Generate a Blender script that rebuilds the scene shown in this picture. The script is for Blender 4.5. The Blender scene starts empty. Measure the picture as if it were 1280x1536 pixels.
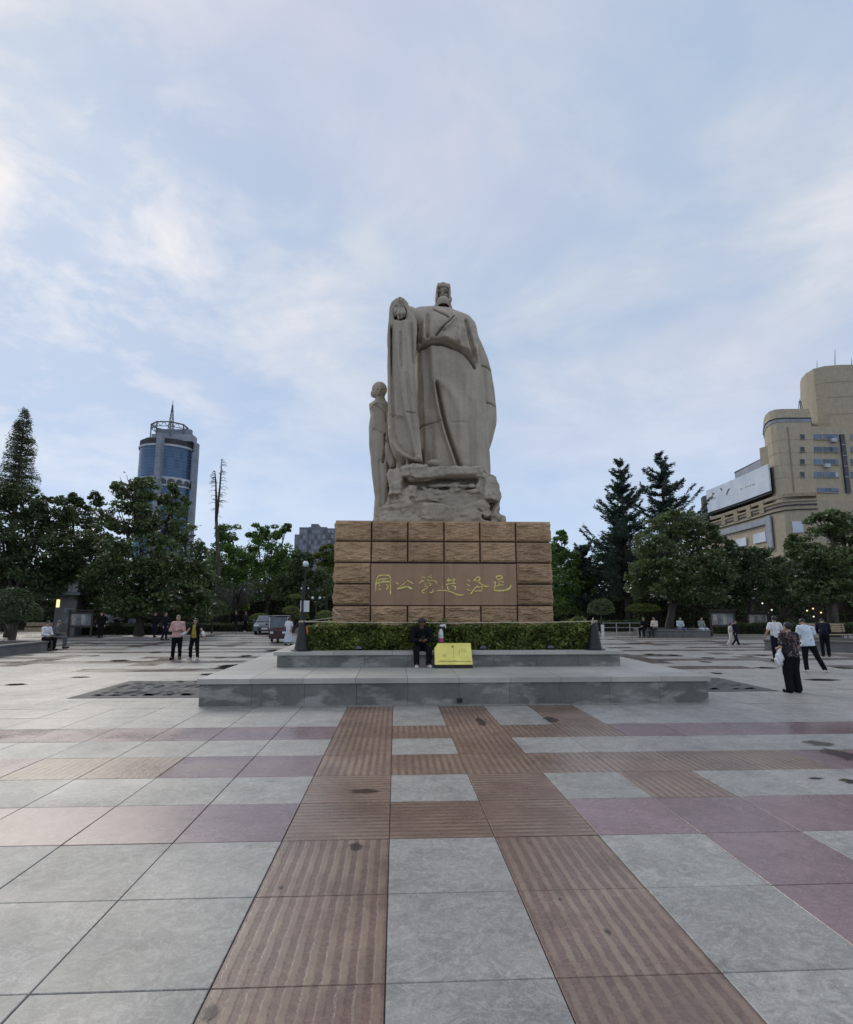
import bpy, math, random
import numpy as np
from mathutils import Vector, Matrix

R = math.radians
SC = bpy.context.scene
COL = SC.collection

# ------------------------------------------------------------------ camera
FPX, CAMH = 900.0, 2.0                      # focal length in photo pixels (1280 wide), eye height
PITCH = math.atan(144 / FPX)
YAW = math.atan(46 / math.hypot(FPX, 144))
cam_data = bpy.data.cameras.new('camera')
cam = bpy.data.objects.new('camera', cam_data)
COL.objects.link(cam)
cam_data.sensor_fit = 'HORIZONTAL'
cam_data.sensor_width = 36.0
cam_data.lens = 36.0 * FPX / 1280.0
cam_data.clip_start = 0.05
cam_data.clip_end = 5000
cam.location = (0, 0, CAMH)
cam.rotation_euler = (math.pi / 2 + PITCH, 0, -YAW)
SC.camera = cam

# ------------------------------------------------------------------ world, sun, exposure
SUN_EL, SUN_AZ = R(31), R(-31)              # azimuth measured from +Y towards +X
w = bpy.data.worlds.new('World')
SC.world = w
w.use_nodes = True
nt = w.node_tree
for n in list(nt.nodes):
    nt.nodes.remove(n)
N = nt.nodes.new
L = nt.links.new


def wmath(op, a, b=None, clamp=False):
    n = N('ShaderNodeMath')
    n.operation = op
    n.use_clamp = clamp
    for i, v in enumerate((a, b)):
        if v is None:
            continue
        if isinstance(v, (int, float)):
            n.inputs[i].default_value = v
        else:
            L(v, n.inputs[i])
    return n.outputs[0]


def wnoise(vec, scale, detail, rough, dist, off):
    mp = N('ShaderNodeMapping')
    mp.inputs['Location'].default_value = off
    L(vec, mp.inputs[0])
    n = N('ShaderNodeTexNoise')
    n.inputs['Scale'].default_value = scale
    n.inputs['Detail'].default_value = detail
    n.inputs['Roughness'].default_value = rough
    n.inputs['Distortion'].default_value = dist
    L(mp.outputs[0], n.inputs['Vector'])
    return n.outputs[0]


def wramp(fac, stops):
    n = N('ShaderNodeValToRGB')
    el = n.color_ramp.elements
    while len(el) < len(stops):
        el.new(0.5)
    for e, (p, c) in zip(el, stops):
        e.position = p
        e.color = (c[0], c[1], c[2], 1) if not isinstance(c, (int, float)) else (c, c, c, 1)
    L(fac, n.inputs[0])
    return n.outputs[0]


def wmix(fac, a, b):
    n = N('ShaderNodeMix')
    n.data_type = 'RGBA'
    L(fac, n.inputs[0]) if not isinstance(fac, (int, float)) else setattr(n.inputs[0], 'default_value', fac)
    for s, v in ((6, a), (7, b)):
        if isinstance(v, tuple):
            n.inputs[s].default_value = (*v, 1)
        else:
            L(v, n.inputs[s])
    return n.outputs[2]


tc = N('ShaderNodeTexCoord')
sep = N('ShaderNodeSeparateXYZ')
L(tc.outputs['Generated'], sep.inputs[0])
zc = wmath('MAXIMUM', sep.outputs[2], 0.0)
den = wmath('ADD', zc, 0.22)
comb = N('ShaderNodeCombineXYZ')            # direction projected on a flat cloud deck
L(wmath('DIVIDE', sep.outputs[0], den), comb.inputs[0])
L(wmath('DIVIDE', sep.outputs[1], den), comb.inputs[1])
deck = comb.outputs[0]
sky = N('ShaderNodeTexSky')
sky.sky_type = 'NISHITA'
sky.sun_disc = False
sky.sun_elevation = SUN_EL
sky.sun_rotation = SUN_AZ
sky.air_density = 1.0
sky.dust_density = 0.6
sky.ozone_density = 1.5
big = wnoise(deck, 0.75, 3, 0.5, 0.3, (2.1, 0.35, 0.0))
mid = wnoise(deck, 2.1, 7, 0.58, 0.5, (0.4, 3.1, 1.0))
tint = wnoise(deck, 0.9, 2, 0.5, 0.2, (7.7, 1.3, 4.0))
wisp = wnoise(deck, 4.2, 6, 0.6, 0.35, (3.3, 0.9, 2.0))
cover = wmath('ADD', wmath('ADD', wmath('MULTIPLY', big, 0.42), wmath('MULTIPLY', mid, 0.42)), wmath('MULTIPLY', wisp, 0.16))
cloud = wramp(cover, [(0.39, (3.9, 5.0, 6.7)), (0.46, (4.6, 5.5, 6.9)), (0.53, (5.8, 6.3, 7.1)), (0.61, (7.8, 7.8, 8.0))])
blush = wmix(wramp(tint, [(0.50, 0.0), (0.68, 0.7)]), cloud, (7.4, 6.7, 7.4))
# thin veil low down, where the deck is seen through more air
low = wramp(sep.outputs[2], [(0.0, (5.2, 6.5, 8.6)), (0.22, (4.5, 5.7, 7.8)), (0.42, (4.2, 5.1, 6.9))])
veil = wramp(sep.outputs[2], [(0.08, 0.92), (0.26, 0.55), (0.42, 0.15), (0.8, 0.03)])
deckcol = wmix(veil, blush, low)
# thin places in the deck glow where the sun stands behind it
sd = N('ShaderNodeVectorMath')
sd.operation = 'DOT_PRODUCT'
L(tc.outputs['Generated'], sd.inputs[0])
sd.inputs[1].default_value = (math.sin(SUN_AZ) * math.cos(SUN_EL), math.cos(SUN_AZ) * math.cos(SUN_EL), math.sin(SUN_EL))
halo = wramp(sd.outputs['Value'], [(0.88, 0.0), (0.97, 0.4), (1.0, 1.0)])
thin = wramp(wmath('ADD', wmath('MULTIPLY', mid, 0.5), wmath('MULTIPLY', wisp, 0.5)), [(0.44, 0.03), (0.58, 1.0)])
deckcol = wmix(wmath('MULTIPLY', wmath('MULTIPLY', halo, thin), 0.70), deckcol, (9.2, 8.6, 8.2))
nsk = N('ShaderNodeMix')
nsk.data_type = 'RGBA'
nsk.inputs[0].default_value = 0.90
L(sky.outputs[0], nsk.inputs[6])
L(deckcol, nsk.inputs[7])
bg = N('ShaderNodeBackground')
bg.inputs['Strength'].default_value = 0.10
L(nsk.outputs[2], bg.inputs['Color'])
wo = N('ShaderNodeOutputWorld')
L(bg.outputs[0], wo.inputs[0])

sun_d = bpy.data.lights.new('sun', 'SUN')
sun_d.energy = 1.0
sun_d.angle = R(25)
sun_d.color = (1.0, 0.92, 0.80)
sun = bpy.data.objects.new('sun', sun_d)
COL.objects.link(sun)
sdir = Vector((math.sin(SUN_AZ) * math.cos(SUN_EL), math.cos(SUN_AZ) * math.cos(SUN_EL), math.sin(SUN_EL)))
sun.rotation_euler = sdir.to_track_quat('Z', 'Y').to_euler()
sun.location = sdir * 60

SC.view_settings.view_transform = 'Standard'
SC.view_settings.look = 'None'
SC.view_settings.exposure = 0.17
SC.view_settings.gamma = 1.0
SC.view_settings.use_curve_mapping = False
SC.render.engine = 'CYCLES'
SC.cycles.use_denoising = True
SC.cycles.max_bounces = 6
SC.cycles.transparent_max_bounces = 8

# ------------------------------------------------------------------ pixel helpers (photo pixel -> direction)
_cp, _sp, _cy, _sy = math.cos(PITCH), math.sin(PITCH), math.cos(YAW), math.sin(YAW)


def ray(x, y):
    u = (x - 640) / FPX
    v = -(y - 768) / FPX
    fy = _cp - v * _sp
    z = _sp + v * _cp
    return Vector((u * _cy + fy * _sy, -u * _sy + fy * _cy, z))


def G(x, y, z=0.0):                         # where the ray meets the level z
    r = ray(x, y)
    return Vector((0, 0, CAMH)) + r * ((z - CAMH) / r.z)


def D(x, y, Y):                             # where the ray meets the upright plane at depth Y
    r = ray(x, y)
    return Vector((0, 0, CAMH)) + r * (Y / r.y)


# ------------------------------------------------------------------ object helpers
def tag(o, label=None, cat=None, group=None, kind=None):
    if label:
        o['label'] = label
    if cat:
        o['category'] = cat
    if group:
        o['group'] = group
    if kind:
        o['kind'] = kind
    return o


def empty(name, loc=(0, 0, 0), rz=0.0):
    o = bpy.data.objects.new(name, None)
    o.empty_display_size = 0.2
    o.location = loc
    o.rotation_euler = (0, 0, rz)
    COL.objects.link(o)
    return o


def mesh_np(name, verts, faces, mats, smooth=False, midx=None):
    """faces: (n,4) or (n,3) int array, or a list of index lists"""
    me = bpy.data.meshes.new(name)
    verts = np.asarray(verts, np.float32)
    if isinstance(faces, np.ndarray):
        n, k = faces.shape
        me.vertices.add(len(verts))
        me.vertices.foreach_set('co', verts.ravel())
        me.loops.add(n * k)
        me.loops.foreach_set('vertex_index', faces.astype(np.int32).ravel())
        me.polygons.add(n)
        me.polygons.foreach_set('loop_start', np.arange(0, n * k, k, dtype=np.int32))
        me.update(calc_edges=True)
    else:
        me.from_pydata([tuple(map(float, v)) for v in verts], [], faces)
    for m in (mats if isinstance(mats, (list, tuple)) else [mats]):
        me.materials.append(M[m] if isinstance(m, str) else m)
    if smooth:
        me.polygons.foreach_set('use_smooth', np.ones(len(me.polygons), bool))
    if midx is not None:
        me.polygons.foreach_set('material_index', np.asarray(midx, np.int32))
    me.update()
    return me


def link(name, me, parent=None, loc=None):
    o = bpy.data.objects.new(name, me)
    COL.objects.link(o)
    if parent is not None:
        o.parent = parent
    if loc is not None:
        o.location = loc
    return o


def copy_tree(o, parent=None):
    c = o.copy()
    COL.objects.link(c)
    c.parent = parent
    for ch in o.children:
        copy_tree(ch, c)
    return c


class MB:
    """collects simple shapes into one mesh"""

    def __init__(s):
        s.v, s.f, s.m = [], [], []

    def add(s, vs, fs, mi=0):
        b = len(s.v)
        s.v.extend([tuple(v) for v in vs])
        for f in fs:
            s.f.append([b + i for i in f])
            s.m.append(mi)
        return s

    def box(s, x0, x1, y0, y1, z0, z1, mi=0, bev=0.0):
        if bev <= 0:
            v = [(x0, y0, z0), (x1, y0, z0), (x1, y1, z0), (x0, y1, z0), (x0, y0, z1), (x1, y0, z1), (x1, y1, z1), (x0, y1, z1)]
            return s.add(v, [(0, 3, 2, 1), (4, 5, 6, 7), (0, 1, 5, 4), (1, 2, 6, 5), (2, 3, 7, 6), (3, 0, 4, 7)], mi)
        b = bev
        v = []
        for (z, i) in ((z0, b), (z0 + b, 0), (z1 - b, 0), (z1, b)):
            v += [(x0 + i, y0 + i, z), (x1 - i, y0 + i, z), (x1 - i, y1 - i, z), (x0 + i, y1 - i, z)]
        f = [(3, 2, 1, 0), (12, 13, 14, 15)]
        for k in range(3):
            for q in range(4):
                f.append((4 * k + q, 4 * k + (q + 1) % 4, 4 * k + 4 + (q + 1) % 4, 4 * k + 4 + q))
        return s.add(v, f, mi)

    def tube(s, pts, rad, n=8, mi=0, cap=True):
        pts = [Vector(p) for p in pts]
        if isinstance(rad, (int, float)):
            rad = [rad] * len(pts)
        vs, fs = [], []
        for i, p in enumerate(pts):
            t = (pts[min(i + 1, len(pts) - 1)] - pts[max(i - 1, 0)]).normalized()
            a = Vector((1, 0, 0)) if abs(t.x) < 0.8 else Vector((0, 1, 0))
            u = t.cross(a).normalized()
            w_ = t.cross(u)
            for k in range(n):
                th = 2 * math.pi * k / n
                vs.append(p + (u * math.cos(th) + w_ * math.sin(th)) * rad[i])
        for i in range(len(pts) - 1):
            for k in range(n):
                fs.append((i * n + k, i * n + (k + 1) % n, (i + 1) * n + (k + 1) % n, (i + 1) * n + k))
        if cap:
            fs.append(tuple(range(n - 1, -1, -1)))
            fs.append(tuple((len(pts) - 1) * n + k for k in range(n)))
        return s.add(vs, fs, mi)

    def lathe(s, prof, c=(0, 0, 0), n=16, mi=0):
        vs, fs = [], []
        for (r, z) in prof:
            for k in range(n):
                th = 2 * math.pi * k / n
                vs.append((c[0] + r * math.cos(th), c[1] + r * math.sin(th), c[2] + z))
        for i in range(len(prof) - 1):
            for k in range(n):
                fs.append((i * n + k, i * n + (k + 1) % n, (i + 1) * n + (k + 1) % n, (i + 1) * n + k))
        fs.append(tuple(range(n - 1, -1, -1)))
        fs.append(tuple((len(prof) - 1) * n + k for k in range(n)))
        return s.add(vs, fs, mi)

    def prism(s, poly, axis, a, b, mi=0):
        """extrude a 2-D polygon; axis 'y': poly is (x,z); 'z': poly is (x,y); 'x': poly is (y,z)"""
        n = len(poly)

        def put(p, t):
            return {'y': (p[0], t, p[1]), 'z': (p[0], p[1], t), 'x': (t, p[0], p[1])}[axis]
        vs = [put(p, a) for p in poly] + [put(p, b) for p in poly]
        fs = [tuple(range(n)), tuple(range(2 * n - 1, n - 1, -1))]
        for k in range(n):
            fs.append((k, n + k, n + (k + 1) % n, (k + 1) % n))
        return s.add(vs, fs, mi)

    def build(s, name, mats, parent=None, smooth=False, loc=None):
        return link(name, s.mesh(name, mats, smooth), parent, loc)

    def mesh(s, name, mats, smooth=False):
        me = mesh_np(name, s.v, s.f, mats, smooth, s.m)
        return me


# ------------------------------------------------------------------ materials
M = {}


def mat(name, col, rough=0.7, var=0.15, scale=3.0, bump=0.0, bscale=None, metal=0.0, spec=0.5, detail=5, col2=None, coords='Position', stretch=None, rvar=0.0, ramp=(0.35, 0.65)):
    m = bpy.data.materials.new(name)
    m.use_nodes = True
    t = m.node_tree
    b = t.nodes['Principled BSDF']
    b.inputs['Roughness'].default_value = rough
    b.inputs['Metallic'].default_value = metal
    b.inputs['Specular IOR Level'].default_value = spec
    c2 = col2 if col2 else tuple(max(0, c * (1 - var * 2)) for c in col)
    c1 = col if col2 else tuple(min(1, c * (1 + var)) for c in col)
    if coords == 'Position':
        src = t.nodes.new('ShaderNodeNewGeometry').outputs['Position']
    else:
        src = t.nodes.new('ShaderNodeTexCoord').outputs[coords]
    if stretch:
        mp = t.nodes.new('ShaderNodeMapping')
        mp.inputs['Scale'].default_value = stretch
        t.links.new(src, mp.inputs[0])
        src = mp.outputs[0]
    n = t.nodes.new('ShaderNodeTexNoise')
    n.inputs['Scale'].default_value = scale
    n.inputs['Detail'].default_value = detail
    n.inputs['Roughness'].default_value = 0.6
    t.links.new(src, n.inputs['Vector'])
    r = t.nodes.new('ShaderNodeValToRGB')
    r.color_ramp.elements[0].position = ramp[0]
    r.color_ramp.elements[0].color = (*c2, 1)
    r.color_ramp.elements[1].position = ramp[1]
    r.color_ramp.elements[1].color = (*c1, 1)
    t.links.new(n.outputs[0], r.inputs[0])
    t.links.new(r.outputs[0], b.inputs['Base Color'])
    if rvar:
        mr = t.nodes.new('ShaderNodeMapRange')
        mr.inputs[1].default_value = 0.35
        mr.inputs[2].default_value = 0.65
        mr.inputs[3].default_value = max(0.02, rough - rvar)
        mr.inputs[4].default_value = min(1, rough + rvar)
        t.links.new(n.outputs[0], mr.inputs[0])
        t.links.new(mr.outputs[0], b.inputs['Roughness'])
    if bump:
        n2 = t.nodes.new('ShaderNodeTexNoise')
        n2.inputs['Scale'].default_value = bscale or scale * 4
        n2.inputs['Detail'].default_value = 4
        t.links.new(src, n2.inputs['Vector'])
        bp = t.nodes.new('ShaderNodeBump')
        bp.inputs['Strength'].default_value = bump
        bp.inputs['Distance'].default_value = 0.03
        t.links.new(n2.outputs[0], bp.inputs['Height'])
        t.links.new(bp.outputs[0], b.inputs['Normal'])
    M[name] = m
    return m


def nodes_of(m):
    t = m.node_tree
    return t, t.nodes['Principled BSDF']


def mixnode(t, fac, a, b, blend='MIX'):
    n = t.nodes.new('ShaderNodeMix')
    n.data_type = 'RGBA'
    n.blend_type = blend
    n.clamp_factor = True
    for s, v in ((0, fac), (6, a), (7, b)):
        if isinstance(v, (int, float)):
            n.inputs[s].default_value = v
        elif isinstance(v, tuple):
            n.inputs[s].default_value = (*v, 1)
        else:
            t.links.new(v, n.inputs[s])
    return n.outputs[2]


def tnoise(t, vec, scale, detail=4, rough=0.6, stretch=None, off=None, dist=0.0):
    if stretch or off:
        mp = t.nodes.new('ShaderNodeMapping')
        if stretch:
            mp.inputs['Scale'].default_value = stretch
        if off:
            mp.inputs['Location'].default_value = off
        t.links.new(vec, mp.inputs[0])
        vec = mp.outputs[0]
    n = t.nodes.new('ShaderNodeTexNoise')
    n.inputs['Scale'].default_value = scale
    n.inputs['Detail'].default_value = detail
    n.inputs['Roughness'].default_value = rough
    n.inputs['Distortion'].default_value = dist
    t.links.new(vec, n.inputs['Vector'])
    return n.outputs[0]


def tramp(t, fac, stops):
    n = t.nodes.new('ShaderNodeValToRGB')
    el = n.color_ramp.elements
    while len(el) < len(stops):
        el.new(0.5)
    for e, (p, c) in zip(el, stops):
        e.position = p
        e.color = (c, c, c, 1) if isinstance(c, (int, float)) else (*c, 1)
    t.links.new(fac, n.inputs[0])
    return n.outputs[0]


def tmath(t, op, a, b=None, clamp=False):
    n = t.nodes.new('ShaderNodeMath')
    n.operation = op
    n.use_clamp = clamp
    for i, v in enumerate((a, b)):
        if v is None:
            continue
        if isinstance(v, (int, float)):
            n.inputs[i].default_value = v
        else:
            t.links.new(v, n.inputs[i])
    return n.outputs[0]


def paving(name, c1, c2, rough, stripe=None, sheen=0.0, stripe_amt=0.55, sc1=None, rib=None):
    """granite paving: mottled stone, pale scratches, tone per slab, damp glossy patches; stripe 'x' or 'y' = ribs counted along that axis"""
    m = bpy.data.materials.new(name)
    m.use_nodes = True
    t, b = nodes_of(m)
    pos = t.nodes.new('ShaderNodeNewGeometry').outputs['Position']
    oi = t.nodes.new('ShaderNodeObjectInfo')
    n1 = tnoise(t, pos, 2.3, 8, 0.66)
    n2 = tnoise(t, pos, 22, 5, 0.75, dist=1.6)
    n3 = tnoise(t, pos, 110, 2, 0.5)
    n4 = tnoise(t, pos, 6.5, 6, 0.75, dist=2.2)
    col = tramp(t, n1, [(0.32, c2), (0.66, c1)])
    col = mixnode(t, tmath(t, 'MULTIPLY', tramp(t, n4, [(0.50, 0.0), (0.62, 1.0)]), 0.6), col, tuple(min(1, c * 1.35) for c in c1))
    col = mixnode(t, tmath(t, 'MULTIPLY', tramp(t, n4, [(0.32, 1.0), (0.46, 0.0)]), 0.6), col, tuple(c * 0.75 for c in c2))
    scr = tramp(t, n2, [(0.50, 0.0), (0.72, 1.0)])
    pale = sc1 or tuple(min(1, c * 1.5) for c in c1)
    col = mixnode(t, tmath(t, 'MULTIPLY', scr, 0.6), col, pale)
    col = mixnode(t, tmath(t, 'MULTIPLY', tramp(t, n3, [(0.55, 0.0), (0.7, 1.0)]), 0.35), col, tuple(c * 0.5 for c in c2))
    n5 = tnoise(t, pos, 48, 4, 0.8, dist=2.5)
    col = mixnode(t, tmath(t, 'MULTIPLY', tramp(t, n5, [(0.54, 0.0), (0.66, 1.0)]), 0.55), col, tuple(min(1, c * 1.55) for c in c1))
    col = mixnode(t, tmath(t, 'MULTIPLY', tramp(t, n5, [(0.34, 1.0), (0.44, 0.0)]), 0.45), col, tuple(c * 0.7 for c in c2))
    height = tmath(t, 'ADD', tmath(t, 'MULTIPLY', n2, 0.5), tmath(t, 'MULTIPLY', n3, 0.25))
    if stripe:
        sx = t.nodes.new('ShaderNodeSeparateXYZ')
        t.links.new(pos, sx.inputs[0])
        src = sx.outputs[0] if stripe == 'x' else sx.outputs[1]
        wob = tmath(t, 'MULTIPLY', tnoise(t, pos, 7.0, 4), 0.42)
        ph = tmath(t, 'ADD', tmath(t, 'MULTIPLY', src, 2 * math.pi / 0.0932), tmath(t, 'MULTIPLY', wob, 4.5))
        sn = tmath(t, 'ADD', tmath(t, 'MULTIPLY', tmath(t, 'SINE', ph), 0.5), 0.5)
        ribf = tramp(t, tmath(t, 'ADD', sn, tmath(t, 'MULTIPLY', tmath(t, 'SUBTRACT', n2, 0.5), 0.9)), [(0.30, 0.0), (0.72, 1.0)])
        wear = tramp(t, tnoise(t, pos, 1.7, 4, 0.6, off=(3, 8, 0)), [(0.36, 0.10), (0.6, 1.0)])
        k = tmath(t, 'MULTIPLY', tmath(t, 'MULTIPLY', ribf, wear), stripe_amt)
        col = mixnode(t, k, col, rib)
        height = tmath(t, 'ADD', height, tmath(t, 'MULTIPLY', ribf, 0.7))
    rnd = tmath(t, 'ADD', tmath(t, 'MULTIPLY', oi.outputs['Random'], 0.22), 0.89)
    hs = t.nodes.new('ShaderNodeHueSaturation')
    t.links.new(rnd, hs.inputs['Value'])
    t.links.new(col, hs.inputs['Color'])
    dirt = tramp(t, tnoise(t, pos, 0.9, 6, 0.7, off=(1, 5, 2)), [(0.55, 0.0), (0.75, 0.5)])
    col = mixnode(t, dirt, hs.outputs[0], tuple(c * 0.55 for c in c2))
    t.links.new(col, b.inputs['Base Color'])
    wn = tnoise(t, pos, 0.55, 4, 0.55, off=(9, 2, 0))
    ro = tramp(t, wn, [(0.38, max(0.05, rough - sheen)), (0.62, rough)])
    ro = tmath(t, 'ADD', ro, tmath(t, 'MULTIPLY', n2, 0.1))
    t.links.new(ro, b.inputs['Roughness'])
    bp = t.nodes.new('ShaderNodeBump')
    bp.inputs['Strength'].default_value = 0.35
    bp.inputs['Distance'].default_value = 0.006
    t.links.new(height, bp.inputs['Height'])
    t.links.new(bp.outputs[0], b.inputs['Normal'])
    M[name] = m


paving('grey_granite', (0.34, 0.328, 0.302), (0.20, 0.195, 0.182), 0.50, sheen=0.12)
paving('pink_granite', (0.23, 0.150, 0.158), (0.15, 0.096, 0.10), 0.30, sheen=0.14)
paving('pink_ribbed_across', (0.195, 0.120, 0.093), (0.12, 0.073, 0.056), 0.38, 'x', sheen=0.16, stripe_amt=0.66, rib=(0.32, 0.245, 0.17))
paving('pink_ribbed_along', (0.185, 0.115, 0.09), (0.115, 0.07, 0.054), 0.38, 'y', sheen=0.16, stripe_amt=0.66, rib=(0.30, 0.23, 0.16))
paving('brown_granite', (0.155, 0.122, 0.108), (0.10, 0.08, 0.072), 0.32, sheen=0.14)
mat('joint_mortar', (0.05, 0.047, 0.044), 0.9, 0.2, 6)
mat('asphalt_ground', (0.10, 0.10, 0.10), 0.8, 0.2, 2)


def stone(name, c1, c2, rough=0.85, streak=0.35, streak_col=None, bump=0.5, fine=30, bd=0.03, patch=None):
    m = bpy.data.materials.new(name)
    m.use_nodes = True
    t, b = nodes_of(m)
    pos = t.nodes.new('ShaderNodeNewGeometry').outputs['Position']
    n1 = tnoise(t, pos, 1.1, 8, 0.65)
    n2 = tnoise(t, pos, fine, 4, 0.65)
    st = tnoise(t, pos, 2.4, 5, 0.6, stretch=(1.6, 1.6, 0.16))
    col = tramp(t, n1, [(0.3, c2), (0.68, c1)])
    col = mixnode(t, tmath(t, 'MULTIPLY', tramp(t, n2, [(0.42, 0.0), (0.62, 1.0)]), 0.35), col, tuple(c * 0.72 for c in c2))
    col = mixnode(t, tmath(t, 'MULTIPLY', tramp(t, st, [(0.50, 0.0), (0.70, 1.0)]), streak), col, streak_col or tuple(c * 0.55 for c in c2))
    if patch:
        pn = tnoise(t, pos, 1.25, 5, 0.6, stretch=(1.0, 1.0, 2.6), off=(2.4, 0.3, 0.9))
        col = mixnode(t, tramp(t, pn, [(0.50, 0.0), (0.60, 0.75)]), col, patch)
    oi = t.nodes.new('ShaderNodeObjectInfo')
    hs = t.nodes.new('ShaderNodeHueSaturation')
    t.links.new(tmath(t, 'ADD', tmath(t, 'MULTIPLY', oi.outputs['Random'], 0.20), 0.90), hs.inputs['Value'])
    t.links.new(col, hs.inputs['Color'])
    t.links.new(hs.outputs[0], b.inputs['Base Color'])
    b.inputs['Roughness'].default_value = rough
    b.inputs['Specular IOR Level'].default_value = 0.3
    bp = t.nodes.new('ShaderNodeBump')
    bp.inputs['Strength'].default_value = bump
    bp.inputs['Distance'].default_value = bd
    n4 = tnoise(t, pos, fine * 0.35, 6, 0.7)
    t.links.new(tmath(t, 'ADD', tmath(t, 'MULTIPLY', n2, 0.35), n4), bp.inputs['Height'])
    t.links.new(bp.outputs[0], b.inputs['Normal'])
    M[name] = m
    return m


stone('statue_stone', (0.475, 0.42, 0.335), (0.345, 0.305, 0.243), streak=0.4, bump=0.35)
stone('rock_stone', (0.52, 0.46, 0.365), (0.33, 0.29, 0.228), streak=0.25, bump=0.9, fine=18, bd=0.06)
stone('red_sandstone', (0.56, 0.385, 0.235), (0.34, 0.218, 0.125), streak=0.3, bump=1.0, fine=20, bd=0.05)
stone('plaque_stone', (0.44, 0.295, 0.185), (0.33, 0.215, 0.13), rough=0.6, streak=0.45, bump=0.12, fine=60, bd=0.01)
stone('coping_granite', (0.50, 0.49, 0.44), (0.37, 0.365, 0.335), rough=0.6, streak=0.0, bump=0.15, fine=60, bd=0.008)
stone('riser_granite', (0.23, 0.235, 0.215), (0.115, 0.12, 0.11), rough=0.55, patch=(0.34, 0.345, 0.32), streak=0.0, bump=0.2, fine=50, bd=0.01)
stone('relief_stone', (0.12, 0.12, 0.122), (0.065, 0.066, 0.068), rough=0.7, streak=0.0, bump=0.25, fine=40, bd=0.01)
mat('mortar_dark', (0.045, 0.028, 0.022), 0.95, 0.2, 8)
mat('gold_paint', (0.88, 0.76, 0.24), 0.45, 0.2, 18, spec=0.5)
mat('black_metal', (0.012, 0.013, 0.014), 0.45, 0.2, 10)
mat('black_plastic', (0.016, 0.017, 0.019), 0.5, 0.2, 10)
mat('soil', (0.035, 0.026, 0.018), 0.95, 0.3, 9, bump=0.4)

# ------------------------------------------------------------------ plaza pavement
TW, TL, TX0, TY0 = 0.932, 1.024, -0.04, 2.58
rng = random.Random(4)


def tile_kind(i, j):
    """i: row away from the photographer, j: column to the right"""
    if i <= 9:
        pink = i in (3, 5, 7) or j in (-1, 1) or (j == 3 and i in (0, 1, 2, 4, 8, 9)) or (i < 3 and j == 7)
        if not pink:
            return 'grey_granite'
        if i in (3, 4) and -2 < j < 2:
            return 'pink_ribbed_along'
        if abs(j) <= 1 and i not in (3, 4) or j == 3 and i in (4, 8, 9) or (i in (5, 7) and -2 < j < 4) or (i == 5 and j in (-4, -5, 4, 5)):
            return 'pink_ribbed_across'
        return 'pink_granite'
    if i < 17:
        return 'grey_granite'
    b = (i - 17) % 5
    if b in (0, 3):
        return 'brown_granite' if (j % 9) not in (4, 5, 6) or b == 3 else 'grey_granite'
    return 'brown_granite' if j % 5 == 0 and i % 2 else 'grey_granite'


ground = MB()
ground.add([(-700, -60, -0.05), (700, -60, -0.05), (700, 1500, -0.05), (-700, 1500, -0.05)], [(0, 1, 2, 3)])
tag(ground.build('ground', 'asphalt_ground'), kind='structure')
plaza = MB().add([(-52, -8, -0.012), (62, -8, -0.012), (62, 62, -0.012), (-52, 62, -0.012)], [(0, 1, 2, 3)]).build('plaza_pavement', 'joint_mortar')
tag(plaza, kind='structure')
g = 0.0035
tile_me = {}
for k in ('grey_granite', 'pink_granite', 'pink_ribbed_across', 'pink_ribbed_along'):
    tile_me[k] = MB().box(g - TW / 2, TW / 2 - g, g - TL / 2, TL / 2 - g, -0.03, 0.0, 0, 0.004).mesh('paving_tile', k)
rest = MB()
RK = ['grey_granite', 'pink_granite', 'pink_ribbed_across', 'pink_ribbed_along', 'brown_granite']
for i in range(-8, 57):
    for j in range(-56, 66):
        cx, cy = TX0 + (j + 0.5) * TW, TY0 + (i + 0.5) * TL
        if not -51 < cx < 61:
            continue
        k = tile_kind(i, j)
        half = (cy + TL) * 0.75 + 0.6
        if -0.2 < i < 10 and -half < cx - 0.05 * cy < half:
            o = link('paving_tile', tile_me[k], plaza, (cx, cy, rng.uniform(-0.0015, 0.0015)))
            o.rotation_euler = (rng.uniform(-1, 1) * 0.0012, rng.uniform(-1, 1) * 0.0012, 0)
        else:
            z = rng.uniform(-0.0015, 0.0015)
            rest.add([(cx - TW / 2 + g, cy - TL / 2 + g, z), (cx + TW / 2 - g, cy - TL / 2 + g, z), (cx + TW / 2 - g, cy + TL / 2 - g, z), (cx - TW / 2 + g, cy + TL / 2 - g, z)], [(0, 1, 2, 3)], RK.index(k))
tag(rest.build('paving_tile_field', RK, plaza), kind='stuff')

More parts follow.
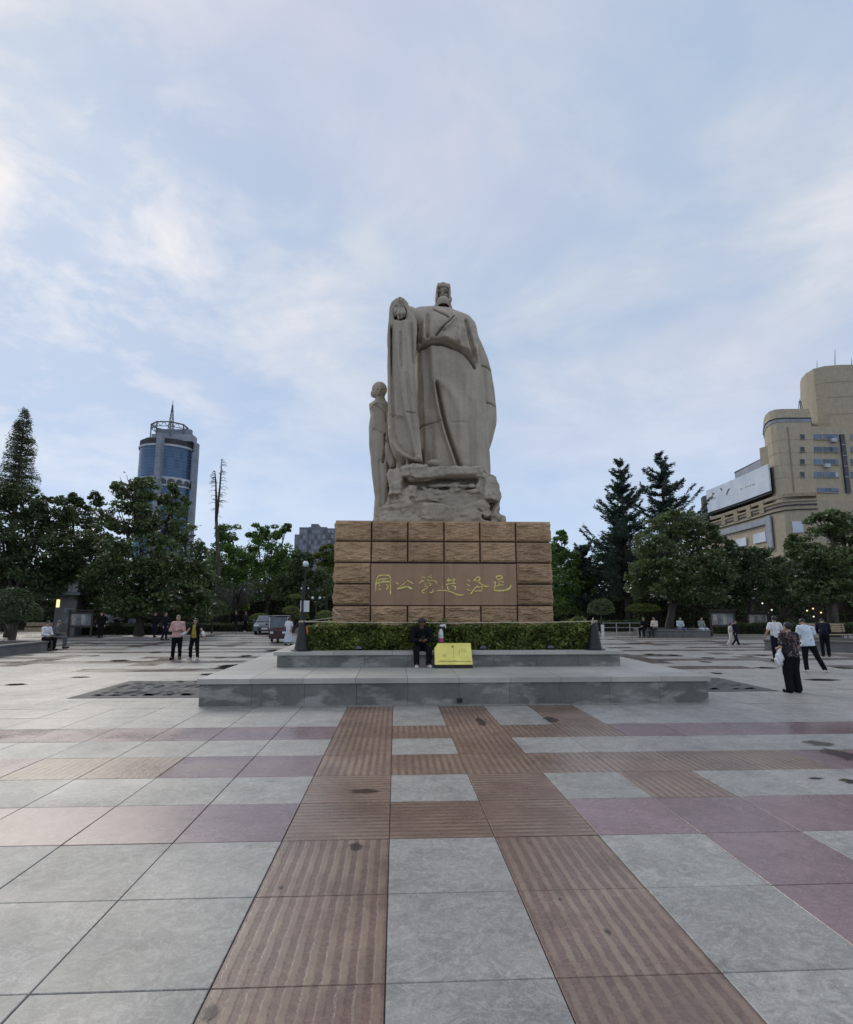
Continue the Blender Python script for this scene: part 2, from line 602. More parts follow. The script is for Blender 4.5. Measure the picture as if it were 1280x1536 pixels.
# damp patches and puddles lying on the paving
def wetmat(name, col, rough, soft):
    m = bpy.data.materials.new(name)
    m.use_nodes = True
    t, b = nodes_of(m)
    pos = t.nodes.new('ShaderNodeNewGeometry').outputs['Position']
    gen = t.nodes.new('ShaderNodeTexCoord').outputs['Generated']
    sp = t.nodes.new('ShaderNodeSeparateXYZ')
    t.links.new(gen, sp.inputs[0])
    dx = tmath(t, 'SUBTRACT', sp.outputs[0], 0.5)
    dy = tmath(t, 'SUBTRACT', sp.outputs[1], 0.5)
    rad = tmath(t, 'MULTIPLY', tmath(t, 'SQRT', tmath(t, 'ADD', tmath(t, 'MULTIPLY', dx, dx), tmath(t, 'MULTIPLY', dy, dy))), 2.0)
    rad = tmath(t, 'ADD', rad, tmath(t, 'MULTIPLY', tmath(t, 'SUBTRACT', tnoise(t, gen, 2.6, 6, 0.7), 0.5), 1.5))
    al = tramp(t, rad, [(0.46, soft), (0.66, 0.0)])
    t.links.new(al, b.inputs['Alpha'])
    t.links.new(tramp(t, tnoise(t, pos, 6, 4), [(0.35, tuple(c * 0.7 for c in col)), (0.7, col)]), b.inputs['Base Color'])
    b.inputs['Roughness'].default_value = rough
    b.inputs['Specular IOR Level'].default_value = 0.5
    M[name] = m


wetmat('puddle_water', (0.035, 0.034, 0.034), 0.05, 0.95)
wetmat('damp_stain', (0.04, 0.025, 0.022), 0.25, 0.6)


def puddle(px, py, wpx, hpx, mname, label, seed):
    c = G(px, py)
    rx = (G(px + wpx / 2, py) - G(px - wpx / 2, py)).length / 2 * 1.2
    ry = abs(G(px, py - hpx / 2).y - G(px, py + hpx / 2).y) / 2 * 1.2
    rr = random.Random(seed)
    ph = [rr.uniform(0, 6.28) for _ in range(5)]
    n = 40
    pts = []
    for k in range(n):
        th = 2 * math.pi * k / n
        s = 1 + 0.16 * math.sin(2 * th + ph[0]) + 0.12 * math.sin(3 * th + ph[1]) + 0.09 * math.sin(5 * th + ph[2]) + 0.05 * math.sin(9 * th + ph[3])
        pts.append((rx * s * math.cos(th), ry * s * math.sin(th)))
    o = MB().add([(x_, y_, 0.004) for x_, y_ in pts], [tuple(range(n))]).build('puddle', mname, loc=(c.x, c.y, 0))
    tag(o, kind='structure')
    o['label'] = label
    return o


PUD = [(350, 1000, 64, 7, 0), (190, 1027, 26, 2.5, 0), (262, 1024, 42, 3, 0), (312, 1012, 30, 4, 0), (118, 1016, 34, 2.2, 0), (25, 1027, 40, 3, 0), (370, 984, 26, 2.6, 0), (330, 987, 24, 2, 0),
       (178, 991, 34, 3.2, 0), (140, 984, 22, 1.6, 0), (232, 979, 24, 2, 0), (408, 976, 30, 3, 0), (40, 983, 26, 1.6, 0), (150, 966, 30, 2, 0),
       (984, 982, 36, 3.4, 0), (1010, 983, 30, 3, 0), (1060, 987, 24, 2, 0), (1145, 983, 22, 2, 0), (1150, 1002, 36, 3, 0), (1075, 1010, 22, 2.6, 0), (1060, 993, 24, 2, 0), (1238, 1020, 60, 4, 0), (1090, 968, 26, 1.8, 0), (1265, 1002, 30, 3, 0), (950, 965, 28, 1.6, 0),
       (535, 1270, 24, 16, 1), (545, 1187, 66, 7, 1), (722, 1083, 18, 12, 1), (825, 1079, 26, 10, 1), (1268, 1134, 60, 22, 1), (1228, 1116, 54, 10, 1), (1272, 1172, 34, 9, 0), (1222, 1168, 26, 4, 0), (315, 1520, 30, 26, 1), (421, 1332, 9, 6, 1), (912, 1398, 13, 8, 1), (840, 1349, 6, 5, 1)]
for q, (x, y, a, b, k) in enumerate(PUD):
    if k:
        puddle(x, y, a, b, 'damp_stain', 'dark damp stain on the paving', q)
    else:
        puddle(x, y, a, b, 'puddle_water', 'shallow puddle lying on the paving', q)

# ------------------------------------------------------------------ stone platform in two steps
CX = 1.385                                   # middle of monument
PF, PB = 13.0, 25.6                          # platform front and back
PX0, PX1, PZ = CX - 5.48, CX + 5.40, 0.55
plat = empty('stone_platform', (CX, PF, 0))
tag(plat, 'low wide grey granite platform with overhanging edge slabs, standing on the plaza', 'platform')


def pl(mb, name, mt, parent, at=None):
    """build in world coordinates, then parent keeping the place"""
    o = mb.build(name, mt, parent)
    p = parent
    off = Vector((0, 0, 0))
    while p is not None:
        off += p.location
        p = p.parent
    o.location = -off
    return o


CT = 0.11                                    # edge slab thickness
pl(MB().box(PX0 + 0.07, PX1 - 0.07, PF + 0.07, PB - 0.07, -0.02, PZ - CT - 0.004), 'core', 'mortar_dark', plat)
n = 10
xs = [PX0 + 0.05 + (PX1 - PX0 - 0.1) * k / n for k in range(n + 1)]
for k in range(n):
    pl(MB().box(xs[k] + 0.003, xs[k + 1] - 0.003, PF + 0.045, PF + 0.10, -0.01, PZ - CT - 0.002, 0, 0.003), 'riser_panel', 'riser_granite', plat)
m_ = 11
ys = [PF + 0.11 + (PB - PF - 0.2) * k / m_ for k in range(m_ + 1)]
for k in range(m_):
    for s in (0, 1):
        x0 = PX0 + 0.045 if s == 0 else PX1 - 0.10
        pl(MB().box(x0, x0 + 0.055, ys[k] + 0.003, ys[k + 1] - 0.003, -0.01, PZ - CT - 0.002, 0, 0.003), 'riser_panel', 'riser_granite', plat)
n = 10
xs = [PX0 + (PX1 - PX0) * k / n for k in range(n + 1)]
ys = [PF, PF + 0.82] + [PF + 0.82 + 0.98 * k for k in range(1, 12)] + [PB]
for k in range(n):
    for q in range(len(ys) - 1):
        if 1.2 < xs[k] - (CX - 5.4) < 9.0 and q > 2 and ys[q] < 22:
            continue
        dz = rng.uniform(-0.002, 0.002)
        pl(MB().box(xs[k] + 0.003, xs[k + 1] - 0.003, ys[q] + 0.003, ys[q + 1] - 0.003, PZ - CT, PZ + dz, 0, 0.005), 'edge_slab' if q == 0 else 'top_slab', 'coping_granite', plat)
pl(MB().box(PX0 + 1.3, PX1 - 1.3, PF + 2.6, 22.2, PZ - CT, PZ - 0.02), 'bedding', 'mortar_dark', plat)
pl(MB().box(690 / 640 * 0 + D(686, 1053, PF).x, D(694, 1053, PF).x, PF + 0.03, PF + 0.06, 0.03, 0.12), 'drain_cover', 'black_metal', plat)

UF, UB = 15.25, 22.0
UX0, UX1 = CX - 4.38, CX + 4.38
UZ = 0.93
step = empty('planter_kerb', (CX, UF, PZ))
tag(step, 'grey granite kerb around the hedge bed, stepping up from the platform', 'kerb')
pl(MB().box(UX0 + 0.10, UX1 - 0.10, UF + 0.10, UB - 0.1, PZ - 0.05, UZ - 0.085), 'core', 'mortar_dark', step)
n = 8
xs = [UX0 + 0.08 + (UX1 - UX0 - 0.16) * k / n for k in range(n + 1)]
for k in range(n):
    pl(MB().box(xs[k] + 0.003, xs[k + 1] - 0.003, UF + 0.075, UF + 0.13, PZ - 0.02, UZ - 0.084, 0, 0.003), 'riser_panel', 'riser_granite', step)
ys = [UF + 0.14 + (UB - UF - 0.2) * k / 6 for k in range(7)]
for k in range(6):
    for s in (0, 1):
        x0 = UX0 + 0.075 if s == 0 else UX1 - 0.13
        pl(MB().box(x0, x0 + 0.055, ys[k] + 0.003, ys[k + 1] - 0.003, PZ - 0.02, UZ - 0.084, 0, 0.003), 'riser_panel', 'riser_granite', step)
n = 6
xs = [UX0 + (UX1 - UX0) * k / n for k in range(n + 1)]
for k in range(n):
    pl(MB().box(xs[k] + 0.003, xs[k + 1] - 0.003, UF, UF + 0.52, UZ - 0.085, UZ + rng.uniform(-0.002, 0.002), 0, 0.005), 'edge_slab', 'coping_granite', step)
ys = [UF + 0.525 + (UB - UF - 0.55) * k / 5 for k in range(6)]
for k in range(5):
    for s in (0, 1):
        x0 = UX0 if s == 0 else UX1 - 0.5
        pl(MB().box(x0, x0 + 0.5, ys[k] + 0.003, ys[k + 1] - 0.003, UZ - 0.085, UZ, 0, 0.005), 'edge_slab', 'coping_granite', step)
pl(MB().box(UX0 + 0.5, UX1 - 0.5, UF + 0.53, UB - 0.2, UZ - 0.09, UZ - 0.02), 'soil_bed', 'soil', step)

# ------------------------------------------------------------------ pedestal of split-faced blocks
DF = 16.75                                   # pedestal front
DX0, DX1 = D(501, 860, DF).x, D(829, 860, DF).x
DZ1 = D(660, 781, DF).z
DZ0 = D(660, 941, DF).z
DBK = DF + 4.6
ped = empty('pedestal', ((DX0 + DX1) / 2, DF, UZ))
tag(ped, 'brown block pedestal with a smooth inscribed plaque, under the stone statue', 'pedestal')
INSET = 0.06
pl(MB().box(DX0 + INSET, DX1 - INSET, DF + INSET, DBK - INSET, UZ - 0.1, DZ1 - 0.03), 'core', 'mortar_dark', ped)
pl(MB().box(DX0 + 0.02, DX1 - 0.02, DF + 0.02, DBK - 0.02, UZ - 0.1, DZ0 - 0.01), 'base_course', 'plaque_stone', ped)


def vnoise(P, seed=0):
    """value noise on an (n,3) array"""
    P = np.asarray(P, np.float64)
    i0 = np.floor(P).astype(np.int64)
    f = P - i0
    u = f * f * (3 - 2 * f)
    out = 0
    for dx in (0, 1):
        for dy in (0, 1):
            for dz in (0, 1):
                h = (i0[..., 0] + dx) * 374761393 + (i0[..., 1] + dy) * 668265263 + (i0[..., 2] + dz) * 2147483647 + seed * 1442695041
                h = (h ^ (h >> 13)) * 1274126177
                h = (h ^ (h >> 16)) & 0xFFFF
                wgt = (u[..., 0] if dx else 1 - u[..., 0]) * (u[..., 1] if dy else 1 - u[..., 1]) * (u[..., 2] if dz else 1 - u[..., 2])
                out = out + wgt * (h / 65535.0)
    return out * 2 - 1


def fbm(P, seed=0, oct=4, gain=0.5):
    P = np.asarray(P, np.float64)
    a, s, o = 1.0, 0.0, 0.0
    for k in range(oct):
        s = s + a * vnoise(P * (2 ** k), seed + k)
        o += a
        a *= gain
    return s / o


def block_mesh(wd, ht, dp, seed, matn='red_sandstone'):
    """split-faced block: front at y=0 facing -y, rough horizontal grain"""
    nx, nz = 30, 22
    xs_ = np.linspace(-wd / 2, wd / 2, nx)
    zs_ = np.linspace(-ht / 2, ht / 2, nz)
    X, Z = np.meshgrid(xs_, zs_)
    P = np.stack([X * 3.0 + seed * 7.3, X * 0 + seed, Z * 11], -1)
    d = 0.6 * fbm(P, seed, 4, 0.62) + 0.4 * np.abs(fbm(P * [1.3, 1, 1.6], seed + 40, 3)) * 1.6
    edge = np.minimum(np.minimum(X + wd / 2, wd / 2 - X), np.minimum(Z + ht / 2, ht / 2 - Z))
    fall = np.clip(edge / 0.05, 0, 1)
    Y = 0.016 - (0.034 + 0.085 * d) * fall
    V = np.stack([X, Y, Z], -1).reshape(-1, 3)
    nf = len(V)
    idx = np.arange(nf).reshape(nz, nx)
    F = [list(q) for q in np.stack([idx[:-1, :-1], idx[:-1, 1:], idx[1:, 1:], idx[1:, :-1]], -1).reshape(-1, 4)]
    ring = list(idx[0, :]) + list(idx[1:, -1]) + list(idx[-1, -2::-1]) + list(idx[-2:0, 0])
    V2 = V[ring].copy()
    V2[:, 1] = dp
    V = np.vstack([V, V2])
    k = len(ring)
    for a in range(k):
        b_ = (a + 1) % k
        F.append([ring[a], nf + a, nf + b_, ring[b_]])
    F = [[int(q) for q in f_] for f_ in F]
    return mesh_np('stone_block', V, F, matn)


rows = [DZ1 - (DZ1 - DZ0) * k / 5 for k in range(6)]
cols = [DX0 + (DX1 - DX0) * k / 6 for k in range(7)]
bw, bh = cols[1] - cols[0], rows[0] - rows[1]
gap = 0.04
bmeshes = [block_mesh(bw - gap, bh - gap, 0.09, s) for s in range(9)]
pr = random.Random(8)
pc = ped.location
for r_ in range(5):
    for c_ in range(6):
        if r_ in (2, 3) and 1 <= c_ <= 4:
            continue
        o = link('stone_block', pr.choice(bmeshes), ped)
        o.location = Vector(((cols[c_] + cols[c_ + 1]) / 2, DF + pr.uniform(-0.006, 0.006), (rows[r_] + rows[r_ + 1]) / 2)) - pc
        o.rotation_euler = (0, math.pi * pr.choice((0, 1)), 0)
ncol = 4
sw = (DBK - DF - 0.1) / ncol
smesh = [block_mesh(sw - gap, bh - gap, 0.09, s + 20) for s in range(3)]
for side in (0, 1):
    for r_ in range(5):
        for c_ in range(ncol):
            o = link('stone_block', pr.choice(smesh), ped)
            o.location = Vector((DX0 if side == 0 else DX1, DF + 0.1 + (c_ + 0.5) * sw, (rows[r_] + rows[r_ + 1]) / 2)) - pc
            o.rotation_euler = (0, 0, -math.pi / 2 if side == 0 else math.pi / 2)
for r_ in range(5):
    for c_ in range(6):
        o = link('stone_block', pr.choice(bmeshes), ped)
        o.location = Vector(((cols[c_] + cols[c_ + 1]) / 2, DBK, (rows[r_] + rows[r_ + 1]) / 2)) - pc
        o.rotation_euler = (0, 0, math.pi)
pl(MB().box(DX0 + 0.02, DX1 - 0.02, DF + 0.02, DBK - 0.02, DZ1 - 0.05, DZ1 - 0.012), 'top_slab', 'plaque_stone', ped)
# smooth plaque slabs
for (xa, xb) in ((cols[1], cols[3]), (cols[3], cols[5])):
    pl(MB().box(xa + 0.006, xb - 0.006, DF + 0.012, DF + 0.08, rows[4] + 0.008, rows[2] - 0.03, 0, 0.004), 'plaque', 'plaque_stone', ped)

# gilded clerical-script characters, drawn stroke by stroke (photo pixels, then pressed on the plaque)
def stroke_set(pts_list, sx, sy, k):
    return [[(sx + x / k, sy + y / k, wd) for (x, y, wd) in s] for s in pts_list]


K1, K2 = 1280 / 110, 1280 / 115
CH = [
    stroke_set([[(100, 440, 10), (105, 300, 9), (125, 190, 8), (170, 150, 9), (330, 150, 10), (362, 190, 9), (358, 380, 8), (360, 490, 13)],
                [(115, 300, 13), (200, 268, 12), (350, 262, 12)], [(140, 250, 8), (180, 218, 8), (320, 212, 8)], [(245, 200, 8), (245, 262, 8)],
                [(160, 300, 7), (168, 340, 7)], [(150, 395, 8), (200, 402, 8)], [(270, 312, 8), (318, 330, 10), (318, 370, 11), (285, 402, 11)]], 555, 850, K1),
    stroke_set([[(440, 270, 7), (500, 310, 11)], [(650, 235, 6), (700, 268, 9), (755, 298, 11)], [(660, 250, 5), (580, 310, 6), (530, 345, 5)],
                [(470, 395, 14), (540, 375, 13), (640, 350, 12), (690, 365, 14), (745, 400, 13)]], 555, 850, K1),
    stroke_set([[(895, 190, 7), (940, 180, 8), (960, 205, 7)], [(925, 225, 6), (900, 240, 5)], [(1000, 185, 7), (1060, 180, 8), (1085, 210, 7)], [(1075, 130, 6), (1050, 175, 6)], [(1030, 210, 6), (1010, 235, 6)],
                [(855, 300, 9), (890, 265, 9), (960, 245, 7)], [(1000, 250, 6), (1120, 245, 7), (1172, 270, 9), (1155, 300, 11)],
                [(985, 290, 6), (960, 320, 6)], [(1020, 285, 7), (1065, 290, 8), (1065, 330, 8), (1030, 330, 6)], [(955, 345, 8), (1010, 345, 9), (1000, 385, 9), (950, 390, 6)],
                [(960, 400, 7), (915, 420, 8), (920, 460, 9), (965, 460, 8)], [(1085, 395, 6), (1115, 420, 9), (1095, 450, 11), (1045, 455, 10)]], 555, 850, K1),
    stroke_set([[(160, 185, 6), (108, 255, 9)], [(110, 245, 10), (190, 225, 9), (265, 222, 10)], [(245, 180, 6), (225, 280, 8)], [(100, 302, 10), (190, 280, 9), (270, 282, 9)],
                [(130, 320, 9), (132, 382, 9), (165, 382, 7)], [(200, 320, 7), (262, 330, 10), (262, 370, 11), (240, 385, 9)],
                [(30, 330, 8), (50, 350, 7)], [(-60, 408, 7), (40, 395, 8), (130, 408, 9), (220, 435, 9), (290, 475, 10), (400, 478, 11)]], 660, 850, K2),
    stroke_set([[(445, 212, 8), (515, 250, 9)], [(440, 290, 8), (520, 328, 9)], [(445, 375, 8), (520, 405, 9)], [(515, 460, 12), (570, 380, 9), (630, 320, 8)],
                [(640, 165, 11), (600, 205, 10), (565, 238, 9)], [(640, 165, 11), (680, 205, 11), (640, 240, 8), (590, 240, 8)], [(620, 235, 8), (700, 300, 10), (760, 335, 12), (825, 328, 9)],
                [(610, 345, 7), (700, 335, 7), (715, 350, 8), (690, 405, 8)], [(575, 415, 9), (640, 405, 9), (705, 405, 9)]], 660, 850, K2),
    stroke_set([[(935, 200, 10), (950, 160, 10), (1025, 152, 11), (1052, 180, 11), (1020, 210, 9), (945, 210, 8)], [(890, 265, 8), (925, 262, 8)], [(930, 240, 8), (925, 320, 9), (908, 370, 9), (915, 405, 10), (1040, 405, 12), (1140, 385, 13), (1190, 345, 13), (1180, 300, 7)],
                [(960, 240, 6), (1040, 245, 7), (1075, 272, 10)], [(990, 255, 7), (985, 310, 7)], [(940, 330, 8), (1010, 308, 8), (1075, 310, 7)]], 660, 850, K2)]
for st in CH:
    mb = MB()
    for s in st:
        pts = [D(x, y, DF) for (x, y, _) in s]
        ws = [max(0.011, wd / K1 * 0.0186 * 1.25) for (_, _, wd) in s]
        pp, wwid = [], []
        for a in range(len(pts) - 1):
            for t_ in range(4):
                u_ = t_ / 4
                pp.append(pts[a].lerp(pts[a + 1], u_))
                wwid.append(ws[a] * (1 - u_) + ws[a + 1] * u_)
        pp.append(pts[-1])
        wwid.append(ws[-1])
        for _ in range(2):
            pp = [pp[0]] + [(pp[a - 1] + pp[a] * 2 + pp[a + 1]) / 4 for a in range(1, len(pp) - 1)] + [pp[-1]]
        vs, fs = [], []
        for a, p in enumerate(pp):
            d_ = (pp[min(a + 1, len(pp) - 1)] - pp[max(a - 1, 0)]).normalized()
            nrm = Vector((-d_.z, 0, d_.x))
            tip = 0.45 if a in (0, len(pp) - 1) else 1.0
            wq = wwid[a] * tip
            for (o_, dy) in ((-1, 0.014), (-0.55, -0.004), (0.55, -0.004), (1, 0.014)):
                q_ = p + nrm * wq * o_
                vs.append((q_.x, DF + dy, q_.z))
        for a in range(len(pp) - 1):
            for k in range(3):
                fs.append((4 * a + k, 4 * a + k + 1, 4 * a + 4 + k + 1, 4 * a + 4 + k))
        mb.add(vs, fs)
    pl(mb, 'carved_character', 'gold_paint', ped)

# ------------------------------------------------------------------ implicit shapes meshed with surface nets
def surfnet(F, org, h):
    nx, ny, nz = F.shape
    S = F < 0
    c = [S[a:nx - 1 + a, b:ny - 1 + b, d:nz - 1 + d] for a in (0, 1) for b in (0, 1) for d in (0, 1)]
    cnt = sum(q.astype(np.int8) for q in c)
    act = (cnt > 0) & (cnt < 8)
    I = np.argwhere(act)
    vid = np.full(act.shape, -1, np.int32)
    vid[act] = np.arange(len(I))
    offs = np.array([(a, b, d) for a in (0, 1) for b in (0, 1) for d in (0, 1)])
    vals = np.stack([F[I[:, 0] + o[0], I[:, 1] + o[1], I[:, 2] + o[2]] for o in offs], 1).astype(np.float64)
    acc = np.zeros((len(I), 3))
    num = np.zeros(len(I))
    for a in range(8):
        for b in range(a + 1, 8):
            if np.abs(offs[a] - offs[b]).sum() != 1:
                continue
            va, vb = vals[:, a], vals[:, b]
            m = (va < 0) != (vb < 0)
            t = np.where(m, va / np.where(m, va - vb, 1), 0)
            acc += np.where(m[:, None], offs[a] + t[:, None] * (offs[b] - offs[a]), 0)
            num += m
    V = (I + acc / num[:, None]) * h + np.asarray(org)
    faces = []
    for ax in range(3):
        o1, o2 = [(1, 2), (2, 0), (0, 1)][ax]
        sl0 = [slice(None)] * 3
        sl1 = [slice(None)] * 3
        sl0[ax] = slice(0, -1)
        sl1[ax] = slice(1, None)
        A, B = S[tuple(sl0)], S[tuple(sl1)]
        E_ = np.argwhere(A != B)
        lim = np.array(S.shape)
        ok = (E_[:, o1] > 0) & (E_[:, o2] > 0) & (E_[:, o1] < lim[o1] - 1) & (E_[:, o2] < lim[o2] - 1)
        E_ = E_[ok]
        inside = A[E_[:, 0], E_[:, 1], E_[:, 2]]
        d1 = np.zeros(3, int)
        d1[o1] = 1
        d2 = np.zeros(3, int)
        d2[o2] = 1
        q = [E_ - d1 - d2, E_ - d2, E_, E_ - d1]
        f = np.stack([vid[w_[:, 0], w_[:, 1], w_[:, 2]] for w_ in q], 1)
        f[~inside] = f[~inside][:, ::-1]
        faces.append(f)
    return V, np.vstack(faces)


class Grid:
    def __init__(s, lo, hi, h):
        s.lo = np.array(lo, float)
        s.h = h
        n = np.ceil((np.array(hi) - s.lo) / h).astype(int) + 1
        s.x = (s.lo[0] + h * np.arange(n[0]))[:, None, None].astype(np.float32)
        s.y = (s.lo[1] + h * np.arange(n[1]))[None, :, None].astype(np.float32)
        s.z = (s.lo[2] + h * np.arange(n[2]))[None, None, :].astype(np.float32)
        s.n = tuple(n)

    def poly(s, pts):
        """signed 2-D distance to an (x,z) polygon, negative inside"""
        px, pz = np.broadcast_arrays(s.x, s.z)
        px, pz = px[:, 0, :], pz[:, 0, :]
        d = np.full(px.shape, 1e9, np.float32)
        ins = np.zeros(px.shape, bool)
        n = len(pts)
        for i in range(n):
            ax, az = pts[i]
            bx, bz = pts[(i + 1) % n]
            ex, ez = bx - ax, bz - az
            t = np.clip(((px - ax) * ex + (pz - az) * ez) / (ex * ex + ez * ez + 1e-12), 0, 1)
            d = np.minimum(d, (px - ax - t * ex) ** 2 + (pz - az - t * ez) ** 2)
            cr = ((az > pz) != (bz > pz)) & (px < ex * (pz - az) / (ez if abs(ez) > 1e-12 else 1e-12) + ax)
            ins ^= cr
        d = np.sqrt(d)
        return np.where(ins, -d, d)[:, None, :]

    def line(s, pts):
        px, pz = np.broadcast_arrays(s.x, s.z)
        px, pz = px[:, 0, :], pz[:, 0, :]
        d = np.full(px.shape, 1e9, np.float32)
        for (ax, az), (bx, bz) in zip(pts[:-1], pts[1:]):
            ex, ez = bx - ax, bz - az
            t = np.clip(((px - ax) * ex + (pz - az) * ez) / (ex * ex + ez * ez + 1e-12), 0, 1)
            d = np.minimum(d, (px - ax - t * ex) ** 2 + (pz - az - t * ez) ** 2)
        return np.sqrt(d)[:, None, :]

    def pillow(s, d2, yc, T, r):
        q = 1 - np.clip(-d2 / r, -5, 1)
        return (np.sqrt(q * q + ((s.y - yc) / T) ** 2) - 1) * np.minimum(T, r)

    def slab(s, d2, y0, y1, rd=0.05):
        a = d2 + rd
        b = np.maximum(y0 - s.y, s.y - y1) + rd
        return np.minimum(np.maximum(a, b), 0) + np.sqrt(np.maximum(a, 0) ** 2 + np.maximum(b, 0) ** 2) - rd

    def cap(s, a, b, ra, rb):
        a, b = np.array(a, float), np.array(b, float)
        e = b - a
        t = np.clip(((s.x - a[0]) * e[0] + (s.y - a[1]) * e[1] + (s.z - a[2]) * e[2]) / (e @ e + 1e-12), 0, 1)
        return np.sqrt((s.x - a[0] - t * e[0]) ** 2 + (s.y - a[1] - t * e[1]) ** 2 + (s.z - a[2] - t * e[2]) ** 2) - (ra + (rb - ra) * t)

    def ell(s, c, r):
        k = np.sqrt(((s.x - c[0]) / r[0]) ** 2 + ((s.y - c[1]) / r[1]) ** 2 + ((s.z - c[2]) / r[2]) ** 2)
        return (k - 1) * min(r)

    def box(s, c, r, rz=0.0, rd=0.03, tilt=0.0):
        dx, dy, dz = s.x - c[0], s.y - c[1], s.z - c[2]
        cz, sz = math.cos(rz), math.sin(rz)
        dx, dy = cz * dx + sz * dy, -sz * dx + cz * dy
        ct, st_ = math.cos(tilt), math.sin(tilt)
        dx, dz = ct * dx + st_ * dz, -st_ * dx + ct * dz
        qx, qy, qz = np.abs(dx) - r[0] + rd, np.abs(dy) - r[1] + rd, np.abs(dz) - r[2] + rd
        return np.sqrt(np.maximum(qx, 0) ** 2 + np.maximum(qy, 0) ** 2 + np.maximum(qz, 0) ** 2) + np.minimum(np.maximum(qx, np.maximum(qy, qz)), 0) - rd

    def pts(s):
        return np.stack(np.broadcast_arrays(s.x, s.y, s.z), -1)

    def mesh(s, F, name, mats, smooth=True):
        V, Q = surfnet(np.ascontiguousarray(np.broadcast_to(F, s.n)), s.lo, s.h)
        return mesh_np(name, V, Q, mats, smooth)


def smin(a, b, k):
    h = np.clip(0.5 + 0.5 * (b - a) / k, 0, 1)
    return b + (a - b) * h - k * h * (1 - h)


def gauss(d, w_):
    return np.exp(-(d / w_) ** 2)


def px2(pts, Y):
    out = []
    for p in pts:
        q = D(p[0], p[1], p[2] if len(p) > 2 else Y)
        out.append((q.x, q.z))
    return out


# ------------------------------------------------------------------ statue
statue = empty('stone_statue', (CX, 18.9, DZ1 - 0.012))
tag(statue, 'tall grey stone statue of a robed bearded man reaching out, smaller attendant beside, on rock', 'statue')


def st_link(name, me):
    o = link(name, me, statue)
    o.location = -statue.location
    return o


# --- robed figure
SY = 18.8
g_ = Grid((D(575, 700, 17).x, 16.6, D(600, 728, SY).z), (D(752, 600, SY).x, 20.3, D(660, 438, SY).z), 0.030)
robe2 = g_.poly(px2([(632, 492), (660, 486), (700, 492), (716, 520), (724, 560), (729, 600), (732, 640), (734, 670), (737, 705), (738, 728), (636, 728), (632, 700), (626, 650), (622, 590), (622, 520)], 18.7))
robe = g_.pillow(robe2, SY + 0.05, 0.94, 0.55)
CFY = 17.66
chest2 = g_.poly(px2([(615, 472), (619, 464), (628, 460), (645, 457.5), (657, 458), (672, 460), (686, 466), (698, 473), (707, 482), (713, 496), (716.5, 520), (718, 546, 18.2),
                      (713, 541, CFY), (706, 530, CFY), (697, 521, CFY), (686, 514.5, CFY), (674, 510, CFY), (660, 507, CFY), (648, 507, CFY), (636, 510, CFY), (627, 514, CFY), (620, 514, 18.0), (619, 500)], 18.6))
zt, zb = D(660, 457, 18.6).z, D(660, 507, CFY).z
lean = np.clip((g_.z - zb) / (zt - zb), 0, 1.2)
chest = g_.pillow(chest2, SY + 0.05, 1.22 - 0.62 * np.clip(lean, 0, 1) ** 1.7, 0.07 + 0.45 * np.clip(lean, 0, 1))
cape2 = g_.poly(px2([(688, 467), (700, 474), (709, 482), (717, 495), (726, 512), (733, 530), (740, 553), (745, 580), (747.5, 605), (747, 632), (743, 655), (737, 672), (734, 684), (736, 712), (722, 712), (712, 640), (705, 560), (700, 500)], 18.7))
cape = g_.pillow(cape2, SY + 0.35, 0.72, 0.40)
# displacement drawn in the front plane
YF = 17.85
fr = 0.0
fold = px2([(655, 573), (659, 592), (663, 612), (668, 634), (676, 660), (684, 682), (691, 702)], YF)
dl = g_.line(fold)
fr = fr + 0.20 * gauss(dl, 0.055)
ridge = g_.line(px2([(652, 573), (655, 600), (660, 625), (667, 650), (676, 676), (684, 702)], YF))
fr = fr - 0.10 * gauss(ridge, 0.06)
right_fold = g_.line(px2([(657, 573), (672, 580), (686, 600), (692, 650), (696, 705)], YF))
fr = fr - 0.05 * gauss(right_fold, 0.14)
for (pp, dd, ww) in (([(640, 520), (642, 560), (644, 610)], 0.05, 0.12), ([(632, 636), (646, 634), (662, 632)], 0.05, 0.022), ([(676, 632), (700, 634)], 0.025, 0.02), 
                     ([(660, 512), (676, 514), (690, 517)], 0.03, 0.05), ([(705, 600), (708, 660), (712, 705)], 0.03, 0.10), ([(648, 640), (650, 705)], 0.035, 0.09)):
    fr = fr + dd * gauss(g_.line(px2(pp, YF)), ww)
for (pp, dd, ww) in (([(648, 520), (650, 565)], 0.04, 0.10), ([(700, 560), (702, 700)], 0.04, 0.09), ([(636, 560), (638, 700)], 0.04, 0.08)):
    fr = fr - dd * gauss(g_.line(px2(pp, YF)), ww)
fr = fr + 0.15 * gauss(g_.line(px2([(624, 515), (636, 512), (650, 509.5), (664, 510), (678, 514), (690, 519), (700, 526), (708, 535), (714, 546)], CFY)), 0.045)
front = np.clip((SY + 0.2 - g_.y) / 0.3, 0, 1)
robe = robe + fr * front
ch = 0.0
for (pp, dd, ww) in (([(682, 471), (672, 484), (662, 494), (655, 502)], 0.075, 0.022), ([(652, 459), (660, 464), (670, 470), (674, 473)], 0.05, 0.03), ([(642, 470), (641, 504)], 0.03, 0.06), ([(632, 468), (630, 510)], 0.05, 0.06),
                     ([(622, 474), (626, 490), (624, 516)], 0.10, 0.05), ([(700, 480), (706, 505), (712, 535)], 0.05, 0.05)):
    ch = ch + dd * gauss(g_.line(px2(pp, 17.75)), ww)
for (pp, dd, ww) in (([(684, 474), (674, 487), (667, 495)], 0.03, 0.05), ([(690, 490), (688, 515)], 0.03, 0.08)):
    ch = ch - dd * gauss(g_.line(px2(pp, 17.75)), ww)
chest = chest + ch * front
cp = 0.0
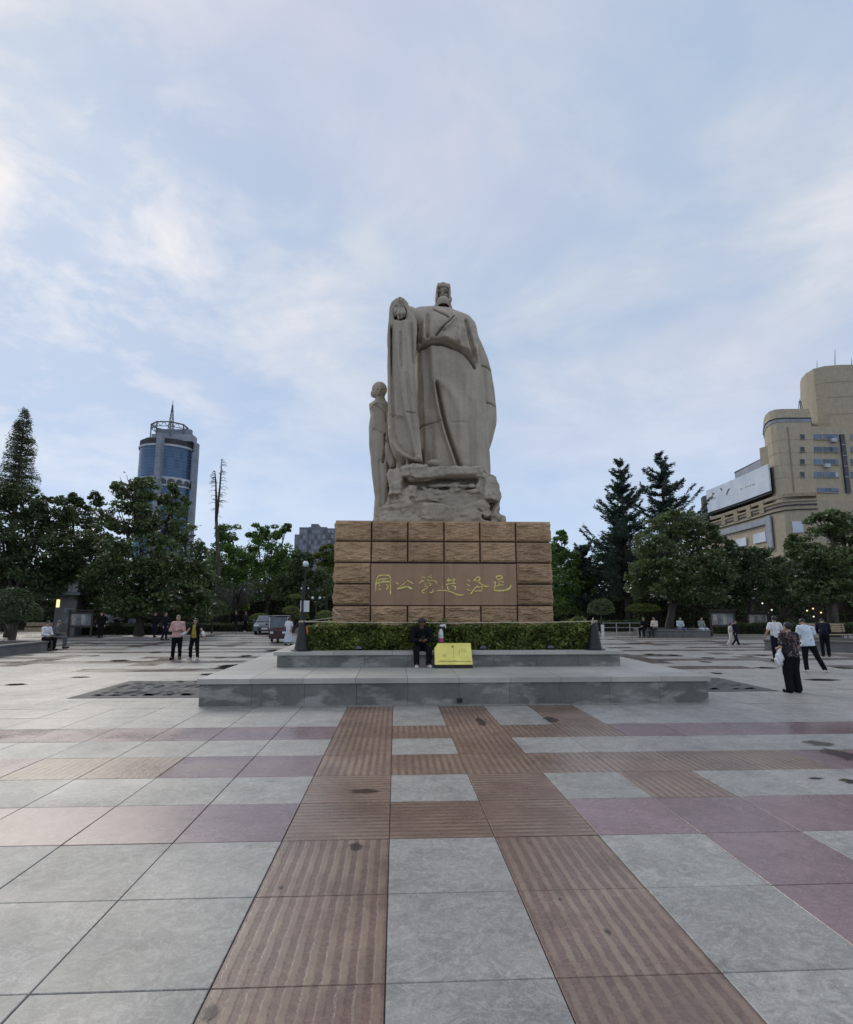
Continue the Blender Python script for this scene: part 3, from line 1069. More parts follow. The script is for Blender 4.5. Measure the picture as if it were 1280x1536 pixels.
for (pp, dd, ww) in (([(716, 544), (728, 547), (741, 551)], 0.06, 0.022), ([(724, 601), (735, 603), (747, 604)], 0.06, 0.022)):
    cp = cp + dd * gauss(g_.line(px2(pp, 18.3)), ww)
cape = cape + cp * front
# sleeve hanging from the outstretched arm
SLV = 17.15
sl2 = g_.poly(px2([(584.5, 462), (587, 454), (592, 450), (600, 446), (607, 449), (613, 456), (614, 467), (620, 473), (625, 482), (625.5, 500), (623.5, 530), (622.5, 560), (624, 590), (627, 620), (630, 650), (633, 675), (635, 690), (626, 690), (614, 687), (602, 682), (593, 675), (587, 665), (583.5, 652), (582, 630), (581.5, 590), (581.5, 540), (582.5, 500)], SLV))
zq = np.clip((g_.z - D(600, 690, SLV).z) / (D(600, 450, SLV).z - D(600, 690, SLV).z), 0, 1)
sleeve = g_.slab(sl2, 17.0 + 0.25 * (1 - zq), 18.35, 0.09)
sv = 0.0
strip = g_.poly(px2([(590, 483), (612, 481), (617, 510), (620, 550), (623, 590), (627, 625), (631, 660), (634, 690), (622, 684), (614, 648), (605, 618), (600, 585), (594, 545), (591, 510)], 17.05))
sv = sv - 0.13 * np.clip(-strip / 0.05, 0, 1)
low_ = g_.poly(px2([(592, 622), (606, 622), (614, 648), (622, 680), (612, 674), (601, 665), (595, 652), (592.5, 638)], 17.05))
sv = sv + 0.10 * np.clip(-low_ / 0.05, 0, 1)
hole = g_.poly(px2([(590.5, 464), (594, 458), (606, 457), (609.5, 463), (609, 477), (601, 480), (592, 478)], 17.0))
sv = sv + 0.60 * np.clip(-hole / 0.03, 0, 1)
for (pp, dd, ww) in (([(587.5, 490), (587.5, 540), (589, 600), (590.5, 630), (593, 650), (599, 664), (610, 674), (622, 681)], 0.13, 0.045), ([(601, 500), (601, 520), (602, 552)], 0.07, 0.025), ([(617, 486), (619, 520), (619.5, 545)], 0.08, 0.03),
                     ([(609, 617), (616, 618), (626, 621)], 0.07, 0.018), ([(586, 620), (597, 622), (604, 623)], 0.05, 0.018), ([(610, 560), (614, 600), (620, 640), (627, 682)], 0.05, 0.03)):
    sv = sv + dd * gauss(g_.line(px2(pp, 17.05)), ww)
for (pp, dd, ww) in (([(584, 640), (588, 662), (596, 674), (610, 682), (630, 688)], 0.08, 0.04), ([(607, 482), (612, 530), (618, 590)], 0.05, 0.03), ([(595, 485), (597, 530), (603, 585)], 0.04, 0.03)):
    sv = sv - dd * gauss(g_.line(px2(pp, 17.05)), ww)
sleeve = sleeve + sv * np.clip((17.75 - g_.y) / 0.25, 0, 1)
sleeve = np.maximum(sleeve, -g_.box((D(610, 706, 17.6).x, 17.75, D(610, 706, 17.6).z), (0.45, 0.42, 0.36), 0, 0.05))
arm = g_.cap(D(634, 484, 18.6), D(602, 468, 17.3), 0.40, 0.22)
F_ = smin(smin(robe, chest, 0.03), cape, 0.04)
F_ = smin(F_, arm, 0.10)
F_ = smin(F_, sleeve, 0.03)
strut = g_.cap(D(611, 725, 17.5), D(611, 684, 17.5), 0.055, 0.055)
F_ = np.minimum(F_, strut)
back_post = g_.box((D(612, 700, 18.4).x, 18.5, D(612, 700, 18.4).z), (0.36, 0.35, 0.7), 0, 0.1)
F_ = smin(F_, back_post, 0.05)
# shoe tip under the hem
F_ = smin(F_, g_.ell(D(649, 697, 17.6), (0.22, 0.35, 0.14)), 0.05)
neck = g_.cap(D(664, 468, 18.75), D(666, 445, 18.7), 0.34, 0.2)
F_ = smin(F_, neck, 0.10)
P = g_.pts()
sub = np.abs(np.broadcast_to(F_, g_.n)) < 0.12
nz_ = np.zeros(g_.n, np.float32)
nz_[sub] = fbm(P[sub] * 1.6, 3, 4) * 0.035 + fbm(P[sub] * [3, 3, 0.5], 17, 2) * 0.02
st_link('robed_figure', g_.mesh(F_ + nz_, 'robed_figure', 'statue_stone'))
del P, sub, nz_, F_, robe, chest, cape, sleeve

# --- outstretched hand
gh = Grid(D(584, 486, 16.95) - Vector((0, 0.35, 0)), D(618, 440, 16.95) + Vector((0, 0.75, 0)), 0.018)
hd = gh.ell(D(600, 463, 17.2), (0.14, 0.22, 0.11))
hd = smin(hd, gh.cap(D(600, 464, 17.2), D(602, 466, 17.6), 0.13, 0.15), 0.05)
for (a, b, c, r_) in (((594, 462), (592, 467), (593.5, 473), 0.042), ((598, 463), (597, 470), (598, 478), 0.045), ((602, 463), (602.5, 470), (602, 477), 0.043), ((605.5, 463), (607, 469), (606, 474), 0.038)):
    hd = smin(hd, gh.cap(D(*a, 17.02), D(*b, 16.90), r_ * 1.1, r_), 0.02)
    hd = smin(hd, gh.cap(D(*b, 16.90), D(*c, 16.97), r_, r_ * 0.8), 0.015)
hd = smin(hd, gh.cap(D(604, 461, 17.06), D(602, 451, 16.95), 0.05, 0.045), 0.03)
hd = smin(hd, gh.cap(D(602, 451, 16.95), D(600, 446.5, 16.92), 0.045, 0.035), 0.02)
st_link('hand', gh.mesh(hd, 'hand', 'statue_stone'))

# --- head
hc = D(665.5, 440, 18.45)
ghd = Grid(hc + Vector((-0.5, -0.62, -0.55)), hc + Vector((0.55, 0.75, 0.55)), 0.0125)


def hp(x, y, Y=18.15):
    return D(x, y, Y)


head = ghd.ell(hc + Vector((0, 0.05, 0.02)), (0.205, 0.30, 0.36))
hatp = ghd.poly(px2([(654.5, 446), (654, 436), (655, 430), (656.5, 425), (659.5, 424.6), (662, 424.5), (665, 423), (668, 424.5), (671, 425.5), (674.5, 425.8), (676, 430), (676.5, 440), (676, 452), (673.5, 452), (673, 432), (658, 430), (656.5, 448)], 18.3))
hat = ghd.slab(hatp, hc.y - 0.20, hc.y + 0.42, 0.03)
band = ghd.slab(ghd.poly(px2([(656, 431), (656.5, 426), (665, 424), (674, 427), (674, 432.5), (670, 430.8), (660, 430)], 18.2)), hc.y - 0.30, hc.y + 0.3, 0.04)
head = smin(smin(head, hat, 0.02), band, 0.02)
hf = 0.0
for (pp, dd, ww) in (([(657.5, 435.5), (661.5, 436.5)], 0.075, 0.028), ([(667, 436.5), (671.5, 435.5)], 0.075, 0.028), ([(658, 447), (660.5, 445), (664.5, 443.8), (668.5, 445), (671, 447.5)], 0.04, 0.018), ([(661, 441.5), (668, 441.5)], 0.03, 0.02)):
    hf = hf + dd * gauss(ghd.line(px2(pp, 18.15)), ww)
for (pp, dd, ww) in (([(664.4, 434), (664.4, 440.5)], 0.085, 0.024), ([(662.5, 441), (666.5, 441)], 0.05, 0.018), ([(657, 433.6), (662, 433.2)], 0.045, 0.018), ([(667, 433.2), (672, 433.6)], 0.045, 0.018), ([(659, 443.5), (664, 442.6), (669, 443.5)], 0.05, 0.022), ([(658.5, 436.6), (661, 436.9)], 0.022, 0.012), ([(668, 436.9), (670.5, 436.6)], 0.022, 0.012)):
    hf = hf - dd * gauss(ghd.line(px2(pp, 18.15)), ww)
head = head + hf * np.clip((hc.y - ghd.y) / 0.1, 0, 1)
beard = ghd.ell(hp(665, 451.5, 18.16) + Vector((0.01, 0.1, 0)), (0.21, 0.24, 0.20))
bl = 0.0
for k in range(7):
    bl = bl + 0.014 * gauss(ghd.line(px2([(657.5 + k * 2.2, 449), (658.5 + k * 2.3, 457)], 18.1)), 0.014)
beard = smin(beard + bl, ghd.cap(hp(667, 455, 18.25), hp(672, 461, 18.3), 0.13, 0.05), 0.04)
head = smin(head, beard, 0.02)
for ex in (655.3, 676):
    head = smin(head, ghd.ell(D(ex, 449, 18.45), (0.05, 0.09, 0.10)), 0.02)
head = smin(head, ghd.cap(hc + Vector((0.02, 0.14, -0.2)), hc + Vector((0.1, 0.2, -0.55)), 0.2, 0.24), 0.05)
st_link('head', ghd.mesh(head, 'head', 'statue_stone'))

# --- attendant
AY = 18.75
ga = Grid((D(548, 600, AY).x, 17.9, D(570, 790, AY).z), (D(606, 600, AY).x, 19.9, D(570, 594, AY).z), 0.024)
b2 = ga.poly(px2([(553.5, 606), (560, 602), (568, 599.5), (578, 601), (586, 606), (592, 625), (594, 660), (598, 690), (597, 712), (592, 740), (590, 790), (559, 790), (562, 745), (558, 715), (556, 690), (554, 668), (553, 640), (556, 622)], AY))
body = ga.pillow(b2, AY + 0.1, 0.52, 0.42)
af = 0.0
for (pp, dd, ww) in (([(578, 652), (578.5, 672), (575, 694)], 0.13, 0.032), ([(563, 606), (572, 614), (579, 620), (580, 634)], 0.05, 0.025), ([(570, 692), (571, 730), (573, 770)], 0.05, 0.05), ([(560, 643), (570, 648), (577, 652)], 0.035, 0.02), ([(583, 690), (585, 740)], 0.10, 0.05)):
    af = af + dd * gauss(ga.line(px2(pp, 18.4)), ww)
for (pp, dd, ww) in (([(556, 608), (566, 603), (574, 606)], 0.05, 0.04), ([(560, 610), (562, 640)], 0.03, 0.05)):
    af = af - dd * gauss(ga.line(px2(pp, 18.4)), ww)
body = body + af * np.clip((AY + 0.15 - ga.y) / 0.2, 0, 1)
slv = ga.pillow(ga.poly(px2([(578, 660), (586, 664), (591, 676), (595, 690), (594, 699), (585, 701), (581, 690), (577, 678)], 18.2)), 18.35, 0.2, 0.14)
body = smin(body, slv, 0.03)
body = smin(body, ga.ell(D(580.5, 657, 18.2), (0.05, 0.08, 0.09)), 0.02)
body = smin(body, ga.cap(D(571, 610, 18.75), D(570.5, 592, 18.7), 0.20, 0.13), 0.08)
Pa = ga.pts()
body = body + (fbm(Pa * 2.2, 31, 3) * 0.025).astype(np.float32)
st_link('attendant_figure', ga.mesh(body, 'attendant_figure', 'statue_stone'))
ac = D(570, 586, 18.68)
gg = Grid(ac + Vector((-0.45, -0.42, -0.42)), ac + Vector((0.42, 0.42, 0.42)), 0.0125)
ah = gg.ell(ac, (0.21, 0.24, 0.265))
hair = gg.ell(ac + Vector((-0.015, 0.06, 0.06)), (0.25, 0.27, 0.255))
cut = gg.ell(ac + Vector((0.04, -0.24, -0.07)), (0.18, 0.22, 0.20))
hair = np.maximum(hair, -cut)
hf = 0.0
for (pp, dd, ww) in (([(566.5, 584.5), (568.5, 584.7)], 0.04, 0.018), ([(572.5, 584.7), (575, 584.3)], 0.04, 0.018), ([(568.5, 591.3), (571.5, 591.5)], 0.03, 0.012)):
    hf = hf + dd * gauss(gg.line(px2(pp, 18.47)), ww)
hf = hf - 0.055 * gauss(gg.line(px2([(570.2, 584.5), (569.8, 588.3)], 18.47)), 0.02)
ah = ah + hf * np.clip((ac.y - gg.y) / 0.1, 0, 1)
ah = smin(ah, hair, 0.012)
ah = smin(ah, gg.ell(D(562.3, 590.5, 18.72), (0.135, 0.14, 0.14)), 0.015)
st_link('attendant_head', gg.mesh(ah, 'attendant_head', 'statue_stone'))

# --- craggy rock the figures stand on
gr = Grid((D(545, 770, 18).x, 16.95, DZ1 - 0.15), (D(768, 770, 18.4).x, 20.9, D(660, 688, 18.3).z), 0.032)
RY = 17.6
rk2 = gr.poly(px2([(552, 792), (562, 772), (572, 758), (582, 748), (586, 730), (582, 712), (586, 704), (600, 702), (612, 699), (628, 696), (645, 699), (668, 702), (690, 699), (712, 698), (724, 704), (735, 710), (744, 718), (750, 735), (753, 746), (748, 752), (750, 768), (758, 776), (763, 792)], 17.9))
rk = gr.slab(rk2, 17.72, 20.6, 0.22)
rr = random.Random(12)


def chunk(px, py, wpx, hpx, Y, dep, rz=0.0, tl=0.0, rd=0.05):
    c = D(px, py, Y)
    s_ = Y / FPX * 1.02
    return gr.box((c.x, c.y + dep, c.z), (wpx / 2 * s_, dep, hpx / 2 * s_), rz, rd, tl)


for a in ((668, 708, 112, 17, 17.18, 0.9, 0.05, 0.03), (628, 705, 40, 20, 17.22, 0.8, -0.2, -0.10), (596, 722, 28, 38, 17.22, 0.7, -0.25, 0.06), (613, 724, 14, 42, 17.32, 0.7, 0.2, -0.05),
          (733, 733, 34, 34, 17.22, 0.8, 0.3, -0.12), (745, 738, 16, 26, 17.4, 0.8, 0.5, 0.1), (690, 706, 60, 12, 17.12, 0.8, -0.08, -0.02), (655, 727, 62, 5, 17.40, 0.7, 0.04, 0.02), (694, 728, 40, 5, 17.36, 0.7, -0.06, -0.03), (700, 736, 34, 5, 17.33, 0.7, 0.0, -0.04), (660, 739, 56, 5, 17.38, 0.7, 0.02, 0.08), (650, 747, 50, 6, 17.3, 0.7, -0.05, 0.10),
          (660, 768, 62, 24, 17.02, 0.8, 0.1, -0.08), (655, 756, 130, 46, 17.42, 0.8, 0.0, 0.0), (650, 774, 150, 18, 17.2, 0.8, 0.0, 0.0), (690, 762, 60, 14, 17.12, 0.9, 0.25, 0.28), (700, 774, 50, 14, 17.1, 0.8, -0.1, 0.1), (615, 764, 34, 30, 17.2, 0.8, -0.3, 0.5), (582, 772, 34, 20, 17.3, 0.7, -0.3, 0.55), (738, 768, 22, 28, 17.25, 0.8, 0.4, -0.5), (722, 762, 16, 30, 17.25, 0.7, 0.2, 0.45), (600, 780, 60, 16, 17.1, 0.8, 0, 0.1), (752, 778, 14, 14, 17.2, 0.8, 0.2, 0), (640, 782, 120, 12, 17.05, 0.9, 0, 0.02), (714, 782, 60, 10, 17.1, 0.9, 0, -0.05)):
    rk = smin(rk, chunk(*a, rd=0.02), 0.012)
for k in range(34):
    a = chunk(rr.uniform(580, 750), rr.uniform(705, 785), rr.uniform(8, 26), rr.uniform(6, 18), rr.uniform(17.25, 17.5), 0.5, rr.uniform(-0.7, 0.7), rr.uniform(-0.6, 0.6))
    rk = smin(rk, np.maximum(a, rk2 - 0.05), 0.01)
rkc = gr.poly(px2([(552, 792), (562, 772), (572, 758), (582, 748), (586, 730), (581, 712), (585, 704), (600, 701), (612, 698), (628, 695), (645, 697), (668, 699), (690, 697), (712, 697), (724, 703), (735, 709), (744, 717), (750, 735), (753, 746), (749, 752), (751, 768), (757, 776), (760, 792)], 17.35))
rk = np.maximum(rk, rkc)
crack = gr.line(px2([(612, 722), (640, 723), (660, 718), (690, 717), (715, 718)], 17.2))
rk = rk + 0.30 * gauss(crack, 0.055) * np.clip((18.0 - gr.y) / 0.3, 0, 1)
Pr = gr.pts()
sub = np.abs(np.broadcast_to(rk, gr.n)) < 0.22
nz_ = np.zeros(gr.n, np.float32)
Q_ = Pr[sub]
nz_[sub] = 0.05 * fbm(Q_ * 1.9, 5, 3) + 0.10 * np.abs(fbm(Q_ * [2.6, 2.6, 5.0], 9, 4)) + 0.04 * fbm(Q_ * 7, 77, 2)
rme = gr.mesh(rk + nz_ - 0.015, 'rock_base', 'rock_stone', smooth=False)
st_link('rock_base', rme)
del Pr, sub, nz_, Q_, rk

# ------------------------------------------------------------------ vegetation
NR = np.random.default_rng(11)


def leafmat(name, dark, mid, tip, scale=1.3, rough=0.5, trans=0.25):
    m = bpy.data.materials.new(name)
    m.use_nodes = True
    t, b = nodes_of(m)
    geo = t.nodes.new('ShaderNodeNewGeometry')
    pos = geo.outputs['Position']
    n1 = tnoise(t, pos, scale, 3, 0.6)
    n2 = tnoise(t, pos, scale * 9, 2, 0.5)
    f = tmath(t, 'ADD', tmath(t, 'MULTIPLY', n1, 0.55), tmath(t, 'MULTIPLY', n2, 0.45))
    col = tramp(t, f, [(0.36, dark), (0.52, mid), (0.68, tip)])
    t.links.new(col, b.inputs['Base Color'])
    b.inputs['Roughness'].default_value = rough
    b.inputs['Specular IOR Level'].default_value = 0.35
    tr = t.nodes.new('ShaderNodeBsdfTranslucent')
    t.links.new(mixnode(t, 0.5, col, tip), tr.inputs['Color'])
    mx = t.nodes.new('ShaderNodeMixShader')
    mx.inputs[0].default_value = trans
    t.links.new(b.outputs[0], mx.inputs[1])
    t.links.new(tr.outputs[0], mx.inputs[2])
    t.links.new(mx.outputs[0], t.nodes['Material Output'].inputs['Surface'])
    M[name] = m


leafmat('leaf_magnolia', (0.027, 0.050, 0.018), (0.099, 0.147, 0.054), (0.246, 0.283, 0.131), rough=0.28)
leafmat('leaf_dark', (0.033, 0.055, 0.022), (0.075, 0.114, 0.045), (0.131, 0.167, 0.070))
leafmat('leaf_green', (0.060, 0.117, 0.030), (0.128, 0.225, 0.057), (0.203, 0.312, 0.087))
leafmat('leaf_yellowgreen', (0.07, 0.10, 0.022), (0.13, 0.17, 0.035), (0.23, 0.26, 0.06))
leafmat('leaf_conifer', (0.024, 0.048, 0.036), (0.053, 0.090, 0.066), (0.087, 0.131, 0.094))
leafmat('leaf_metasequoia', (0.053, 0.075, 0.036), (0.105, 0.135, 0.066), (0.174, 0.189, 0.102))
leafmat('leaf_hedge', (0.042, 0.062, 0.018), (0.15, 0.20, 0.05), (0.40, 0.44, 0.12), scale=2.2)
mat('bark', (0.075, 0.062, 0.05), 0.9, 0.3, 4, bump=0.6, bscale=14, stretch=(1, 1, 0.3))
mat('bark_grey', (0.13, 0.12, 0.11), 0.9, 0.3, 4, bump=0.6, bscale=14, stretch=(1, 1, 0.3))
mat('petal_white', (0.75, 0.74, 0.68), 0.6, 0.08, 4)


def leaf_quads(C, s, aspect=0.42, up=0.8, dirs=None, fold=0.12):
    """diamond leaves at the points C; returns verts, faces"""
    n = len(C)
    if dirs is None:
        a = NR.normal(size=(n, 3))
        a[:, 2] = a[:, 2] * 0.7 + up * 0.3
    else:
        a = dirs + NR.normal(size=(n, 3)) * 0.35
    a /= np.linalg.norm(a, axis=1, keepdims=True)
    r = NR.normal(size=(n, 3))
    r[:, 2] += up * 2
    b = np.cross(a, r)
    b /= np.linalg.norm(b, axis=1, keepdims=True) + 1e-9
    nn = np.cross(b, a)
    sz = (s * NR.uniform(0.65, 1.3, n))[:, None]
    V = np.empty((n, 4, 3))
    V[:, 0] = C - a * sz * 0.5
    V[:, 1] = C + b * sz * aspect * 0.5 + nn * sz * fold
    V[:, 2] = C + a * sz * 0.5
    V[:, 3] = C - b * sz * aspect * 0.5 + nn * sz * fold
    F = np.arange(4 * n).reshape(n, 4)
    return V.reshape(-1, 3), F


def in_lobe(c, r, n, nsub=None, subr=0.34):
    """points gathered in sub-clumps over an ellipsoid"""
    nsub = nsub or max(14, n // 70)
    d = NR.normal(size=(nsub, 3))
    d /= np.linalg.norm(d, axis=1, keepdims=True)
    rad = NR.uniform(0.35, 1.0, nsub) ** 0.6
    cs = d * rad[:, None] * (1 - subr * 0.5)
    k = NR.integers(0, nsub, n)
    e = NR.normal(size=(n, 3))
    e /= np.linalg.norm(e, axis=1, keepdims=True)
    q = cs[k] + e * (NR.uniform(0.2, 1.0, n) ** 0.5 * subr * NR.uniform(0.6, 1.15, nsub)[k])[:, None] * [1, 1, 0.75]
    return np.asarray(c) + q * np.asarray(r)


def lobe_world(l, Y):
    x, y, rx, ry = l[:4]
    dy = l[4] if len(l) > 4 else 0.0
    c = D(x, y, Y + dy)
    s = Y / FPX * 1.0
    return np.array(c), np.array((rx * s, (rx + ry) * 0.5 * s, ry * s))


def tree(name, label, Y, bx, lobes, leaf, leafm, dens=1.0, trunk=0.22, group=None, flowers=0, barkm='bark', aspect=0.58, limbs=True):
    base = D(bx, 900, Y)
    root = empty(name, (base.x, Y, 0))
    tag(root, label, 'tree', group)
    L3 = [lobe_world(l, Y) for l in lobes]
    V, F, nb = [], [], 0
    pts_all = []
    for (c, r) in L3:
        area = 4 * math.pi * ((r[0] * r[2]) ** 0.8)
        n = int(dens * area / (leaf * leaf) * 5.2) + 200
        P_ = in_lobe(c, r, n)
        pts_all.append(P_)
        v, f = leaf_quads(P_, leaf, aspect)
        V.append(v)
        F.append(f + nb)
        nb += len(v)
    V = np.vstack(V) - np.array(root.location)
    link('crown', mesh_np('crown', V, np.vstack(F), leafm), root)
    if flowers:
        allp = np.vstack(pts_all)
        camd = np.array((0, 0, 2.0)) - allp.mean(0)
        camd /= np.linalg.norm(camd)
        fl = MB()
        lo = []
        for k in range(flowers):
            (c, r) = L3[NR.integers(0, len(L3))]
            d = NR.normal(size=3)
            d /= np.linalg.norm(d)
            lo.append(c + d * r * 1.0)
        for p in lo:
            q = Vector(p) - root.location
            s_ = NR.uniform(0.08, 0.16)
            for a in range(5):
                th = a * 1.257 + NR.uniform(0, 1)
                u = Vector((math.cos(th), math.sin(th), 0.5)) * s_
                v_ = Vector((-math.sin(th), math.cos(th), 0)) * s_ * 0.5
                fl.add([q, q + u * 0.6 + v_, q + u * 1.1 + Vector((0, 0, s_ * 0.4)), q + u * 0.6 - v_], [(0, 1, 2, 3)])
        tag(fl.build('flowers', 'petal_white', root), kind='stuff')
    tb = MB()
    zlow = min(c[2] - r[2] for c, r in L3)
    cen = np.mean([c for c, r in L3], 0) - np.array(root.location)
    fork = Vector((cen[0] * 0.35, cen[1] * 0.3, max(1.2, zlow + 0.5)))
    tb.tube([(0, 0, -0.1), (fork.x * 0.15, fork.y * 0.2, fork.z * 0.3), (fork.x * 0.6, fork.y * 0.6, fork.z * 0.7), fork], [trunk * 1.45, trunk * 1.1, trunk, trunk * 0.85], 10)
    for (c, r) in L3:
        e = Vector(c) - root.location
        m1 = fork.lerp(e, 0.5) + Vector((NR.normal() * 0.2, NR.normal() * 0.2, 0.25))
        tb.tube([fork, m1, e], [trunk * 0.6, trunk * 0.4, trunk * 0.16], 7)
        for q in range(5):
            d = NR.normal(size=3)
            d[2] = abs(d[2]) * 0.8
            d /= np.linalg.norm(d)
            tip = e + Vector(d * r * 0.85)
            tb.tube([m1.lerp(e, 0.3 + 0.14 * q), m1.lerp(e, 0.6).lerp(tip, 0.5), tip], [trunk * 0.22, trunk * 0.14, trunk * 0.05], 5)
    tb.build('trunk', barkm, root, smooth=True)
    return root


MG = 'magnolia trees around the plaza'
tree('magnolia_tree', 'broad dark magnolia with scattered white blossoms, in front of the blue glass tower', 46, 212,
     [(203, 735, 40, 28), (264, 748, 28, 24, 1), (186, 778, 52, 30, -1), (248, 790, 50, 34), (146, 822, 40, 34, 1), (212, 832, 60, 38, -2), (276, 838, 40, 42, 1), (170, 872, 55, 32, -1), (248, 884, 56, 32), (205, 905, 60, 24, -1), (300, 880, 30, 34, 1), (130, 890, 36, 32, 1), (285, 915, 44, 20, 1), (150, 918, 44, 18, 2)],
     0.30, 'leaf_magnolia', 1.0, 0.30, MG, flowers=90)
tree('magnolia_tree', 'rounded magnolia with white blossoms shading the stone bench planter and its sitters', 45, 1000,
     [(1012, 785, 50, 26), (1052, 800, 34, 26, 1), (985, 830, 46, 36, -1), (1045, 842, 48, 38), (1008, 868, 52, 34, -1), (1075, 862, 34, 36, 1), (965, 872, 34, 30, 1), (1084, 818, 20, 16), (1040, 890, 60, 22)],
     0.28, 'leaf_magnolia', 1.0, 0.26, MG, flowers=70)
tree('magnolia_tree', 'magnolia with a thick leaning trunk standing before the tan curved building', 40, 1246,
     [(1243, 785, 40, 28), (1274, 795, 36, 36, 1), (1208, 822, 34, 30), (1246, 842, 50, 34, -1), (1290, 850, 44, 44), (1205, 862, 34, 30, 1), (1240, 882, 54, 26, -1)],
     0.27, 'leaf_magnolia', 1.0, 0.34, MG, flowers=40)
tree('broadleaf_tree', 'dense dark tree between two magnolias, below the white billboard', 52, 1122,
     [(1108, 838, 34, 28), (1146, 842, 36, 30, 2), (1120, 872, 46, 34), (1168, 872, 36, 34, 1), (1096, 892, 36, 26)], 0.3, 'leaf_dark', 1.0, 0.2, flowers=26)
tree('broadleaf_tree', 'tall dark tree at the plaza edge below the slim conical redwood', 44, 20,
     [(-20, 745, 50, 40), (34, 762, 40, 36, 1), (80, 770, 34, 30), (5, 810, 60, 45, -1), (70, 825, 52, 42), (-40, 850, 50, 50), (30, 868, 60, 36), (95, 868, 40, 36, 1)], 0.30, 'leaf_dark', 1.0, 0.28)
tree('broadleaf_tree', 'loose-crowned tree filling the gap beside the broad magnolia', 54, 118,
     [(104, 752, 20, 17), (134, 754, 22, 19), (116, 790, 36, 28), (130, 830, 40, 36), (112, 880, 40, 36)], 0.28, 'leaf_dark', 0.85, 0.18)
PG = 'fresh green trees behind the parked vehicles'
tree('poplar_tree', 'fresh green tree beneath the bare dead trunk', 60, 345,
     [(342, 800, 24, 22), (336, 838, 30, 30), (358, 850, 26, 34), (345, 890, 40, 34)], 0.28, 'leaf_green', 0.9, 0.16, PG)
tree('poplar_tree', 'taller fresh green tree with an open airy top beside the grey apartment block', 62, 400,
     [(428, 790, 11, 10), (386, 798, 18, 16), (410, 800, 19, 16), (396, 830, 34, 30), (430, 842, 22, 32), (404, 874, 44, 34)], 0.28, 'leaf_green', 0.85, 0.16, PG)
tree('poplar_tree', 'dark green tree behind the globe lamp beside the pedestal', 58, 452,
     [(455, 848, 26, 24), (470, 880, 34, 34), (440, 885, 34, 34)], 0.28, 'leaf_dark', 0.95, 0.16, PG)
tree('broadleaf_tree', 'yellow-green tree showing past the pedestal, under the grey apartment block', 66, 490,
     [(490, 826, 16, 12), (478, 840, 18, 14), (505, 838, 20, 18), (500, 870, 36, 30)], 0.28, 'leaf_yellowgreen', 0.8, 0.16)
tree('broadleaf_tree', 'green tree rising just past the carved pedestal, left of the dark cedars', 60, 848,
     [(842, 808, 15, 15), (828, 830, 26, 22), (856, 842, 22, 26), (838, 872, 44, 36), (872, 884, 30, 32), (840, 905, 44, 24)], 0.28, 'leaf_green', 0.95, 0.16)
BGL = ['under the bare dead trunk', 'behind the broad magnolia', 'past the notice board beside the magnolia', 'behind the loose-crowned tree', 'behind the spreading bush', 'hidden mostly by the pedestal edge near the attendant',
       'just past the pedestal edge near the cedars', 'behind the rounded dark shrub', 'behind the bright shrubbery', 'behind the dark notice board', 'behind the tree below the billboard', 'between the dark tree and the thick leaning magnolia',
       'behind the thick leaning magnolia', 'behind the cargo tricycle', 'beyond the low seat planter', 'beyond the long seat planter']
for q, (x, Y, l) in enumerate(((320, 72, 1), (250, 74, 0), (170, 70, 1), (90, 66, 0), (10, 62, 0), (530, 76, 1), (800, 74, 0), (905, 70, 1), (965, 72, 0), (1060, 70, 0), (1130, 72, 0), (1190, 62, 0), (1255, 64, 0), (420, 78, 0), (-60, 60, 0), (1330, 58, 0))):
    tree('background_tree', 'back-row park tree ' + BGL[q], Y, x,
         [(x - 22, 868, 30, 26), (x + 24, 866, 30, 28), (x, 850, 28, 24), (x - 18, 900, 40, 24), (x + 20, 902, 40, 24)], 0.36, 'leaf_dark' if q % 3 else 'leaf_green', 0.95, 0.18, 'background trees of the park')


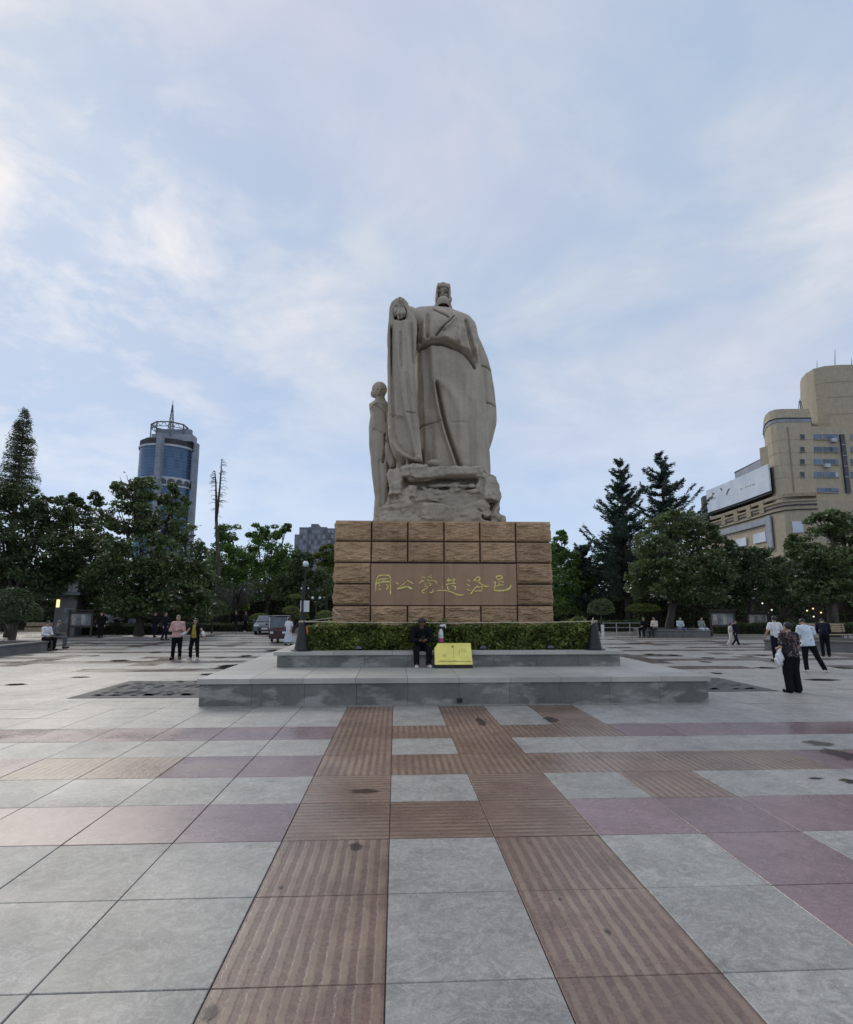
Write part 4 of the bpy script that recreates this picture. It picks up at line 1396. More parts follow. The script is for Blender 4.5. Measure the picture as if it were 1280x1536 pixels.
def conifer(name, label, Y, x, ytop, ybase_px, wpx, spiky, leafm, nw, leaders=1, seed=0, needle=0.34, droop=-0.1, group=None, gapf=1.0):
    rr_ = np.random.default_rng(seed)
    top = D(x, ytop, Y)
    Ht = top.z
    root = empty(name, (top.x, Y, 0))
    tag(root, label, 'tree', group)
    s = Y / FPX
    z0 = D(x, ybase_px, Y).z
    tb = MB()
    tb.tube([(0, 0, -0.1), (0.05, 0, Ht * 0.5), (0, 0, Ht)], [Ht * 0.017, Ht * 0.011, 0.015], 8)
    C, Dd = [], []
    for k in range(nw):
        u = (k + rr_.uniform(0, 0.8)) / nw
        z = z0 + (Ht - z0) * u
        Lb = wpx / 2 * s * (1 - u) ** 0.85 + 0.25
        nb_ = 6 if u < 0.85 else 4
        for q in range(nb_):
            th = rr_.uniform(0, 2 * math.pi)
            ln = Lb * (rr_.uniform(0.35, 1.35) if spiky else rr_.uniform(0.75, 1.05))
            d = np.array((math.cos(th), math.sin(th), 0))
            rise = rr_.uniform(0.05, 0.85) if spiky else droop + rr_.uniform(-0.1, 0.12)
            p0 = np.array((0, 0, z))
            p1 = p0 + d * ln * 0.5 + np.array((0, 0, ln * 0.5 * rise))
            p2 = p0 + d * ln + np.array((0, 0, ln * rise * (1.25 if spiky else 0.7)))
            tb.tube([p0, p1, p2], [0.05 + 0.012 * ln, 0.03, 0.012], 5)
            m_n = int((30 + 75 * ln) * gapf)
            t_ = rr_.uniform(0.12, 1.02, m_n)
            base = np.where(t_[:, None] < 0.5, p0 + (p1 - p0) * (t_ * 2)[:, None], p1 + (p2 - p1) * (t_ * 2 - 1)[:, None])
            side = np.cross(d, (0, 0, 1.0))
            wd = (0.30 + 0.25 * ln) * (1 - t_ * 0.75)
            off = rr_.uniform(-1, 1, m_n) * wd * (0.5 if spiky else 0.8)
            C.append(base + side * off[:, None] + rr_.normal(size=(m_n, 3)) * [0.05, 0.05, 0.10 if spiky else 0.19])
            Dd.append(d * 0.8 + side * np.sign(off)[:, None] * 0.5 + np.array((0, 0, 0.35 if spiky else -0.25)))
    C = np.vstack(C)
    Dd = np.vstack(Dd)
    v, f = leaf_quads(C, needle, 0.26, 0.3, dirs=Dd, fold=0.04)
    link('crown', mesh_np('crown', v, f, leafm), root)
    tb.build('trunk', 'bark', root, smooth=True)
    return root


conifer('redwood_tree', 'slim conical redwood rising above the dark trees', 54, 38, 614, 748, 66, False, 'leaf_metasequoia', 34, seed=5, needle=0.24, droop=0.15, gapf=0.46)
conifer('cedar_tree', 'dark pointed cedar nearer the pedestal, with a single slim tip', 57, 930, 692, 905, 128, True, 'leaf_conifer', 34, seed=9, needle=0.36, group='dark cedars', gapf=0.7)
conifer('cedar_tree', 'taller ragged cedar behind the blossoming magnolia, with long side branches', 59, 990, 677, 900, 150, True, 'leaf_conifer', 30, seed=23, needle=0.40, group='dark cedars', gapf=0.62)
conifer('cedar_tree', 'small dark cedar between the pedestal and the taller cedars', 60, 876, 815, 925, 84, True, 'leaf_conifer', 12, seed=31, needle=0.42, group='dark cedars')

# bare dead conifer with two leaders
dt = empty('dead_tree', (D(325, 900, 58).x, 58, 0))
tag(dt, 'bare dead conifer with two thin leaders above the green trees', 'tree')
mb = MB()
rr = random.Random(3)
o0 = dt.location
fork = D(324.5, 778, 58) - o0
l1 = [D(x, y, 58) - o0 for x, y in ((324.5, 778), (327, 760), (330, 730), (332, 705), (332.5, 688))]
l2 = [D(x, y, 58) - o0 for x, y in ((324.5, 778), (324.5, 750), (324, 725), (322.5, 706))]
mb.tube([(0, 0, -0.1), (0.1, 0, fork.z * 0.5), fork], [0.26, 0.2, 0.15], 8)
mb.tube(l1, [0.15, 0.12, 0.09, 0.06, 0.02], 7)
mb.tube(l2, [0.13, 0.11, 0.08, 0.03], 7)
for (ln, nn, sgn) in ((l1, 44, 1), (l2, 40, -1)):
    for k in range(nn):
        u = rr.random() ** 0.8
        a = u * (len(ln) - 1)
        i = min(int(a), len(ln) - 2)
        p = ln[i].lerp(ln[i + 1], a - i)
        lg = rr.uniform(0.4, 1.0) * (1.25 - 0.75 * u)
        th = rr.uniform(-1.8, 1.8) + (0 if sgn > 0 else math.pi)
        d = Vector((math.cos(th), math.sin(th), 0))
        e1 = p + d * lg * 0.55 + Vector((0, 0, 0.12 * lg))
        e2 = p + d * lg + Vector((0, 0, -0.12 * lg))
        mb.tube([p, e1, e2], [0.028, 0.02, 0.008], 4)
        for q in range(2):
            mb.tube([e1.lerp(e2, 0.4 * q), e1.lerp(e2, 0.4 * q) + Vector((rr.uniform(-0.2, 0.2), rr.uniform(-0.2, 0.2), rr.uniform(-0.3, 0.05)))], [0.012, 0.006], 4)
mb.build('trunk', 'bark', dt, smooth=True)

# a leafless grey thicket of arching twigs
tw = empty('bare_tree', (D(352, 940, 56).x, 56, 0))
tag(tw, 'small leafless grey tree with arching twigs before the fresh green trees', 'tree')
mb = MB()
rr = random.Random(9)
mb.tube([(0, 0, -0.1), (0.1, 0, 1.4), (0.0, 0, 3.0)], [0.14, 0.11, 0.08], 8)
for k in range(70):
    th = rr.uniform(0, 6.28)
    ln = rr.uniform(1.2, 3.2)
    z = rr.uniform(1.4, 3.0)
    d = Vector((math.cos(th), math.sin(th), 0))
    p = [Vector((0, 0, z)), d * ln * 0.35 + Vector((0, 0, z + ln * 0.5)), d * ln * 0.75 + Vector((0, 0, z + ln * 0.62)), d * ln * 1.05 + Vector((0, 0, z + ln * 0.4))]
    mb.tube(p, [0.035, 0.025, 0.015, 0.006], 4)
    for q in range(4):
        s_ = p[1].lerp(p[3], rr.random())
        mb.tube([s_, s_ + Vector((rr.uniform(-0.5, 0.5), rr.uniform(-0.5, 0.5), rr.uniform(-0.2, 0.5)))], [0.012, 0.005], 3)
mb.build('trunk', 'bark_grey', tw, smooth=True)


# clipped domes and rounded shrubs
def dome(name, label, Y, px, py, rxp, ryp, leafm, cat='shrub', group=None, pads=None, leaf=0.11, dens=1.0):
    root = empty(name, (D(px, 940, Y).x, Y, 0))
    tag(root, label, cat, group)
    V, F, nb = [], [], 0
    tb = MB()
    for (x, y, a, b) in (pads or [(px, py, rxp, ryp)]):
        c, r = lobe_world((x, y, a, b), Y)
        n = int(dens * 32 * r[0] * r[2] / (leaf * leaf)) + 200
        d = NR.normal(size=(n, 3))
        d /= np.linalg.norm(d, axis=1, keepdims=True)
        d[:, 2] = np.where(d[:, 2] < -0.25, d[:, 2] * 0.4, d[:, 2])
        P_ = c + d * r * NR.uniform(0.86, 1.04, n)[:, None]
        v, f = leaf_quads(P_, leaf, 0.5)
        V.append(v)
        F.append(f + nb)
        nb += len(v)
        e = Vector(c) - root.location
        tb.tube([(0, 0, -0.1), (e.x * 0.4, e.y * 0.5, e.z * 0.5), e], [0.09, 0.07, 0.04], 6)
    link('crown', mesh_np('crown', np.vstack(V) - np.array(root.location), np.vstack(F), leafm), root)
    tb.build('stem', 'bark', root)
    return root


dome('clipped_shrub', 'wide clipped dome shrub above the small grey car', 50, 390, 928, 15, 8, 'leaf_yellowgreen')
dome('cloud_pruned_tree', 'cloud-pruned shrub with bright tiers beside the sign post', 50, 440, 900, 10, 6, 'leaf_yellowgreen', pads=[(443, 896, 10, 5), (437, 917, 13, 8), (452, 926, 12, 6)])
dome('clipped_shrub', 'rounded clipped shrub tucked against the pedestal edge', 47, 488, 925, 15, 9, 'leaf_yellowgreen')
dome('shrub', 'dark rounded shrub below the dark cedars', 48, 902, 915, 20, 17, 'leaf_dark', leaf=0.16)
dome('shrub', 'bright shrubbery behind the dark trunk of the rounded magnolia', 54, 965, 914, 26, 9, 'leaf_yellowgreen', leaf=0.18)
dome('shrub', 'pale spreading bush behind the low seat planter', 33, 22, 915, 30, 28, 'leaf_dark', leaf=0.16, pads=[(20, 900, 26, 18), (30, 922, 30, 20), (0, 930, 26, 16)])
dome('shrub', 'low green shrub in the bed behind the standing couple', 50, 318, 918, 26, 18, 'leaf_dark', leaf=0.16)
dome('shrub', 'drooping shrub beyond the notice board', 52, 115, 905, 18, 26, 'leaf_green', leaf=0.16)


def box_leaves(name, label, x0, x1, y0, y1, z0, z1, leaf, leafm, n, cat='hedge', rough=0.06, group=None, fill='soil'):
    root = empty(name, ((x0 + x1) / 2, (y0 + y1) / 2, z0))
    tag(root, label, cat, group)
    o = np.array(root.location)
    u = NR.uniform(size=(n, 3))
    side = NR.choice(4, n, p=[0.5, 0.34, 0.08, 0.08])
    u[:, 1] = np.where(side == 0, NR.uniform(-0.02, 0.14, n), u[:, 1])
    u[:, 2] = np.where(side == 1, NR.uniform(0.86, 1.04, n), u[:, 2])
    u[:, 0] = np.where(side == 2, NR.uniform(-0.005, 0.02, n), np.where(side == 3, NR.uniform(0.98, 1.005, n), u[:, 0]))
    P_ = np.array((x0, y0, z0)) + u * (x1 - x0, y1 - y0, z1 - z0)
    q = np.stack([P_[:, 0] * 1.6, P_[:, 1] * 1.6, P_[:, 2] * 1.6], -1)
    b = fbm(q, 2, 3)
    P_[:, 1] += np.where(side == 0, b * rough * 2.2, 0)
    P_[:, 2] += np.where(side == 1, b * rough * 2.2, 0)
    v, f = leaf_quads(P_ - o, leaf, 0.5, 0.6)
    link('foliage', mesh_np('foliage', v, f, leafm), root)
    i = 0.16
    MB().box(x0 + i - o[0], x1 - i - o[0], y0 + i - o[1], y1 - i - o[1], -0.02, (z1 - z0) * 0.80).build('inner_twigs', fill, root)
    return root


HX0, HX1 = D(462, 960, 16.0).x, D(890, 960, 16.0).x
HZ1 = D(660, 940, 15.85).z
box_leaves('box_hedge', 'low clipped yellow-green hedge in the kerbed bed before the pedestal', HX0, HX1, 15.86, 16.62, UZ - 0.03, HZ1, 0.115, 'leaf_hedge', 16000, rough=0.13)
for (xa, xb, lab) in ((HX0, DX0 - 0.12, 'short hedge running back along the pedestal, on the side of the robed attendant'), (DX1 + 0.12, HX1, 'short hedge running back along the pedestal, on the side of the cedars')):
    box_leaves('box_hedge', lab, xa, xb, 16.64, 21.2, UZ - 0.03, HZ1 - 0.02, 0.10, 'leaf_hedge', 3500)

for (xa, xb, Y, y1, lf, lm, lab) in ((-60, 330, 58, 915, 0.26, 'leaf_dark', 'tall dark hedge closing the park behind the benches of the magnolia side'), (330, 545, 66, 913, 0.26, 'leaf_dark', 'tall dark hedge behind the parked vehicles'), (800, 960, 66, 914, 0.26, 'leaf_dark', 'tall dark hedge below the cedars'), (960, 1340, 60, 916, 0.26, 'leaf_dark', 'tall dark hedge behind the dark notice board')):
    a_, b_ = D(xa, 900, Y), D(xb, 900, Y)
    box_leaves('tall_hedge', lab, a_.x, b_.x, Y, Y + 1.8, 0.0, D(640, y1, Y).z + 1.6, lf, lm, int((b_.x - a_.x) * 620), rough=0.35)
for (xa, xb, Y, zt, lf, lm, lab) in ((92, 300, 47.5, 0.8, 0.14, 'leaf_dark', 'low trimmed hedge along the plaza edge under the broad magnolia'), (300, 380, 53, 0.7, 0.14, 'leaf_dark', 'low trimmed hedge behind the strolling pair'), (895, 965, 52, 0.9, 0.14, 'leaf_dark', 'low trimmed hedge behind the pipe railing'), (1075, 1290, 46.5, 0.8, 0.14, 'leaf_dark', 'low trimmed hedge behind the slatted bench')):
    a_, b_ = D(xa, 900, Y), D(xb, 900, Y)
    box_leaves('low_hedge', lab, a_.x, b_.x, Y, Y + 1.3, 0.0, zt, lf, lm, int((b_.x - a_.x) * 420), rough=0.08)

# ------------------------------------------------------------------ buildings
stone('tan_cladding', (0.52, 0.445, 0.32), (0.41, 0.35, 0.25), rough=0.8, streak=0.3, bump=0.1, fine=6)
stone('tan_trim', (0.40, 0.335, 0.235), (0.30, 0.25, 0.175), rough=0.8, streak=0.3, bump=0.1, fine=6)
mat('frame_grey', (0.28, 0.30, 0.34), 0.6, 0.1, 0.5)
mat('billboard_white', (0.62, 0.66, 0.70), 0.5, 0.10, 0.25, col2=(0.46, 0.53, 0.62))
mat('print_dark', (0.05, 0.06, 0.09), 0.6, 0.2, 2)
mat('roof_dark', (0.05, 0.05, 0.055), 0.8, 0.2, 1)
mat('tower_concrete', (0.25, 0.275, 0.31), 0.7, 0.12, 0.3)
mat('tower_band', (0.50, 0.52, 0.55), 0.6, 0.1, 0.3)
mat('apartment_grey', (0.20, 0.225, 0.26), 0.8, 0.12, 0.12)
mat('steel_lattice', (0.12, 0.13, 0.15), 0.5, 0.1, 1, metal=0.4)


def glassmat(name, c1, c2, rough, cell):
    """coated curtain-wall glass with faint pane-to-pane tone"""
    m = bpy.data.materials.new(name)
    m.use_nodes = True
    t, b = nodes_of(m)
    pos = t.nodes.new('ShaderNodeNewGeometry').outputs['Position']
    sn = t.nodes.new('ShaderNodeVectorMath')
    sn.operation = 'SNAP'
    sn.inputs[1].default_value = cell
    t.links.new(pos, sn.inputs[0])
    wn = t.nodes.new('ShaderNodeTexWhiteNoise')
    t.links.new(sn.outputs[0], wn.inputs['Vector'])
    col = tramp(t, tmath(t, 'ADD', tmath(t, 'MULTIPLY', wn.outputs['Value'], 0.35), tmath(t, 'MULTIPLY', tnoise(t, pos, 0.12, 3), 0.65)), [(0.3, c2), (0.7, c1)])
    t.links.new(col, b.inputs['Base Color'])
    b.inputs['Roughness'].default_value = rough
    b.inputs['Metallic'].default_value = 0.35
    M[name] = m


glassmat('tower_glass', (0.075, 0.135, 0.22), (0.045, 0.09, 0.16), 0.25, (2.2, 2.2, 3.4))
glassmat('window_glass', (0.16, 0.22, 0.28), (0.08, 0.11, 0.15), 0.12, (1.6, 1.6, 2.0))
mat('dark_glass', (0.05, 0.055, 0.065), 0.15, 0.2, 0.5)


# --- round glass tower with mast
TY = 220.0
tc_ = D(250.5, 700, TY)
tw_ = empty('glass_tower', (tc_.x, TY, 0))
tag(tw_, 'round blue glass office tower with a lattice mast on its roof', 'building')
RT = (D(290, 700, TY).x - D(211, 700, TY).x) / 2


def tz(y, Y=TY - 9.5):
    return D(250, y, Y).z


MB().lathe([(RT, -1), (RT, tz(720))], n=64).build('glass_wall', 'tower_glass', tw_, smooth=False)
MB().lathe([(RT + 0.25, tz(728)), (RT + 0.25, tz(714))], n=64).build('arch_band', 'tower_band', tw_)
MB().lathe([(RT, tz(714) + 0.01), (RT, tz(668))], n=64).build('upper_glass_wall', 'tower_glass', tw_)
MB().lathe([(RT + 0.35, tz(668)), (RT + 0.45, tz(665))], n=64).build('cornice', 'tower_band', tw_)
MB().lathe([(RT + 0.1, tz(665) + 0.01), (RT + 0.1, tz(656.5))], n=64).build('roof_parapet', 'roof_dark', tw_)
MB().lathe([(RT - 1.2, tz(656.5) + 0.01), (RT - 1.2, tz(653))], n=48).build('roof_slab', 'tower_concrete', tw_)
# floor lines
for k in range(9):
    z = tz(714) + (tz(668) - tz(714)) * (k + 1) / 10
    MB().lathe([(RT + 0.05, z - 0.03), (RT + 0.05, z + 0.03)], n=64).build('spandrel_line', 'frame_grey', tw_)
# arched windows of the white band
for k in range(9):
    th = R(-90 + (k - 4) * 17 + 14)
    mb = MB()
    pts = [(-1.3, -1.0)] + [(1.3 * math.cos(a), 1.2 * math.sin(a) - 0.2) for a in np.linspace(math.pi, 0, 9)] + [(1.3, -1.0)]
    ux, uy = -math.sin(th), math.cos(th)
    c = (math.cos(th) * (RT + 0.28), math.sin(th) * (RT + 0.28), tz(721))
    mb.add([(c[0] + ux * p, c[1] + uy * p, c[2] + q) for p, q in pts], [tuple(range(len(pts)))])
    mb.add([(c[0] + ux * p + math.cos(th) * 0.1, c[1] + uy * p + math.sin(th) * 0.1, c[2] + q) for p, q in pts], [tuple(range(len(pts)))])
    mb.build('arched_window', 'dark_glass', tw_)


def tbox(x0, x1, ytop, Y, dep, name, m):
    a, b = D(x0, 700, Y), D(x1, 700, Y)
    MB().box(a.x - tc_.x, b.x - tc_.x, Y - TY, Y - TY + dep, -1, D(250, ytop, Y).z).build(name, m, tw_)


tbox(231.5, 239.5, 649, TY - 12.2, 3, 'pilaster', 'tower_concrete')
tbox(289, 294.5, 664, TY - 3, 2.2, 'side_slab', 'tower_concrete')
a, b = D(224, 700, TY - 5), D(286, 700, TY - 5)
zb_, zt_ = tz(656), D(250, 651, TY - 5).z
MB().box(a.x - tc_.x, b.x - tc_.x, -5, 0, zb_, zt_).build('plant_room', 'tower_concrete', tw_)
a, b = D(231, 700, TY - 2), D(283, 700, TY - 2)
MB().box(a.x - tc_.x, b.x - tc_.x, -2, 0, zt_ + 0.01, D(250, 643.5, TY - 2).z).build('plant_room', 'apartment_grey', tw_)
# octagonal roof frame
mb = MB()
ring = []
zr0, zr1 = zt_, D(250, 639.5, TY).z
rr8 = (D(281, 640, TY).x - D(229, 640, TY).x) / 2
cxo = D(255, 640, TY).x - tc_.x
for k in range(8):
    th = R(22.5 + 45 * k)
    ring.append(Vector((cxo + rr8 * math.cos(th), rr8 * math.sin(th), zr1)))
for k in range(8):
    p, q = ring[k], ring[(k + 1) % 8]
    mb.tube([p, q], 0.28, 6)
    mb.tube([p - Vector((0, 0, 1.6)), q - Vector((0, 0, 1.6))], 0.14, 5)
    mb.tube([(p.x, p.y, zr0 - 1), p], 0.22, 6)
    for j in range(4):
        s_ = p.lerp(q, j / 4)
        e_ = p.lerp(q, (j + 1) / 4)
        mb.tube([s_ - Vector((0, 0, 1.6 if j % 2 else 0)), e_ - Vector((0, 0, 0 if j % 2 else 1.6))], 0.10, 4)
mb.build('roof_frame', 'steel_lattice', tw_)
mb = MB()
m0 = D(256, 652, TY)
mt_ = D(256, 607, TY)
bx_ = m0.x - tc_.x
hw = 1.0
for (sx, sy) in ((-1, -1), (1, -1), (1, 1), (-1, 1)):
    mb.tube([(bx_ + sx * hw, sy * hw, m0.z - 1), (bx_ + sx * 0.1, sy * 0.1, mt_.z)], [0.16, 0.10], 5)
for k in range(9):
    u0, u1 = k / 10, (k + 1) / 10
    for (s1, s2) in (((-1, -1), (1, -1)), ((1, -1), (1, 1)), ((1, 1), (-1, 1)), ((-1, 1), (-1, -1))):
        w0, w1 = hw * (1 - u0 * 0.9), hw * (1 - u1 * 0.9)
        z0_, z1_ = m0.z + (mt_.z - m0.z) * u0, m0.z + (mt_.z - m0.z) * u1
        mb.tube([(bx_ + s1[0] * w0, s1[1] * w0, z0_), (bx_ + s2[0] * w1, s2[1] * w1, z1_)], 0.09, 4)
mb.tube([(bx_, 0, mt_.z - 3), (bx_, 0, D(256, 600, TY).z)], [0.18, 0.06], 6)
mb.build('mast', 'steel_lattice', tw_)

# --- grey apartment block
AYD = 270.0
ab = empty('apartment_block', (D(472, 800, AYD).x, AYD, 0))
tag(ab, 'distant grey apartment block with a stepped roofline beyond the green trees', 'building')
for (x0, x1, yt, dy) in ((441, 449, 801, 2), (449, 462, 791, 0), (462, 490, 790, 1.0), (465, 476, 784.5, 3), (490, 512, 792, 0.5)):
    a, b = D(x0, 800, AYD), D(x1, 800, AYD)
    MB().box(a.x - ab.location.x + 0.02, b.x - ab.location.x - 0.02, dy, 18, -1, D(470, yt, AYD).z).build('wall', 'apartment_grey', ab)
for k in range(5):
    z = D(470, 797 + k * 8, AYD).z
    for x in (444.5, 452, 457.5, 465, 469, 473.5, 478.5, 486, 494, 499):
        if k == 0 and x < 449:
            continue
        a = D(x, 800, AYD)
        w0 = a.x - ab.location.x
        MB().box(w0 - 0.65, w0 + 0.65, -0.06 if x > 449 and x < 462 or x > 490 else 0.94 - (0 if x > 462 else -1.0), 0.4 if x > 449 and x < 462 or x > 490 else 2.4, z - 0.8, z + 0.8).build('window', 'frame_grey' if (k + int(x)) % 3 else 'steel_lattice', ab)

# --- tan curved building on the right
RBY = 138.0
rb = empty('curved_building', (D(1220, 900, RBY).x, RBY, 0))
tag(rb, 'tan curved building with stepped towers and a long white billboard, beyond the trees', 'building')


def rz_(x, y, Y):
    return D(x, y, Y).z


def wpts(pts, off=0.0):
    """photo columns and depths -> plan points, pushed out towards the plaza by off along the face normal"""
    P_ = [np.array((D(x, 800, Y).x, Y)) for x, Y in pts]
    out = []
    for k, p in enumerate(P_):
        d = P_[min(k + 1, len(P_) - 1)] - P_[max(k - 1, 0)]
        n_ = np.array((d[1], -d[0]))
        n_ /= np.linalg.norm(n_) + 1e-9
        if n_ @ p > 0:
            n_ = -n_
        out.append(p + n_ * off)
    return [(p[0] - rb.location.x, p[1] - RBY) for p in out]


def plan(pts, back, off=0.0):
    out = wpts(pts, off)
    x0, x1 = pts[0][0], pts[-1][0]
    return out + [(D(x1 + 2, 800, back).x - rb.location.x, back - RBY), (D(x0 + 6, 800, back).x - rb.location.x, back - RBY)]


POD = [(1054, 182), (1072, 175), (1090, 168), (1110, 160.5), (1130, 153.5), (1150, 146.8), (1165, 142), (1180, 138.8), (1200, 137), (1230, 136), (1260, 135.6), (1340, 135)]
zc0 = rz_(1165, 757, 142)
MB().prism(plan(POD, 200), 'z', -1, zc0).build('podium_wall', 'tan_cladding', rb)
for (dy, ya, yb, m) in ((-0.45, 757, 754.5, 'tan_trim'), (-0.3, 763, 761.2, 'roof_dark'), (-0.42, 768.5, 766.5, 'tan_trim'), (-0.3, 769.6, 768.6, 'roof_dark'), (-0.25, 750, 745, 'tan_trim')):
    MB().prism(plan(POD[:10], 186, -(dy)), 'z', rz_(1165, ya, 142), rz_(1165, yb, 142)).build('cornice', m, rb)
# fascia brackets under the billboard
for x, Y in ((1088, 168.8), (1107, 161.6), (1127, 154.4), (1147, 147.7)):
    c = D(x, 800, Y)
    MB().box(c.x - rb.location.x - 0.5, c.x - rb.location.x + 0.5, Y - RBY - 1.4, Y - RBY + 0.6, rz_(1165, 766, 142), rz_(1165, 746, 142), 0, 0.1).build('bracket', 'tan_trim', rb)
# dark louvre band behind and under the billboard, then the billboard itself
BB = [(1066, 176), (1085, 168.5), (1108, 160), (1130, 152.3), (1148, 146.2), (1164, 141.2)]
zb0, zb1 = rz_(1165, 737, 142), rz_(1165, 697, 142)
MB().prism(plan(BB, 184, 0.0), 'z', zb0 - 0.55, zb1 - 0.3).build('billboard_frame', 'roof_dark', rb)
BP, BQ = wpts(BB, 0.35), wpts(BB, 0.02)
for k in range(5):
    MB().prism([BP[k], BP[k + 1], BQ[k + 1], BQ[k]], 'z', zb0, zb1).build('billboard_panel', 'billboard_white', rb)
a = D(1055, 800, 181)
MB().prism(plan([(1055.5, 182), (1058, 179), (1065, 176.6)], 190), 'z', zc0 - 2, zb1 - 1.2).build('billboard_end', 'roof_dark', rb)


def bb_at(x):
    for (x0, Y0), (x1, Y1) in zip(BB[:-1], BB[1:]):
        if x0 <= x <= x1:
            return Y0 + (Y1 - Y0) * (x - x0) / (x1 - x0)
    return 150


BM = wpts(BB, 0.40)


def bmark(poly):
    """a printed mark on the billboard, given as a photo-pixel polygon pressed on its face"""
    vs = []
    for (x, y) in poly:
        r_ = ray(x, y)
        for (x0, y0), (x1, y1) in zip(BM[:-1], BM[1:]):
            ax, ay, bx, by = x0 + rb.location.x, y0 + RBY, x1 + rb.location.x, y1 + RBY
            den_ = r_.x * (by - ay) - r_.y * (bx - ax)
            t_ = (ax * (by - ay) - ay * (bx - ax)) / den_
            px_, py_ = r_.x * t_, r_.y * t_
            u_ = ((px_ - ax) * (bx - ax) + (py_ - ay) * (by - ay)) / ((bx - ax) ** 2 + (by - ay) ** 2)
            if -0.05 <= u_ <= 1.05:
                vs.append((px_ - rb.location.x, py_ - RBY, CAMH + r_.z * t_))
                break
    if len(vs) == len(poly):
        MB().add(vs, [tuple(range(len(vs)))]).build('printed_mark', 'print_dark', rb)


bmark([(1080.5, 732), (1082, 731.6), (1084, 735.5), (1082, 736)])
bmark([(1091, 737), (1092.5, 733.5), (1095, 732), (1094, 736), (1092, 737.5), (1091.8, 740.5), (1089.6, 743), (1090, 739)])
bmark([(1111, 734), (1113, 732), (1113, 733.5), (1111, 735)])
for x in (1118.5, 1122, 1125.5, 1128.5, 1131):
    y = 730.2 - (x - 1118) * 0.33
    bmark([(x, y), (x + 1.4, y - 0.5), (x + 1.4, y + 0.9), (x, y + 1.4)])
bmark([(1066.6, 749), (1074, 745.8), (1074, 746.6), (1066.6, 750)])
# grey frame and white panels on the podium face
FR = [(1083, 170.5), (1100, 163.9), (1120, 156.6), (1140, 149.8), (1156, 144.6)]


def strip(pts, dY, yt, yb, name, m, thick=0.3):
    """a band following the curved face: yt and yb are read at the column x=1150"""
    z1_, z0_ = rz_(1150, yt, 146.8), rz_(1150, yb, 146.8)
    p = wpts(pts, -dY)
    q = wpts(pts, -dY - thick)[::-1]
    MB().prism(p + q, 'z', z0_, z1_).build(name, m, rb)


strip(FR, -0.5, 778, 787, 'surround', 'frame_grey')
strip([(1153, 145.6), (1161, 143.1)], -0.55, 776, 825, 'surround', 'frame_grey')
strip([(1100, 163.9), (1120, 156.6)], -0.3, 799, 812, 'sign_panel', 'billboard_white')
strip([(1131, 152.8), (1150, 146.6)], -0.3, 797.5, 812, 'sign_panel', 'billboard_white')
strip([(1190, 137.7), (1206, 136.7)], -0.4, 790, 806, 'sign_panel', 'billboard_white')
# rear block above the billboard
MB().prism(plan([(1110, 166), (1130, 158), (1152, 150)], 190), 'z', zb1 - 4, rz_(1150, 689, 150)).build('rear_block', 'frame_grey', rb)
MB().prism(plan([(1109.5, 165.8), (1130, 157.8), (1152.5, 149.8)], 190), 'z', rz_(1150, 689, 150), rz_(1150, 688, 150)).build('rear_roof', 'roof_dark', rb)
MB().prism(plan([(1151, 147), (1164, 144.5)], 160), 'z', zb1 - 5, rz_(1158, 671, 146)).build('stair_block', 'tan_cladding', rb)
# middle tower with the rounded corner
MT = [(1160, 152), (1161.5, 147), (1165, 143.3), (1171, 140.6), (1180, 139), (1192, 138.4), (1234.5, 138)]
zm1 = rz_(1210, 613.5, 138.2)
zm_r = rz_(1250, 640, 138.2)
MB().prism(plan(MT, 165), 'z', zc0 - 0.5, zm1).build('tower_wall', 'tan_cladding', rb)
MB().prism(plan(MT, 160, -(-0.14)), 'z', rz_(1210, 632.5, 138), rz_(1210, 628, 138)).build('parapet_band', 'frame_grey', rb)
MB().prism(plan(MT, 160, -(-0.3)), 'z', rz_(1210, 627.8, 138), rz_(1210, 626.6, 138)).build('parapet_line', 'roof_dark', rb)
MB().prism(plan([(1234.6, 138.05), (1340, 138.05)], 165), 'z', zc0 - 0.5, zm_r).build('tower_wall', 'tan_cladding', rb)
for y in (659, 678, 697, 715.5):
    MB().prism(plan(MT, 160, -(-0.05)), 'z', rz_(1210, y + 0.25, 138), rz_(1210, y, 138)).build('seam', 'tan_trim', rb)
for (x, Y) in ((1186.5, 138.65), (1168, 141.6)):
    c = D(x, 700, Y)
    MB().box(c.x - rb.location.x - (0.14 if x > 1180 else 0.35), c.x - rb.location.x + (0.14 if x > 1180 else 0.35), Y - RBY - 0.5, Y - RBY + 0.4, rz_(x, 738, Y), rz_(x, 641 if x > 1180 else 657, Y)).build('drainpipe', 'tan_trim' if x > 1180 else 'roof_dark', rb)
RW = [651, 670, 688.5, 707.5]


def window(x0, x1, y0, y1, Y, npane, mats=('window_glass',)):
    a, b = D(x0, y0, Y), D(x1, y1, Y)
    ox, oy = rb.location.x, RBY
    fr_ = MB().box(a.x - ox, b.x - ox, Y - oy - 0.12, Y - oy + 0.1, b.z, a.z).build('window', 'frame_grey', rb)
    w0 = (b.x - a.x) / npane
    for k in range(npane):
        MB().box(a.x - ox + k * w0 + 0.06, a.x - ox + (k + 1) * w0 - 0.06, Y - oy - 0.16, Y - oy - 0.13, b.z + 0.08, a.z - 0.08).build('pane', mats[k % len(mats)], fr_)
    # sill
    MB().box(a.x - ox - 0.1, b.x - ox + 0.1, Y - oy - 0.3, Y - oy + 0.05, b.z - 0.14, b.z - 0.01).build('sill', 'tan_trim', fr_)


